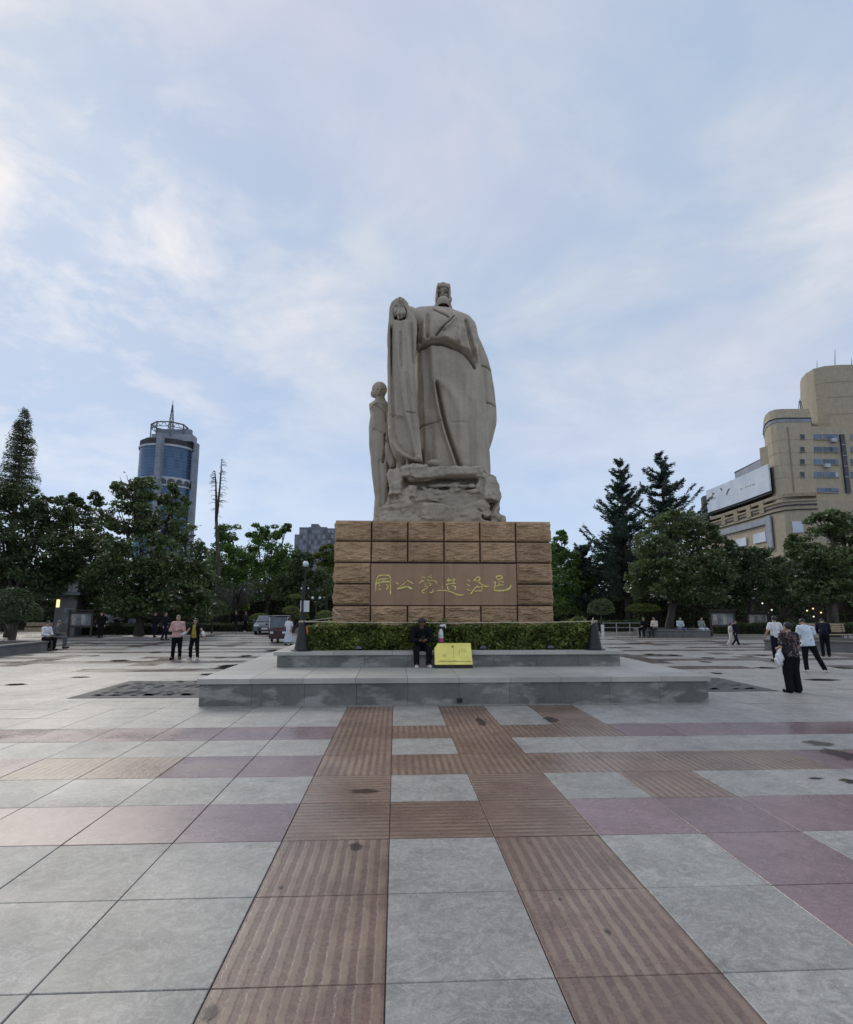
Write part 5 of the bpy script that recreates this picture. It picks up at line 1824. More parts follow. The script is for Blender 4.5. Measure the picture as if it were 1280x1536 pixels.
for i, y in enumerate(RW):
    window(1200, 1207.5, y, y + 8, 138.2, 1, ('dark_glass',))
    window(1220.5, 1234.2, y, y + 8.5, 138.1, 3, ('window_glass',))
    window(1234.9, 1258, y, y + 8.5, 138.05, 5, ('window_glass', 'window_glass', 'dark_glass' if i == 1 else 'window_glass', 'window_glass', 'tower_band' if i == 3 else 'window_glass'))
    window(1276, 1300, y, y + 8.5, 138.05, 5, ('window_glass',))
window(1225, 1258, 731.5, 739, 138.05, 6, ('window_glass',))
a, b = D(1259, 652, 138), D(1275, 740, 138)
mb = MB().box(a.x - rb.location.x, b.x - rb.location.x, -0.5, 0.5, b.z, a.z).build('glazed_shaft', 'dark_glass', rb)
for y in (668, 684, 700, 716):
    z = rz_(1267, y, 138)
    MB().box(a.x - rb.location.x - 0.05, b.x - rb.location.x + 0.05, -0.6, -0.45, z - 0.12, z + 0.12).build('mullion', 'frame_grey', mb)
for (x, y) in ((1251, 660.5), (1241, 698.5)):
    c = D(x, y, 137.5)
    MB().box(c.x - rb.location.x - 0.7, c.x - rb.location.x + 0.7, -0.9, 0.0, c.z - 0.45, c.z + 0.45, 0, 0.06).build('air_conditioner', 'tower_band', rb)
# top tower, tapered with a curved face
TP = [(1213, 157), (1218, 154), (1230, 150.5), (1245, 147.5), (1265, 145.5), (1290, 144.5), (1330, 144)]
bot = plan(TP, 175)
top = plan([(x + (11 if k == 0 else 9 if k == 1 else 5 if k == 2 else 2 if k == 3 else 0), Y) for k, (x, Y) in enumerate(TP)], 175)
zt0, zt1 = zm_r - 4, rz_(1265, 549.5, 145.5)
nn = len(bot)
mb = MB().add([(x, y, zt0) for x, y in bot] + [(x, y, zt1) for x, y in top], [tuple(range(nn))[::-1], tuple(range(nn, 2 * nn))] + [(k, (k + 1) % nn, nn + (k + 1) % nn, nn + k) for k in range(nn)])
mb.build('top_tower_wall', 'tan_cladding', rb)
for u in (0.2, 0.42, 0.62, 0.8):
    z = zt0 + (zt1 - zt0) * u
    pb = [((1 - u) * a_[0] + u * b_[0], (1 - u) * a_[1] + u * b_[1] - 0.06) for a_, b_ in zip(bot, top)]
    MB().prism(pb, 'z', z - 0.12, z + 0.12).build('seam', 'tan_trim', rb)
for (x, y) in ((1227, 582), (1228, 600)):
    c = D(x, y, 150.3)
    MB().box(c.x - rb.location.x - 0.5, c.x - rb.location.x + 0.5, c.y - RBY - 0.15, c.y - RBY + 1.2, c.z - 0.6, c.z + 0.6).build('window', 'dark_glass', rb)
c = D(1244, 556, 152)
MB().box(c.x - rb.location.x - 1.8, c.x - rb.location.x + 2.4, 10, 16, zt1, zt1 + 1.3, 0, 0.1).build('roof_hut', 'roof_dark', rb)
mb = MB()
for (x, y0, y1, Y) in ((1226, 574, 541, 156), (1253, 556, 524, 152), (1234, 566, 553, 154), (1278, 548, 537, 148), (1224.5, 574, 557, 156)):
    p = D(x, y0 + 6, Y)
    q = D(x, y1, Y)
    mb.tube([(p.x - rb.location.x, Y - RBY, p.z), (q.x - rb.location.x, Y - RBY, q.z)], [0.16, 0.05], 5)
c = D(1201, 608, 142)
for (sx, sy) in ((-1, -1), (1, -1), (1, 1), (-1, 1)):
    mb.tube([(c.x - rb.location.x + sx * 0.45, 4 + sy * 0.45, zm1 - 0.1), (c.x - rb.location.x + sx * 0.12, 4 + sy * 0.12, rz_(1201, 601, 142))], 0.09, 5)
mb.tube([(c.x - rb.location.x, 4, rz_(1201, 604, 142)), (c.x - rb.location.x, 4, rz_(1201, 598, 142))], 0.05, 5)
mb.build('antenna_mast', 'steel_lattice', rb)

# ------------------------------------------------------------------ people
def cloth(name, col, var=0.12, rough=0.85):
    mat(name, col, rough, var, 9, bump=0.15, bscale=40, spec=0.12)


mat('skin', (0.42, 0.26, 0.18), 0.55, 0.08, 12)
mat('skin_dark', (0.16, 0.09, 0.06), 0.55, 0.08, 12)
mat('hair_black', (0.012, 0.011, 0.011), 0.45, 0.2, 30)
mat('hair_grey', (0.16, 0.15, 0.14), 0.5, 0.2, 30)
mat('eye_dark', (0.01, 0.008, 0.008), 0.3, 0.1, 5)
for nme, c in dict(c_black=(0.010, 0.010, 0.012), c_navy=(0.012, 0.014, 0.026), c_pink=(0.55, 0.36, 0.34), c_olive=(0.30, 0.26, 0.06), c_white=(0.72, 0.72, 0.74), c_paleblue=(0.55, 0.62, 0.70), c_grey=(0.13, 0.13, 0.135),
                   c_teal=(0.45, 0.52, 0.55), c_sage=(0.25, 0.28, 0.26), c_denim=(0.12, 0.16, 0.24), c_cream=(0.60, 0.57, 0.50), c_shoe=(0.02, 0.02, 0.02), c_shoewhite=(0.65, 0.65, 0.64), c_darkgrey=(0.035, 0.035, 0.04)).items():
    cloth(nme, c)


def printmat(name, base, a, b_, scale, lo=0.58, hi=0.64):
    m = bpy.data.materials.new(name)
    m.use_nodes = True
    t, b = nodes_of(m)
    pos = t.nodes.new('ShaderNodeTexCoord').outputs['Object']
    n1 = tnoise(t, pos, scale, 3, 0.55, dist=1.5)
    n2 = tnoise(t, pos, scale * 1.3, 2, 0.5, off=(4, 2, 9), dist=1.0)
    col = mixnode(t, tramp(t, n1, [(lo, 0.0), (hi, 1.0)]), base, a)
    col = mixnode(t, tramp(t, n2, [(lo + 0.02, 0.0), (hi + 0.02, 1.0)]), col, b_)
    t.links.new(col, b.inputs['Base Color'])
    b.inputs['Roughness'].default_value = 0.85
    M[name] = m


printmat('c_floral', (0.014, 0.012, 0.016), (0.30, 0.20, 0.19), (0.16, 0.10, 0.12), 9.0)
printmat('c_bluewhite', (0.60, 0.68, 0.76), (0.07, 0.12, 0.20), (0.25, 0.36, 0.48), 8.0, 0.62, 0.66)
printmat('c_stripes', (0.55, 0.58, 0.62), (0.10, 0.12, 0.18), (0.2, 0.22, 0.3), 14.0, 0.52, 0.56)


def person(label, loc, rz, H=1.68, J=None, top='c_black', bottom='c_navy', shoes='c_shoe', hair='hair_black', hairstyle='short', sleeve='long', skin='skin', fat=1.0, skirt=None, group=None, vox=0.02, topm2=None, hem=0.0, wide=1.0):
    """x = the person's left, -y = forward, z up; joints given in metres for a 1.70 m figure"""
    P = dict(pelvis=(0, 0, 0.94), waist=(0, 0, 1.08), chest=(0, 0.0, 1.28), neck=(0, 0.01, 1.46), head=(0, -0.015, 1.60),
             shL=(0.185, 0.0, 1.40), elL=(0.235, 0.03, 1.12), wrL=(0.245, -0.03, 0.88), shR=(-0.185, 0.0, 1.40), elR=(-0.235, 0.03, 1.12), wrR=(-0.245, -0.03, 0.88),
             hipL=(0.095, 0, 0.90), knL=(0.10, -0.02, 0.49), anL=(0.105, 0.02, 0.085), toL=(0.125, -0.16, 0.04),
             hipR=(-0.095, 0, 0.90), knR=(-0.10, -0.02, 0.49), anR=(-0.105, 0.02, 0.085), toR=(-0.125, -0.16, 0.04), face=(0, -1, -0.05), hdL=None, hdR=None)
    if J:
        P.update(J)
    s = H / 1.70
    P = {k: (np.array(v, float) * (1 if k == 'face' else s) if v is not None else None) for k, v in P.items()}
    fw = P['face'] / np.linalg.norm(P['face'])
    lf = np.cross(fw, (0, 0, 1.0))
    lf = -lf / np.linalg.norm(lf)
    lf = np.cross((0, 0, 1.0), fw)
    lf /= np.linalg.norm(lf)
    up = np.cross(fw, lf)
    if up[2] < 0:
        up = -up
    allp = np.array([v for k, v in P.items() if v is not None and k != 'face'])
    lo, hi = allp.min(0) - 0.22 * s, allp.max(0) + 0.24 * s
    if skirt:
        lo[:2] -= 0.15
        hi[:2] += 0.15
    lo[2] = max(lo[2], -0.02)
    g = Grid(lo, hi, vox * s)
    f = fat

    def c(a, b, ra, rb):
        return g.cap(P[a] if isinstance(a, str) else a, P[b] if isinstance(b, str) else b, ra * s, rb * s)

    # head
    hc_ = P['head']
    hd = g.ell(hc_ + up * 0.03 * s, (0.075 * s, 0.09 * s, 0.105 * s))
    hd = smin(hd, g.cap(hc_ + fw * 0.03 * s - up * 0.045 * s, hc_ + fw * 0.045 * s - up * 0.075 * s, 0.05 * s, 0.035 * s), 0.03)
    hd = smin(hd, g.cap(hc_ + fw * 0.085 * s + up * 0.01 * s, hc_ + fw * 0.103 * s - up * 0.022 * s, 0.010 * s, 0.016 * s), 0.012)
    for sg in (-1, 1):
        hd = smin(hd, g.ell(hc_ + lf * sg * 0.078 * s, (0.016 * s, 0.022 * s, 0.03 * s)), 0.01)
        hd = np.maximum(hd, -(g.ell(hc_ + fw * 0.098 * s + lf * sg * 0.032 * s + up * 0.022 * s, (0.02 * s, 0.02 * s, 0.013 * s))))
    hd = smin(hd, c('neck', hc_, 0.055, 0.055), 0.025)
    torso = smin(c('pelvis', 'waist', 0.135 * f, 0.125 * f), c('waist', 'chest', 0.125 * f, 0.14 * (0.5 + 0.5 * f)), 0.06)
    torso = smin(torso, c('shL', 'shR', 0.07, 0.07), 0.08)
    torso = smin(torso, c('chest', 'neck', 0.12, 0.06), 0.06)
    legs = smin(smin(c('hipL', 'knL', 0.092 * f, 0.06), c('knL', 'anL', 0.058, 0.04), 0.03), smin(c('hipR', 'knR', 0.092 * f, 0.06), c('knR', 'anR', 0.058, 0.04), 0.03), 0.01)
    arms_u = np.minimum(c('shL', 'elL', 0.054, 0.042), c('shR', 'elR', 0.054, 0.042))
    arms_l = np.minimum(c('elL', 'wrL', 0.041, 0.029), c('elR', 'wrR', 0.041, 0.029))
    body = smin(smin(torso, legs, 0.05), smin(arms_u, arms_l, 0.02), 0.03)
    body = smin(body, hd, 0.02)
    for sd in 'LR':
        body = smin(body, c('an' + sd, 'to' + sd, 0.042, 0.032), 0.02)
    # hands: palm, four fingers and a thumb
    tubes = []
    for sd, sg in (('L', 1), ('R', -1)):
        wv, ev = P['wr' + sd], P['el' + sd]
        d = P['hd' + sd] - wv if P['hd' + sd] is not None else wv - ev
        d = d / np.linalg.norm(d)
        sidev = np.cross(d, (0.2, 1.0, 0.1))
        sidev /= np.linalg.norm(sidev)
        curl = np.cross(sidev, d)
        palm = wv + d * 0.055 * s
        body = smin(body, g.cap(wv, palm + d * 0.03 * s, 0.026 * s, 0.034 * s), 0.015)
        for q in range(4):
            b0 = palm + d * 0.035 * s + sidev * (q - 1.5) * 0.019 * s
            l_ = (0.066, 0.076, 0.071, 0.055)[q] * s
            tubes.append(([b0, b0 + d * l_ * 0.55 + curl * 0.006, b0 + d * l_ * 0.85 + curl * 0.028 * s, b0 + d * l_ * 0.9 + curl * 0.045 * s], [0.0095 * s, 0.009 * s, 0.008 * s, 0.006 * s]))
        b0 = palm - d * 0.02 * s + sidev * 0.03 * s
        tubes.append(([b0, b0 + sidev * 0.025 * s + d * 0.025 * s, b0 + sidev * 0.032 * s + d * 0.058 * s + curl * 0.012 * s], [0.012 * s, 0.010 * s, 0.007 * s]))
    V, Q = surfnet(np.ascontiguousarray(np.broadcast_to(body, g.n)), g.lo, g.h)
    fmb = MB()
    for (pts, rads) in tubes:
        fmb.tube([Vector(p) for p in pts], rads, 5)
    faces = [list(map(int, q_)) for q_ in Q] + [[i + len(V) for i in q_] for q_ in fmb.f]
    allV = np.vstack([V, np.array([tuple(v) for v in fmb.v])])
    root = link('person', mesh_np('person', allV, faces, skin, True), None, loc)
    root.rotation_euler = (0, 0, rz)
    tag(root, label, 'person', group)

    def sub(F_, nm, m):
        me = g.mesh(F_, nm, m)
        if len(me.polygons):
            return link(nm, me, root)

    zw = 0.9 * s
    wr_n = (fbm(g.pts() * 7.0, 3, 2) * 0.010).astype(np.float32)
    if vox < 0.025 or True:
        t_ = smin(torso, arms_u - 0.004, 0.03)
        if sleeve == 'long':
            t_ = smin(t_, arms_l - 0.004, 0.02)
        elif sleeve == 'short':
            mL, mR = P['shL'] * 0.35 + P['elL'] * 0.65, P['shR'] * 0.35 + P['elR'] * 0.65
            t_ = smin(torso, np.minimum(c('shL', mL, 0.064, 0.064), c('shR', mR, 0.064, 0.064)), 0.03)
        else:
            t_ = smin(torso, np.minimum(c('shL', 'shL', 0.06, 0.06), c('shR', 'shR', 0.06, 0.06)), 0.03)
        if hem:
            t_ = smin(t_, c('pelvis', P['pelvis'] - np.array((0, 0, hem * s)), 0.16 * f, 0.17 * f), 0.05)
        t_ = np.maximum(t_ - 0.020 * s + wr_n, -(g.cap(P['neck'] + up * 0.02 * s, P['head'] + up * 0.1 * s, 0.062 * s, 0.12 * s)))
        if sleeve == 'long':
            for sd in 'LR':
                t_ = np.maximum(t_, -(g.cap(P['wr' + sd] + (P['wr' + sd] - P['el' + sd]) * 0.14, P['wr' + sd] + (P['wr' + sd] - P['el' + sd]) * 0.6, 0.05 * s, 0.05 * s)))
        low_cut = P['pelvis'] + np.array((0, 0, -0.04 - hem)) * s
        axis = (P['chest'] - P['pelvis'])
        axis /= np.linalg.norm(axis)
        t_ = np.maximum(t_, np.where(np.minimum(np.broadcast_to(arms_u, g.n), np.broadcast_to(arms_l, g.n)) < 0.03, -1.0, -((g.x - low_cut[0]) * axis[0] + (g.y - low_cut[1]) * axis[1] + (g.z - low_cut[2]) * axis[2])))
        sub(t_, 'shirt', top)
    if topm2:
        ves = np.maximum(torso - 0.035 * s + wr_n, -(g.cap(P['neck'] + fw * 0.1 * s, P['pelvis'] + fw * 0.16 * s, 0.07 * s, 0.12 * s)))
        ves = np.maximum(ves, -(g.z - (P['pelvis'][2] - 0.02)))
        ves = np.maximum(ves, -(g.cap(P['neck'], P['head'], 0.07 * s, 0.12 * s)))
        sub(ves, 'vest', topm2)
    if skirt:
        sk = g.cap(P['waist'] - np.array((0, 0, 0.02)), (P['anL'] + P['anR']) / 2 + np.array((0, 0, 0.16 * s)), 0.12 * s * f, skirt * s)
        sk = np.maximum(sk, -(g.z - (P['anL'][2] + 0.10 * s)))
        fold = 0.018 * np.sin(np.arctan2(g.y - P['pelvis'][1], g.x - P['pelvis'][0]) * 9)
        sub(np.maximum(sk + fold, g.z - P['waist'][2] - 0.03), 'skirt', bottom)
    else:
        lg = smin(smin(c('hipL', 'knL', 0.096 * f * (0.6 + 0.4 * wide), 0.068 * wide), c('knL', 'anL', 0.066 * wide, 0.056 * wide), 0.03), smin(c('hipR', 'knR', 0.096 * f * (0.6 + 0.4 * wide), 0.068 * wide), c('knR', 'anR', 0.066 * wide, 0.056 * wide), 0.03), 0.008)
        pn = smin(lg, c('pelvis', 'pelvis', 0.135 * f, 0.135 * f), 0.04) - 0.012 * s + wr_n
        for sd in 'LR':
            pn = np.maximum(pn, -(g.cap(P['an' + sd] + (P['an' + sd] - P['kn' + sd]) * 0.10, P['to' + sd] - np.array((0, 0, 0.08)), 0.05 * s, 0.07 * s)))
        sub(pn, 'trousers', bottom)
    for sd in 'LR':
        a, t2 = P['an' + sd], P['to' + sd]
        heel = a + (a - t2) * np.array((0.25, 0.25, 0)) + np.array((0, 0, -0.045 * s))
        sh = smin(g.cap(heel, t2, 0.045 * s, 0.042 * s), g.cap(a - np.array((0, 0, 0.02)), a - np.array((0, 0, 0.04)), 0.048 * s, 0.05 * s), 0.02)
        zb = min(heel[2], t2[2]) - 0.04 * s
        sub(np.maximum(sh, -(g.z - zb)), 'shoe', shoes)
    hr = g.ell(hc_ + up * 0.045 * s - fw * 0.012 * s, (0.088 * s, 0.102 * s, 0.108 * s))
    cutp = (g.x - hc_[0]) * fw[0] + (g.y - hc_[1]) * fw[1] + (g.z - hc_[2]) * fw[2]
    upc = (g.x - hc_[0]) * up[0] + (g.y - hc_[1]) * up[1] + (g.z - hc_[2]) * up[2]
    line_ = np.minimum(0.10 * s - 0 * upc, 0) + cutp - (0.02 * s + np.clip(upc - 0.06 * s, 0, 0.1) * 2.2)
    if hairstyle == 'short':
        hr = np.maximum(np.maximum(hr, line_), -(upc + 0.02 * s + cutp * 0.3))
    elif hairstyle == 'bun':
        hr = np.maximum(hr, line_)
        hr = smin(hr, g.ell(hc_ - fw * 0.10 * s + up * 0.05 * s, (0.055 * s, 0.05 * s, 0.05 * s)), 0.015)
    elif hairstyle == 'long':
        hr = smin(np.maximum(hr, line_), np.maximum(g.cap(hc_ - fw * 0.03 * s, P['neck'] - fw * 0.09 * s - np.array((0, 0, 0.14 * s)), 0.095 * s, 0.08 * s), cutp - 0.01 * s), 0.03)
    elif hairstyle == 'cap':
        hr = np.maximum(np.minimum(hr - 0.008 * s, g.ell(hc_ + fw * 0.10 * s + up * 0.075 * s, (0.07 * s, 0.09 * s, 0.015 * s))), -(upc - 0.05 * s))
    sub(hr, 'hair' if hairstyle != 'cap' else 'cap', hair)
    for sg in (-1, 1):
        em = MB()
        e_ = hc_ + fw * 0.079 * s + lf * sg * 0.032 * s + up * 0.022 * s
        em.lathe([(0.001, -0.011 * s), (0.009 * s, -0.005 * s), (0.011 * s, 0), (0.009 * s, 0.005 * s), (0.001, 0.011 * s)], tuple(e_), 8)
        link('eye', em.mesh('eye', 'eye_dark'), root)
    mm = MB()
    mo = hc_ + fw * 0.083 * s - up * 0.05 * s
    mm.tube([Vector(mo - lf * 0.022 * s), Vector(mo + fw * 0.006 * s), Vector(mo + lf * 0.022 * s)], [0.004 * s, 0.007 * s, 0.004 * s], 6)
    link('mouth', mm.mesh('mouth', 'skin_dark'), root)
    return root


def at(px, py, z=0.0):
    q = G(px, py, z)
    return (q.x, q.y, z)


person('man in a pale pink shirt with folded arms and dark trousers, standing on the plaza', at(264, 989), R(8), 1.68,
       dict(elL=(0.27, -0.06, 1.14), wrL=(-0.04, -0.23, 1.20), elR=(-0.27, -0.06, 1.14), wrR=(0.05, -0.25, 1.15), hdL=(-0.16, -0.2, 1.22), hdR=(0.2, -0.2, 1.16), toL=(0.16, -0.13, 0.04), toR=(-0.20, -0.10, 0.04), anL=(0.13, 0.02, 0.085), anR=(-0.14, 0.02, 0.085), knL=(0.12, -0.02, 0.49), knR=(-0.12, -0.02, 0.49)),
       'c_pink', 'c_black', 'c_shoe', hair='hair_grey', fat=1.22, hem=0.04)
pw = person('woman in a black vest over an olive top beside the man in pink', at(290.5, 989), R(-6), 1.55,
       dict(elL=(0.33, 0.0, 1.16), wrL=(0.44, -0.06, 0.98), elR=(-0.34, -0.08, 1.14), wrR=(-0.56, -0.16, 1.05), hipL=(0.1, 0, 0.9), anL=(0.16, 0.02, 0.085), toL=(0.17, -0.13, 0.04), anR=(-0.17, 0.04, 0.085), toR=(-0.22, -0.10, 0.04), knL=(0.14, -0.03, 0.49), knR=(-0.15, -0.02, 0.49)),
       'c_olive', 'c_black', 'c_shoewhite', hairstyle='long', sleeve='none', topm2='c_black')
for a, b_ in (((-0.34, -0.08, 1.14), (-0.58, -0.17, 1.03)), ((0.33, 0.0, 1.16), (0.44, -0.06, 0.98))):
    k_ = 1.55 / 1.7
    MB().tube([Vector(a) * k_, Vector(b_) * k_], [0.062, 0.052], 10).build('sleeve', 'c_white', pw, smooth=True)
person('woman in a white blouse and long pale skirt walking beside the cargo tricycle', at(432.5, 968), R(150), 1.46,
       dict(elR=(-0.22, -0.06, 1.14), wrR=(-0.06, -0.24, 1.2), elL=(0.24, 0.04, 1.12), wrL=(0.22, -0.08, 0.92), anL=(0.10, 0.16, 0.10), toL=(0.10, -0.0, 0.04), anR=(-0.10, -0.12, 0.085), toR=(-0.10, -0.29, 0.04)),
       'c_white', 'c_paleblue', 'c_shoe', hairstyle='bun', sleeve='short', skirt=0.27, vox=0.022)
SIT = dict(pelvis=(0, 0.0, 0.10), waist=(0, 0.02, 0.25), chest=(0, -0.02, 0.46), neck=(0, -0.05, 0.64), head=(0, -0.09, 0.78), shL=(0.19, -0.03, 0.57), shR=(-0.19, -0.03, 0.57), elL=(0.24, -0.08, 0.31), elR=(-0.24, -0.08, 0.31), wrL=(0.06, -0.30, 0.26), wrR=(-0.06, -0.31, 0.25), hdL=(0.0, -0.36, 0.26), hdR=(0.0, -0.38, 0.25),
           hipL=(0.10, -0.02, 0.09), hipR=(-0.10, -0.02, 0.09), knL=(0.16, -0.43, 0.08), knR=(-0.16, -0.43, 0.08), anL=(0.15, -0.42, -0.30), anR=(-0.15, -0.42, -0.30), toL=(0.17, -0.58, -0.345), toR=(-0.17, -0.58, -0.345))


def sitter(label, x, y, zseat, rz, H, top, bottom, drop, hairstyle='short', hair='hair_black', head_down=0.15, sleeve='long', shoes='c_shoe', skin='skin', J=None, vox=0.024, group=None):
    """someone seated on an edge; drop = seat height over the ground under the feet"""
    s = H / 1.7
    j = dict(SIT)
    dz = drop / s
    for sd in 'LR':
        a, t_ = j['an' + sd], j['to' + sd]
        j['an' + sd] = (a[0], a[1], -dz + 0.085)
        j['to' + sd] = (t_[0], t_[1], -dz + 0.04)
    j['face'] = (0, -1, -head_down)
    if J:
        j.update(J)
    lo_s = {k: (v[0], v[1], v[2] + dz) if k != 'face' else v for k, v in j.items()}
    return person(label, (x, y, zseat - drop), rz, H, lo_s, top, bottom, shoes, hair, hairstyle, sleeve, skin, vox=vox, group=group)


# man on the kerb before the hedge
sx = D(632, 960, 15.35).x
sitter('man in black hunched over his phone, seated on the kerb before the hedge', sx, UF + 0.28, UZ - 0.02, R(4), 1.68, 'c_black', 'c_black', UZ - PZ - 0.02, head_down=1.0, skin='skin_dark', shoes='c_cream', vox=0.016, hairstyle='long',
       J=dict(chest=(0, -0.10, 0.44), neck=(0, -0.19, 0.60), head=(0.0, -0.26, 0.72), shL=(0.19, -0.14, 0.55), shR=(-0.19, -0.14, 0.55), elL=(0.26, -0.24, 0.30), elR=(-0.26, -0.22, 0.30), wrL=(0.09, -0.44, 0.31), wrR=(-0.08, -0.44, 0.30), hdL=(0.02, -0.5, 0.32), hdR=(0.02, -0.5, 0.31)))
ph = MB().box(-0.04, 0.04, -0.006, 0.006, -0.075, 0.075, 0, 0.004).build('mobile_phone', 'black_plastic', None, loc=(sx + 0.03, UF + 0.28 - 0.535, UZ + 0.33))
ph.rotation_euler = (R(35), 0, R(4))
tag(ph, 'dark mobile phone held by the man seated on the kerb', 'phone')

# walkers and standers on the cedar side
person('woman in a black floral top and wide black trousers, seen from behind', at(1191, 1039), R(180 + 8), 1.62,
       dict(elL=(0.25, -0.02, 1.12), wrL=(0.16, -0.22, 1.08), elR=(-0.25, -0.02, 1.12), wrR=(-0.17, -0.2, 1.0), anL=(0.12, 0.02, 0.085), anR=(-0.13, 0.02, 0.085), toL=(0.14, -0.15, 0.04), toR=(-0.15, -0.15, 0.04), face=(0.25, -1, -0.1)),
       'c_floral', 'c_black', 'c_shoe', hairstyle='bun', sleeve='short', fat=1.15, wide=1.45, vox=0.016, hem=0.02)
person('man in a loose pale blue patterned shirt standing with one leg set aside', at(1216, 1008), R(180 - 14), 1.66,
       dict(chest=(0.02, -0.02, 1.27), neck=(0.04, -0.06, 1.45), head=(0.06, -0.12, 1.56), shL=(0.20, -0.02, 1.40), shR=(-0.17, -0.02, 1.38), elL=(0.26, -0.05, 1.12), elR=(-0.27, -0.10, 1.16), wrR=(-0.20, -0.28, 1.22), wrL=(0.16, -0.22, 1.1),
            hipR=(-0.10, 0, 0.9), knR=(-0.24, 0.02, 0.50), anR=(-0.42, 0.06, 0.085), toR=(-0.52, -0.08, 0.04), anL=(0.10, 0.0, 0.085), toL=(0.11, -0.16, 0.04), face=(-0.3, -1, -0.5)),
       'c_bluewhite', 'c_black', 'c_shoewhite', sleeve='short', fat=1.15, hem=0.08, vox=0.016)
person('woman in a white T-shirt and dark skirt-length bottoms, arms out, beyond the woman in floral', at(1167, 992), R(180), 1.66,
       dict(elL=(0.30, 0.0, 1.16), wrL=(0.36, -0.10, 0.95), elR=(-0.30, 0.0, 1.16), wrR=(-0.34, -0.12, 0.96)), 'c_white', 'c_navy', 'c_shoe', hairstyle='bun', sleeve='short', vox=0.02)
person('person in dark clothes bending forward behind the man in the patterned shirt', at(1240, 985), R(150), 1.66,
       dict(pelvis=(0, 0.05, 0.92), waist=(0, 0.02, 1.05), chest=(0, -0.10, 1.22), neck=(0, -0.22, 1.36), head=(0, -0.33, 1.44), shL=(0.19, -0.16, 1.31), shR=(-0.19, -0.16, 1.31), elL=(0.24, -0.26, 1.05), elR=(-0.24, -0.26, 1.05), wrL=(0.15, -0.44, 0.98), wrR=(-0.15, -0.44, 0.98), face=(0, -1, -0.7)),
       'c_navy', 'c_black', 'c_shoe', vox=0.024)
person('girl in cream walking with arms bent, beside an adult in dark clothes', at(1098, 969), R(62), 1.20,
       dict(elL=(0.2, 0.06, 1.14), wrL=(0.15, -0.16, 1.15), elR=(-0.2, 0.1, 1.14), wrR=(-0.16, -0.12, 1.1), anL=(0.09, -0.22, 0.085), toL=(0.1, -0.4, 0.04), knL=(0.1, -0.16, 0.5), anR=(-0.09, 0.26, 0.10), toR=(-0.1, 0.1, 0.04), knR=(-0.1, 0.05, 0.48)),
       'c_cream', 'c_cream', 'c_shoewhite', hairstyle='long', sleeve='short', wide=1.2, vox=0.022)
person('adult in dark clothes walking beside the girl in cream', at(1105, 969), R(50), 1.32, dict(anL=(0.09, -0.18, 0.085), toL=(0.1, -0.36, 0.04), anR=(-0.09, 0.2, 0.085), toR=(-0.1, 0.04, 0.04)), 'c_navy', 'c_navy', 'c_shoewhite', vox=0.024)

# ------------------------------------------------------------------ planters, street furniture, vehicles, small things
stone('planter_stone', (0.20, 0.20, 0.195), (0.12, 0.12, 0.118), rough=0.7, streak=0.2, bump=0.2, fine=30, bd=0.01)
mat('wood_dark', (0.035, 0.024, 0.018), 0.6, 0.3, 8, stretch=(1, 1, 6))
mat('wood_slat', (0.42, 0.33, 0.21), 0.7, 0.2, 6, stretch=(4, 1, 1))
mat('paper_panel', (0.38, 0.36, 0.30), 0.6, 0.25, 3)
mat('panel_grey', (0.18, 0.19, 0.20), 0.5, 0.25, 2)
mat('yellow_board', (0.93, 0.83, 0.22), 0.7, 0.06, 3)
mat('print_grey', (0.30, 0.25, 0.07), 0.6, 0.1, 6)
mat('rope_fibre', (0.55, 0.50, 0.36), 0.8, 0.15, 20)
mat('car_grey', (0.16, 0.18, 0.21), 0.3, 0.08, 2, metal=0.5)
mat('car_silver', (0.40, 0.42, 0.44), 0.3, 0.08, 2, metal=0.5)
mat('tricycle_maroon', (0.06, 0.035, 0.035), 0.4, 0.2, 3)
mat('rubber', (0.015, 0.015, 0.015), 0.8, 0.2, 9)
mat('windscreen', (0.10, 0.12, 0.14), 0.08, 0.2, 1)
mat('lamp_glass', (0.62, 0.70, 0.72), 0.35, 0.05, 3)
mat('bag_white', (0.70, 0.72, 0.74), 0.4, 0.10, 9, bump=0.4, bscale=20)
mat('plastic_pink', (0.55, 0.10, 0.28), 0.4, 0.1, 9)
mat('orange_cloth', (0.60, 0.14, 0.05), 0.7, 0.1, 9)
mat('sign_white', (0.58, 0.62, 0.62), 0.5, 0.06, 5)
mat('galvanised', (0.45, 0.46, 0.47), 0.45, 0.1, 8, metal=0.5)


def emis(name, col, st):
    m = bpy.data.materials.new(name)
    m.use_nodes = True
    t, b = nodes_of(m)
    b.inputs['Base Color'].default_value = (*col, 1)
    b.inputs['Emission Color'].default_value = (*col, 1)
    b.inputs['Emission Strength'].default_value = st
    M[name] = m


emis('lit_warm', (1.0, 0.78, 0.35), 1.1)
emis('lit_white', (1.0, 0.95, 0.85), 0.9)


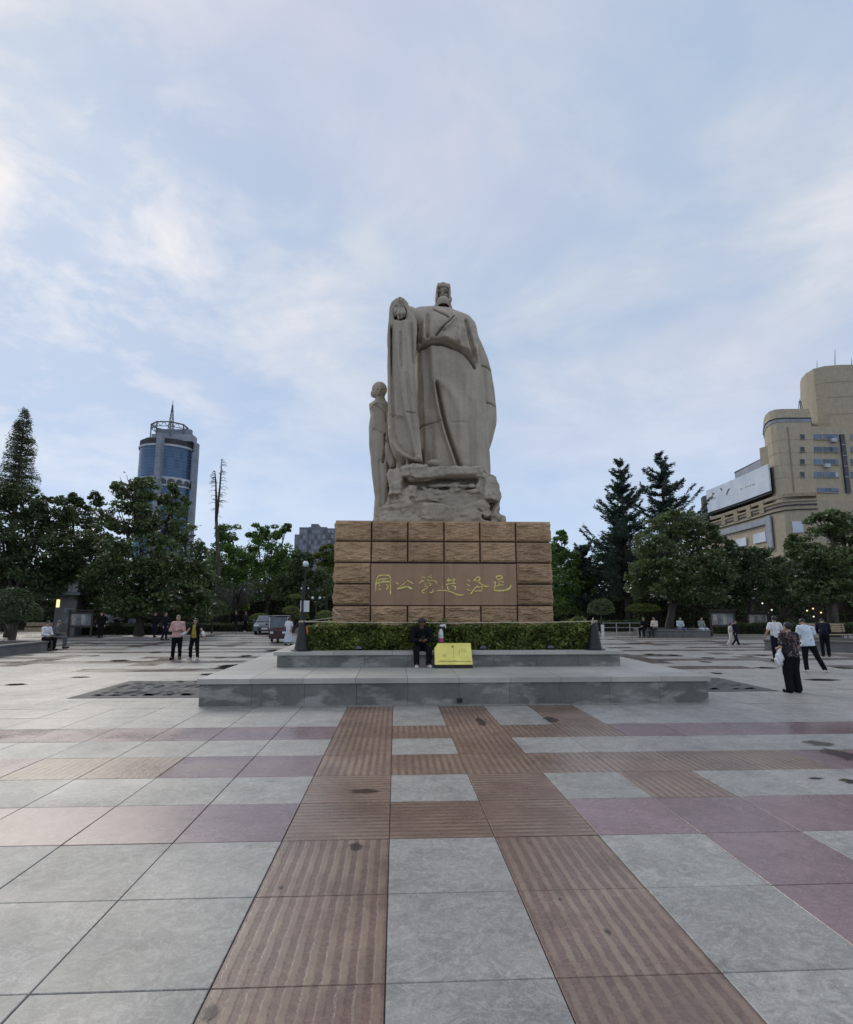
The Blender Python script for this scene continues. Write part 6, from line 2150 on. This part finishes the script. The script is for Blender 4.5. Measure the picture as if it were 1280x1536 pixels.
def planter(label, p, q, depth, h, slabs, group='stone seat planters'):
    """seat-height planter whose front edge runs from p to q (ground points); rest lies behind"""
    p, q = Vector((p[0], p[1], 0)), Vector((q[0], q[1], 0))
    d = q - p
    ln = d.length
    ang = math.atan2(d.y, d.x)
    root = empty('seat_planter', p, ang)
    tag(root, label, 'planter', group)
    MB().box(0.05, ln - 0.05, 0.05, depth - 0.05, -0.02, h - 0.072).build('wall', 'planter_stone', root)
    n_ = slabs
    for k in range(n_):
        MB().box(ln * k / n_ + 0.004, ln * (k + 1) / n_ - 0.004, 0, 0.45, h - 0.07, h, 0, 0.006).build('seat_slab', 'planter_stone', root)
    MB().box(0.0, ln, depth - 0.4, depth, h - 0.07, h, 0, 0.006).build('seat_slab', 'planter_stone', root)
    for xa in (0.0, ln - 0.45):
        MB().box(xa, xa + 0.45, 0.455, depth - 0.405, h - 0.07, h - 0.001, 0, 0.006).build('seat_slab', 'planter_stone', root)
    MB().box(0.45, ln - 0.45, 0.45, depth - 0.4, h - 0.1, h - 0.03).build('soil_bed', 'soil', root)
    return root


a_, b_ = G(-50, 992), G(84, 975)
planter('low stone seat planter below the spreading bush, with two people on its end', (a_.x, a_.y), (b_.x, b_.y), 2.6, 0.46, 7)
a_, b_ = G(158, 951), G(246, 951.5)
planter('stone seat planter around the foot of the broad magnolia', (a_.x, a_.y), (b_.x, b_.y), 4.5, 0.5, 5)
a_, b_ = G(963, 956), G(1068, 957)
planter('stone seat planter under the rounded magnolia, with a row of sitters', (a_.x, a_.y), (b_.x, b_.y), 5.0, 0.5, 5)
a_, b_ = G(1146, 975), G(1330, 981)
planter('long stone seat planter beside the slatted bench', (a_.x, a_.y), (b_.x, b_.y), 4.0, 0.5, 7)

# sitters
PL = 0.46
q1 = G(60, 976.5)
sitter('person in a white shirt and black trousers seated on the end of the low planter', q1.x, q1.y + 0.35, PL, R(70), 1.7, 'c_white', 'c_black', PL, head_down=0.4)
q1 = G(80, 974)
sitter('man in a grey jacket seated at the very end of the low planter, turned away', q1.x - 0.25, q1.y + 0.55, PL, R(110), 1.72, 'c_grey', 'c_grey', PL, head_down=0.8, hair='hair_grey')
for (x, tp, bt, lab, rz_a) in ((195, 'c_stripes', 'c_black', 'person in a striped top seated under the broad magnolia', 5), (172, 'c_darkgrey', 'c_black', 'person in charcoal seated under the broad magnolia', -10), (222, 'c_black', 'c_denim', 'person in black and denim seated under the broad magnolia', 8)):
    q1 = G(x, 951)
    sitter(lab, q1.x, q1.y + 0.25, 0.5, R(rz_a), 1.66, tp, bt, 0.5, vox=0.03)
for (x, tp, bt, lab, rz_a) in ((986, 'c_cream', 'c_darkgrey', 'person in cream seated under the rounded magnolia', -60), (1024, 'c_teal', 'c_denim', 'person in pale blue seated in the middle of the bench planter', 5), (1056, 'c_sage', 'c_paleblue', 'person in sage green seated near the dark notice board', 12), (970, 'c_black', 'c_black', 'person in black seated at the end of the bench planter by the railing', -50)):
    q1 = G(x, 956.2)
    sitter(lab, q1.x, q1.y + 0.25, 0.5, R(rz_a), 1.62, tp, bt, 0.5, vox=0.03)
for (x, y, tp, bt, lab, rz_a, h_) in ((150, 957, 'c_black', 'c_black', 'person in black standing by the notice board near the silver van', 10, 1.68), (231, 956, 'c_black', 'c_navy', 'person in black standing before the magnolia planter', 160, 1.70), (246, 960, 'c_navy', 'c_navy', 'person in navy walking behind the man in pink', 80, 1.70),
                                     (353, 949, 'c_black', 'c_darkgrey', 'person in black strolling on the far paving beside another in black', 20, 1.66), (368, 948, 'c_darkgrey', 'c_black', 'person in charcoal strolling next to the clipped dome shrub', -30, 1.68)):
    person(lab, at(x, y), R(rz_a), h_, dict(anL=(0.1, -0.1, 0.085), toL=(0.12, -0.27, 0.04), anR=(-0.1, 0.1, 0.085), toR=(-0.12, -0.06, 0.04)), tp, bt, 'c_shoewhite' if x > 340 else 'c_shoe', vox=0.03)

# carrier bag in the hand of the woman in floral
fw_ = at(1191, 1039)
bg_ = empty('carrier_bag', (fw_[0] - 0.30, fw_[1] - 0.02, 0.62))
tag(bg_, 'white plastic carrier bag hanging beside the woman in floral', 'bag')
gb = Grid((-0.16, -0.12, -0.04), (0.16, 0.12, 0.50), 0.018)
fb = smin(gb.ell((0.0, 0, 0.14), (0.10, 0.07, 0.15)), gb.cap((0.02, 0, 0.2), (0.05, 0, 0.43), 0.075, 0.022), 0.05)
fb = fb + 0.012 * np.sin(gb.x * 60 + gb.z * 30)
link('bag', gb.mesh(fb, 'bag', 'bag_white'), bg_)

# conical black posts on the kerb and the rope around the hedge
def cone_post(px, label, pole):
    c = D(px, 984, UF + 0.40)
    root = empty('cone_post', (c.x, UF + 0.40, UZ))
    tag(root, label, 'post', 'black cone posts')
    MB().lathe([(0.26, 0.0), (0.26, 0.025), (0.19, 0.035), (0.17, 0.10), (0.115, 0.42), (0.075, 0.70), (0.07, 0.74), (0.03, 0.755)], n=24).build('cone', 'black_metal', root, smooth=False)
    if pole:
        MB().tube([(0, 0, 0.70), (0, 0, 1.75)], 0.035, 10).build('pole', 'black_metal', root)
    return root


cp1 = cone_post(452, 'black cone-based post with a tall pole carrying a pale sign plate', True)
zs0, zs1 = D(455, 918, UF + 0.4).z - UZ, D(455, 901, UF + 0.4).z - UZ
sp_ = MB().box(-0.055, 0.17, -0.055, -0.04, zs0, zs1, 0, 0.004).build('sign_plate', 'sign_white', cp1)
MB().box(-0.03, 0.03, -0.062, -0.0565, zs0 - 0.05, zs1 + 0.04).build('plate_strap', 'black_metal', cp1)
cp2 = cone_post(893, 'black cone-shaped post with the rope knotted round its top', False)
rope = MB()
yr = UF + 0.45
p0, p1 = Vector((cp1.location.x, cp1.location.y, UZ + 0.72)), Vector((cp2.location.x, cp2.location.y, UZ + 0.72))
pts = []
for k in range(41):
    u = k / 40
    p = p0.lerp(p1, u)
    pts.append((p.x, p.y + 0.06 * math.sin(u * math.pi), p.z - 0.03 * math.sin(u * math.pi) + 0.006 * math.sin(u * 21)))
rope.tube(pts, 0.011, 6)
rope.tube([(p0.x, p0.y, p0.z), (p0.x + 0.9, p0.y + 0.8, p0.z + 0.12), (DX0, 16.7, p0.z + 0.33)], 0.009, 6)
for pc_ in (p0, p1):
    rope.tube([(pc_.x + 0.085 * math.cos(t), pc_.y + 0.085 * math.sin(t), pc_.z - 0.02 + 0.004 * t) for t in np.linspace(0, 12.6, 30)], 0.011, 6)
rope.tube([(p1.x, p1.y - 0.08, p1.z), (p1.x - 0.10, p1.y - 0.1, p1.z - 0.08), (p1.x - 0.04, p1.y - 0.1, p1.z + 0.10)], 0.016, 6)
tag(rope.build('rope', 'rope_fibre', smooth=True), 'pale rope stretched over the hedge between the two cone posts', 'rope')
ob = D(460, 944, UF + 0.5)
gb = Grid((-0.09, -0.08, -0.16), (0.09, 0.08, 0.10), 0.014)
o_ = link('cloth_bundle', gb.mesh(smin(gb.ell((0, 0, -0.05), (0.055, 0.04, 0.08)), gb.cap((0, 0, 0), (0, 0, 0.06), 0.03, 0.02), 0.02), 'cloth_bundle', 'orange_cloth'), None, (ob.x, UF + 0.47, ob.z))
tag(o_, 'small orange bundle hanging from the rope beside the sign post', 'bundle')

# yellow board leaning in front of the kerb
yb = empty('yellow_sign_box', (D(680, 1006, UF - 0.12).x, UF - 0.28, PZ))
tag(yb, 'bright yellow sign board on a dark base beside the seated man', 'sign')
W2 = (D(708, 1000, UF - 0.28).x - D(651, 1000, UF - 0.28).x) / 2
HB = D(680, 965, UF - 0.2).z - PZ
MB().prism([(-W2, 0.0), (W2, 0.0), (W2, 0.085), (-W2, 0.085)], 'y', -0.02, 0.26).build('base', 'wood_dark', yb)
tl = 0.16


def yp(x, z, off=0.0):                       # point on the leaning face
    return (x, -0.03 + tl * (z - 0.085) / (HB - 0.085) - off, z)


poly = [(-W2, 0.087), (W2, 0.087), (W2 - 0.03, HB), (-W2 + 0.09, HB), (-W2 + 0.0, HB - 0.12)]
fv = [yp(*p) for p in poly] + [(p[0], yp(*p)[1] + 0.03, p[1]) for p in poly]
n5 = len(poly)
MB().add(fv, [tuple(range(n5)), tuple(range(2 * n5 - 1, n5 - 1, -1))] + [(k, n5 + k, n5 + (k + 1) % n5, (k + 1) % n5) for k in range(n5)]).build('board', 'yellow_board', yb)
MB().add([(-W2 + 0.02, 0.24, 0.087), (W2 - 0.02, 0.24, 0.087), (W2 - 0.05, 0.17, HB - 0.03), (-W2 + 0.11, 0.17, HB - 0.03)], [(3, 2, 1, 0)]).build('back_panel', 'wood_dark', yb)
mb = MB()


def ybar(x0, x1, z0, z1):
    mb.add([yp(x0, z0, 0.003), yp(x1, z0, 0.003), yp(x1, z1, 0.003), yp(x0, z1, 0.003)], [(0, 1, 2, 3)])


def yx(px):
    return (px - 679.5) / 28.5 * W2


def yz(py):
    return 0.085 + (1001.5 - py) / (1001.5 - 965) * (HB - 0.085)


ybar(yx(677), yx(679.8), yz(973), yz(969))
ybar(yx(679.4), yx(679.7), yz(991), yz(974))
for y in (984.5, 986.6):
    ybar(yx(662.5), yx(668.5), yz(y + 0.7), yz(y))
for k, x in enumerate((688, 692, 695.5, 698)):
    ybar(yx(x), yx(x + 0.5), yz(983 if k == 0 else 981), yz(975 + (k % 2)))
for x in np.arange(657, 705, 1.7):
    hh = 2.2 if 679 < x < 683 else 1.3
    ybar(yx(x), yx(x + 1.1), yz(996.5), yz(996.5 - hh - (int(x * 7) % 3) * 0.3))
mb.build('faint_print', 'print_grey', yb)

# drink bottle bag hanging on the rope behind the yellow board
bt = empty('hanging_bottle', (D(661, 950, UF + 0.5).x, UF + 0.36, UZ))
tag(bt, 'white and pink bottle hanging from the rope above the yellow board', 'bottle')
zb0 = D(661, 964, UF + 0.36).z - UZ
zb1 = D(661, 938, UF + 0.36).z - UZ
hh = zb1 - zb0
MB().lathe([(0.03, zb0), (0.062, zb0 + 0.02), (0.065, zb0 + hh * 0.26)], n=16).build('lower_sleeve', 'plastic_pink', bt, smooth=False)
MB().lathe([(0.064, zb0 + hh * 0.26 + 0.001), (0.064, zb0 + hh * 0.52), (0.04, zb0 + hh * 0.72), (0.024, zb0 + hh * 0.80)], n=16).build('bottle', 'bag_white', bt, smooth=False)
MB().lathe([(0.03, zb0 + hh * 0.80), (0.03, zb0 + hh * 0.92)], n=12).build('cap', 'black_plastic', bt)
gb = Grid((-0.12, -0.08, -0.08), (0.16, 0.08, 0.08), 0.012)
k_ = link('knotted_cloth', gb.mesh(smin(smin(gb.ell((0.0, 0, 0), (0.06, 0.04, 0.035)), gb.ell((0.07, 0, 0.01), (0.05, 0.035, 0.03)), 0.02), gb.cap((0.08, 0, 0), (0.11, 0, -0.06), 0.02, 0.012), 0.02), 'knotted_cloth', 'bag_white'), bt)
k_.location = (0.02, 0, zb0 + hh * 0.97)


def floodlight(px, k):
    c = D(px, 978, UF + 0.50)
    root = empty('floodlight', (c.x, UF + 0.53, UZ))
    tag(root, ['black floodlight at the hedge foot on the attendant side', 'black floodlight at the hedge foot beside the yellow board', 'black floodlight at the hedge foot nearest the knotted rope'][k], 'floodlight', 'small floodlights at the foot of the hedge')
    b = MB()
    n_ = 14
    pr_ = [(0.10 * math.cos(t), 0.09 * math.sin(t) + 0.04) for t in np.linspace(0, math.pi, n_)]
    b.prism(pr_, 'y', -0.06, 0.08)
    b.build('housing', 'black_plastic', root)
    MB().prism([(x * 0.8, (z - 0.04) * 0.8 + 0.04) for x, z in pr_], 'y', -0.066, -0.0615).build('lens', 'windscreen', root)
    MB().tube([(-0.115, 0, 0.0), (-0.115, 0, 0.07), (0.115, 0, 0.07), (0.115, 0, 0.0)], 0.009, 6).build('bracket', 'black_metal', root)


for k, x in enumerate((538, 725, 826)):
    floodlight(x, k)

# carved relief panels let into the paving on both sides of the platform
def relief(label, x0, x1, y0, y1, seed):
    root = empty('relief_panel', ((x0 + x1) / 2, (y0 + y1) / 2, 0))
    tag(root, label, 'relief panel', 'carved stone panels let into the paving')
    w_, d_ = (x1 - x0) / 2, (y1 - y0) / 2
    for (a0, a1, c0, c1) in ((-w_, w_, -d_, -d_ + 0.35), (-w_, w_, d_ - 0.35, d_), (-w_, -w_ + 0.35, -d_ + 0.352, d_ - 0.352), (w_ - 0.35, w_, -d_ + 0.352, d_ - 0.352)):
        MB().box(a0, a1, c0, c1, -0.02, 0.008, 0, 0.003).build('border_slab', 'relief_stone', root)
    nx, ny = 130, 110
    X, Y = np.meshgrid(np.linspace(-w_ + 0.352, w_ - 0.352, nx), np.linspace(-d_ + 0.352, d_ - 0.352, ny))
    Z = np.zeros_like(X)
    r2 = random.Random(seed)
    q = np.stack([X * 0.9, Y * 0.9, X * 0], -1)
    wx, wy = fbm(q, seed, 3), fbm(q + 9, seed + 5, 3)
    for k in range(9):
        cx_, cy_ = r2.uniform(-w_, w_), r2.uniform(-d_, d_)
        rr_ = np.hypot(X - cx_ + 0.3 * wx, Y - cy_ + 0.3 * wy)
        th = np.arctan2(Y - cy_, X - cx_)
        Z = Z + np.exp(-(rr_ / 0.85) ** 2) * np.sin(rr_ * 17 - th * 2)
    Z = 0.024 + 0.028 * np.clip(Z + 0.4 * np.sin(9 * (X + wx) + 5 * wy), -0.6, 1)
    V = np.stack([X, Y, Z], -1).reshape(-1, 3)
    idx = np.arange(nx * ny).reshape(ny, nx)
    F_ = np.stack([idx[:-1, :-1], idx[:-1, 1:], idx[1:, 1:], idx[1:, :-1]], -1).reshape(-1, 4)
    link('carving', mesh_np('carving', V, F_, 'relief_stone', True), root)


ra, rb2 = G(100, 1048), G(185, 1022)
relief('dark carved relief panel let into the paving, beside the platform near the couple', ra.x, PX0 - 0.12, ra.y, rb2.y, 3)
ra, rb2 = G(1170, 1037), G(1067, 1017)
relief('dark carved relief panel let into the paving, at the feet of the woman in floral', PX1 + 0.12, ra.x, ra.y, rb2.y, 8)

# notice boards
def notice(label, px, py, w_, h_, rz, panelm, lit=False, legs=True):
    c = G(px, py)
    root = empty('notice_board', (c.x, c.y, 0), rz)
    tag(root, label, 'notice board', 'park notice boards')
    for sx_ in (-1, 1):
        MB().box(sx_ * w_ / 2 - 0.06, sx_ * w_ / 2 + 0.06, -0.06, 0.06, -0.05, h_ + 0.05, 0, 0.01).build('post', 'wood_dark', root)
    MB().box(-w_ / 2 + 0.061, w_ / 2 - 0.061, -0.05, 0.05, h_ * 0.38, h_ * 0.46).build('rail', 'wood_dark', root)
    MB().box(-w_ / 2 + 0.061, w_ / 2 - 0.061, -0.05, 0.05, h_ * 0.92, h_).build('rail', 'wood_dark', root)
    MB().box(-w_ / 2 + 0.062, w_ / 2 - 0.062, -0.012, 0.012, h_ * 0.461, h_ * 0.919).build('panel', panelm, root)
    MB().prism([(-w_ / 2 - 0.15, h_ + 0.051), (w_ / 2 + 0.15, h_ + 0.051), (w_ / 2 + 0.1, h_ + 0.13), (-w_ / 2 - 0.1, h_ + 0.13)], 'y', -0.2, 0.2).build('roof', 'wood_dark', root)
    rr_ = random.Random(int(px))
    for k in range(4):
        x = -w_ / 2 + 0.15 + (w_ - 0.3) * (k + 0.1) / 4
        MB().box(x, x + (w_ - 0.3) / 4 * 0.8, -0.02, -0.0125, h_ * 0.50, h_ * (0.84 + 0.04 * rr_.random())).build('poster', 'paper_panel' if k % 2 == 0 else 'panel_grey', root)
    return root


notice('dark roofed notice board with posters before the silver van', 119, 956, 1.45, 1.75, R(8), 'panel_grey')
notice('dark framed notice board between the seated group and the walking girl', 1086, 955, 1.65, 1.75, R(-6), 'panel_grey')
notice('pale notice board under the dense dark tree, behind the walking girl', 1139, 950, 1.5, 1.6, R(-12), 'paper_panel')
notice('small red-brown notice board standing behind the larger roofed board', 141, 951, 1.2, 1.8, R(4), 'paper_panel')

# slatted bench
c = G(1262, 966)
sb = empty('slatted_bench', (c.x, c.y + 0.9, 0), R(-3))
tag(sb, 'pale slatted bench with a high back beyond the long planter', 'bench')
for k in range(4):
    MB().box(-1.25, 1.25, 0.42 + k * 0.02, 0.45 + k * 0.02, 0.62 + k * 0.125, 0.72 + k * 0.125, 0, 0.008).build('back_slat', 'wood_slat', sb)
for k in range(4):
    MB().box(-1.25, 1.25, -0.02 + k * 0.11, 0.075 + k * 0.11, 0.44, 0.475, 0, 0.008).build('seat_slat', 'wood_slat', sb)
for sx_ in (-1.1, 1.1):
    MB().tube([(sx_, 0.0, -0.02), (sx_, 0.0, 0.43), (sx_, 0.40, 0.43), (sx_, 0.50, 1.08)], 0.03, 6).build('frame', 'black_metal', sb)
    MB().tube([(sx_, 0.40, -0.02), (sx_, 0.40, 0.43)], 0.03, 6).build('leg', 'black_metal', sb)

# pipe railing
p0, p1 = G(905, 950), G(966, 950)
ry_ = (p0.y + p1.y) / 2
rl = empty('pipe_railing', (p0.x, ry_, 0))
tag(rl, 'low pale pipe railing behind the knotted cone post', 'railing')
ln = p1.x - p0.x
for k in range(4):
    MB().tube([(ln * k / 3, 0, -0.05), (ln * k / 3, 0, 0.85)], 0.04, 8).build('post', 'galvanised', rl)
for z in (0.8, 0.45):
    MB().tube([(-0.1, 0.0, z), (ln + 0.1, 0.0, z)], 0.03, 8).build('rail', 'galvanised', rl)
bl = G(905, 955)
bo = MB().lathe([(0.10, 0), (0.10, 0.62), (0.12, 0.66), (0.12, 0.78), (0.06, 0.82)], n=16).build('bollard', 'sign_white', None, loc=(bl.x, bl.y, 0))
tag(bo, 'pale round bollard at the end of the pipe railing', 'bollard')

# street lamps
def globe_lamp(label, px, py_top, Y, arms, rad):
    c = D(px, 900, Y)
    root = empty('street_lamp', (c.x, Y, 0))
    tag(root, label, 'street lamp', 'street lamps')
    h_ = D(px, py_top, Y).z
    MB().lathe([(0.16, -0.02), (0.16, 0.25), (0.09, 0.4), (0.06, 0.6), (0.05, h_ - rad * 1.5), (0.08, h_ - rad)], n=12).build('post', 'black_metal', root)

    def globe(x, y, z, r):
        pr_ = [(max(0.002, r * math.sin(t)), -r * math.cos(t)) for t in np.linspace(0, math.pi, 12)]
        MB().lathe(pr_, (x, y, z), 16).build('lamp_globe', 'lamp_glass', root, smooth=True)
    if rad > 0.1:
        globe(0, 0, h_, rad)
    for (dx, z, r) in arms:
        MB().tube([(0, 0, z - 0.25), (dx * 0.6, 0, z - 0.3), (dx, 0, z - r * 0.9)], 0.025, 6).build('arm', 'black_metal', root)
        globe(dx, 0, z, r)


zz = D(456, 885, 40).z
globe_lamp('tall black street lamp with one large pale globe on top, behind the sign post', 457, 846, 40, [(-0.22, zz + 0.1, 0.06), (0.22, zz + 0.1, 0.06)], 0.2)
zz = D(475, 897, 46).z
globe_lamp('shorter black street lamp with two pale lanterns beside the pedestal', 474.5, 899, 46, [(-0.27, zz, 0.1), (0.27, zz, 0.1)], 0.05)


# vehicles
def wheel(parent, x, y, r, w_, axis='x'):
    root = empty('wheel', (x, y, r))
    root.parent = parent
    prof = [(r * 0.6, -w_ / 2), (r * 0.92, -w_ / 2), (r, -w_ / 3), (r, w_ / 3), (r * 0.92, w_ / 2), (r * 0.6, w_ / 2)]
    t_ = MB().lathe(prof, n=20).build('tyre', 'rubber', root)
    t_.rotation_euler = (0, R(90), 0)
    t2 = MB().lathe([(r * 0.58, -w_ / 2 - 0.004), (r * 0.58, w_ / 2 + 0.004)], n=16).build('rim', 'galvanised', root)
    t2.rotation_euler = (0, R(90), 0)


def car(label, px, py, rz, bodym, van=False):
    c = G(px, py)
    root = empty('parked_car', (c.x, c.y, 0), rz)
    tag(root, label, 'car', 'parked cars')
    L_, W_ = (4.3, 1.7)
    top = 1.75 if van else 1.42
    # lower body: side profile swept across the width, tucked in at the ends
    prof = [(-2.1, 0.28), (-2.15, 0.62), (-2.05, 0.80), (-1.25, 0.92), (1.75, 0.95), (2.08, 0.86), (2.12, 0.45), (2.0, 0.28)]
    vs = []
    for (xx, k) in ((-W_ / 2, 0.97), (-W_ / 2 + 0.08, 1.0), (W_ / 2 - 0.08, 1.0), (W_ / 2, 0.97)):
        vs += [(xx, y * k, 0.28 + (z - 0.28) * (0.93 if k < 1 else 1.0)) for y, z in prof]
    n_ = len(prof)
    fs = [tuple(range(n_)), tuple(range(4 * n_ - 1, 3 * n_ - 1, -1))]
    for a in range(3):
        fs += [(a * n_ + q, (a + 1) * n_ + q, (a + 1) * n_ + (q + 1) % n_, a * n_ + (q + 1) % n_) for q in range(n_)]
    MB().add(vs, fs).build('body', bodym, root)
    cab = [(-1.30, 0.915), (-0.55, top - 0.04), (0.2, top), (1.45, top - 0.06), (1.95, 0.945)]
    if van:
        cab = [(-1.75, 0.90), (-0.95, top - 0.04), (0.3, top), (1.85, top - 0.04), (2.0, 0.94)]
    vs = []
    for (xx, k) in ((-W_ / 2 + 0.06, 0), (-W_ / 2 + 0.22, 1), (W_ / 2 - 0.22, 1), (W_ / 2 - 0.06, 0)):
        vs += [(xx if z < 1.0 else (xx if k else math.copysign(W_ / 2 - 0.2, xx)), y, z) for y, z in cab]
    n_ = len(cab)
    fs = [tuple(range(n_)), tuple(range(4 * n_ - 1, 3 * n_ - 1, -1))]
    for a in range(3):
        fs += [(a * n_ + q, (a + 1) * n_ + q, (a + 1) * n_ + (q + 1) % n_, a * n_ + (q + 1) % n_) for q in range(n_)]
    MB().add(vs, fs).build('cabin', bodym, root)
    (y0, z0), (y1, z1) = cab[0], cab[1]
    d = 0.012
    MB().add([(-W_ / 2 + 0.14, y0 + 0.05 - d, z0 + 0.06), (W_ / 2 - 0.14, y0 + 0.05 - d, z0 + 0.06), (W_ / 2 - 0.26, y1 - 0.06 - d, z1 - 0.05), (-W_ / 2 + 0.26, y1 - 0.06 - d, z1 - 0.05)], [(0, 1, 2, 3)]).build('windscreen', 'windscreen', root)
    for sg in (-1, 1):
        MB().add([(sg * (W_ / 2 - 0.045), -0.9, 1.0), (sg * (W_ / 2 - 0.045), 1.5, 1.0), (sg * (W_ / 2 - 0.178), 1.25, top - 0.14), (sg * (W_ / 2 - 0.178), -0.45, top - 0.14)], [(0, 1, 2, 3) if sg > 0 else (3, 2, 1, 0)]).build('side_window', 'windscreen', root)
        MB().box(sg * 0.62 - 0.17, sg * 0.62 + 0.17, -2.15, -2.02, 0.62, 0.76, 0, 0.03).build('headlight', 'lamp_glass', root)
        MB().box(sg * 0.95 - 0.08, sg * 0.95 + 0.08, -0.95, -0.85, 0.98, 1.10, 0, 0.02).build('mirror', bodym, root)
        wheel(root, sg * (W_ / 2 - 0.12), -1.35, 0.31, 0.2)
        wheel(root, sg * (W_ / 2 - 0.12), 1.35, 0.31, 0.2)
    MB().box(-0.5, 0.5, -2.165, -2.12, 0.34, 0.54, 0, 0.01).build('grille', 'black_plastic', root)
    MB().box(-0.22, 0.22, -2.175, -2.166, 0.40, 0.52).build('number_plate', 'sign_white', root)
    return root


car('small grey car parked below the clipped dome shrub', 401, 950.5, R(6), 'car_grey')
car('silver van parked behind the magnolia planter', 163, 945, R(-4), 'car_silver', True)

c = G(418, 964)
tr = empty('cargo_tricycle', (c.x, c.y, 0), R(6))
tag(tr, 'dark maroon covered cargo tricycle with a glazed front, parked on the plaza', 'tricycle')
MB().prism([(-0.75, 0.30), (-0.80, 0.72), (-0.62, 0.86), (0.1, 0.88), (0.1, 0.42), (1.5, 0.42), (1.5, 0.24), (-0.5, 0.24)], 'x', -0.5, 0.5).build('body', 'tricycle_maroon', tr)
MB().box(-0.55, 0.55, 0.15, 1.5, 0.43, 1.05, 0, 0.03).build('cargo_box', 'tricycle_maroon', tr)
MB().box(-0.56, 0.56, -0.62, 1.55, 1.50, 1.56, 0, 0.02).build('roof', 'black_plastic', tr)
for (x, y) in ((-0.5, -0.55), (0.5, -0.55), (-0.5, 0.2), (0.5, 0.2), (-0.5, 1.45), (0.5, 1.45)):
    MB().tube([(x, y - (0.1 if y < 0 else 0), 0.80 if y < 0 else 0.86), (x, y, 1.51)], 0.025, 6).build('roof_post', 'galvanised', tr)
MB().add([(-0.46, -0.635, 0.88), (0.46, -0.635, 0.88), (0.46, -0.57, 1.48), (-0.46, -0.57, 1.48)], [(0, 1, 2, 3)]).build('windscreen', 'windscreen', tr)
for sg in (-1, 1):
    MB().box(sg * 0.34 - 0.09, sg * 0.34 + 0.09, -0.80, -0.76, 0.55, 0.67, 0, 0.01).build('headlight', 'lamp_glass', tr)
    MB().tube([(sg * 0.5, -0.6, 1.0), (sg * 0.62, -0.66, 1.05)], 0.012, 5).build('mirror_stem', 'black_metal', tr)
    MB().box(sg * 0.66 - 0.06, sg * 0.66 + 0.06, -0.68, -0.65, 1.0, 1.12, 0, 0.01).build('mirror', 'black_plastic', tr)
    wheel(tr, sg * 0.48, 1.05, 0.24, 0.12)
wheel(tr, 0, -0.55, 0.24, 0.12)

# little park kiosk with a lit sign, and a lit stall under the trees
c = G(72, 956)
kk = empty('park_kiosk', (c.x, c.y + 1.5, 0), R(10))
tag(kk, 'small grey park kiosk with a lit yellow lamp, past the spreading bush', 'kiosk')
MB().box(-0.5, 0.9, 0, 1.6, -0.02, 2.9, 0, 0.02).build('wall', 'planter_stone', kk)
MB().box(-1.5, 1.2, -0.5, 1.9, 2.91, 3.12, 0, 0.02).build('canopy', 'panel_grey', kk)
MB().box(0.1, 0.8, -0.03, -0.005, 0.9, 2.0).build('panel', 'panel_grey', kk)
MB().box(0.3, 0.95, -0.2, 0.9, 3.13, 3.9, 0, 0.02).build('roof_box', 'sign_white', kk)
MB().box(-0.42, -0.22, -0.05, -0.005, 2.05, 2.6).build('lamp', 'lit_warm', kk)
for k in range(2):
    MB().box(-2.4, -0.7, 0.2 + k * 0.3, 0.32 + k * 0.3, 0.35 + k * 0.35, 0.62 + k * 0.35, 0, 0.02).build('counter', 'wood_slat', kk)
lr = random.Random(5)
for q, (x, y, m) in enumerate(((152, 914, 'lit_warm'), (154.5, 917, 'lit_white'), (1144, 905, 'lit_white'), (1152, 919, 'lit_white'), (1158, 915, 'lit_white'), (1211, 916, 'lit_warm'), (1220, 913, 'lit_warm'), (1232, 919, 'lit_warm'), (1221, 925, 'lit_white'))):
    c = D(x, y, 56)
    root = empty('string_lamp', (c.x, 56, 0))
    tag(root, 'small lit lamp on a thin pole glimmering under the dark trees', 'lamp', 'small lit lamps under the trees')
    MB().tube([(0, 0, -0.02), (0, 0, c.z - 0.08)], 0.025, 6).build('pole', 'black_metal', root)
    pr_ = [(max(0.002, 0.07 * math.sin(t)), -0.07 * math.cos(t)) for t in np.linspace(0, math.pi, 8)]
    MB().lathe(pr_, (0, 0, c.z), 10).build('bulb', m, root, smooth=True)
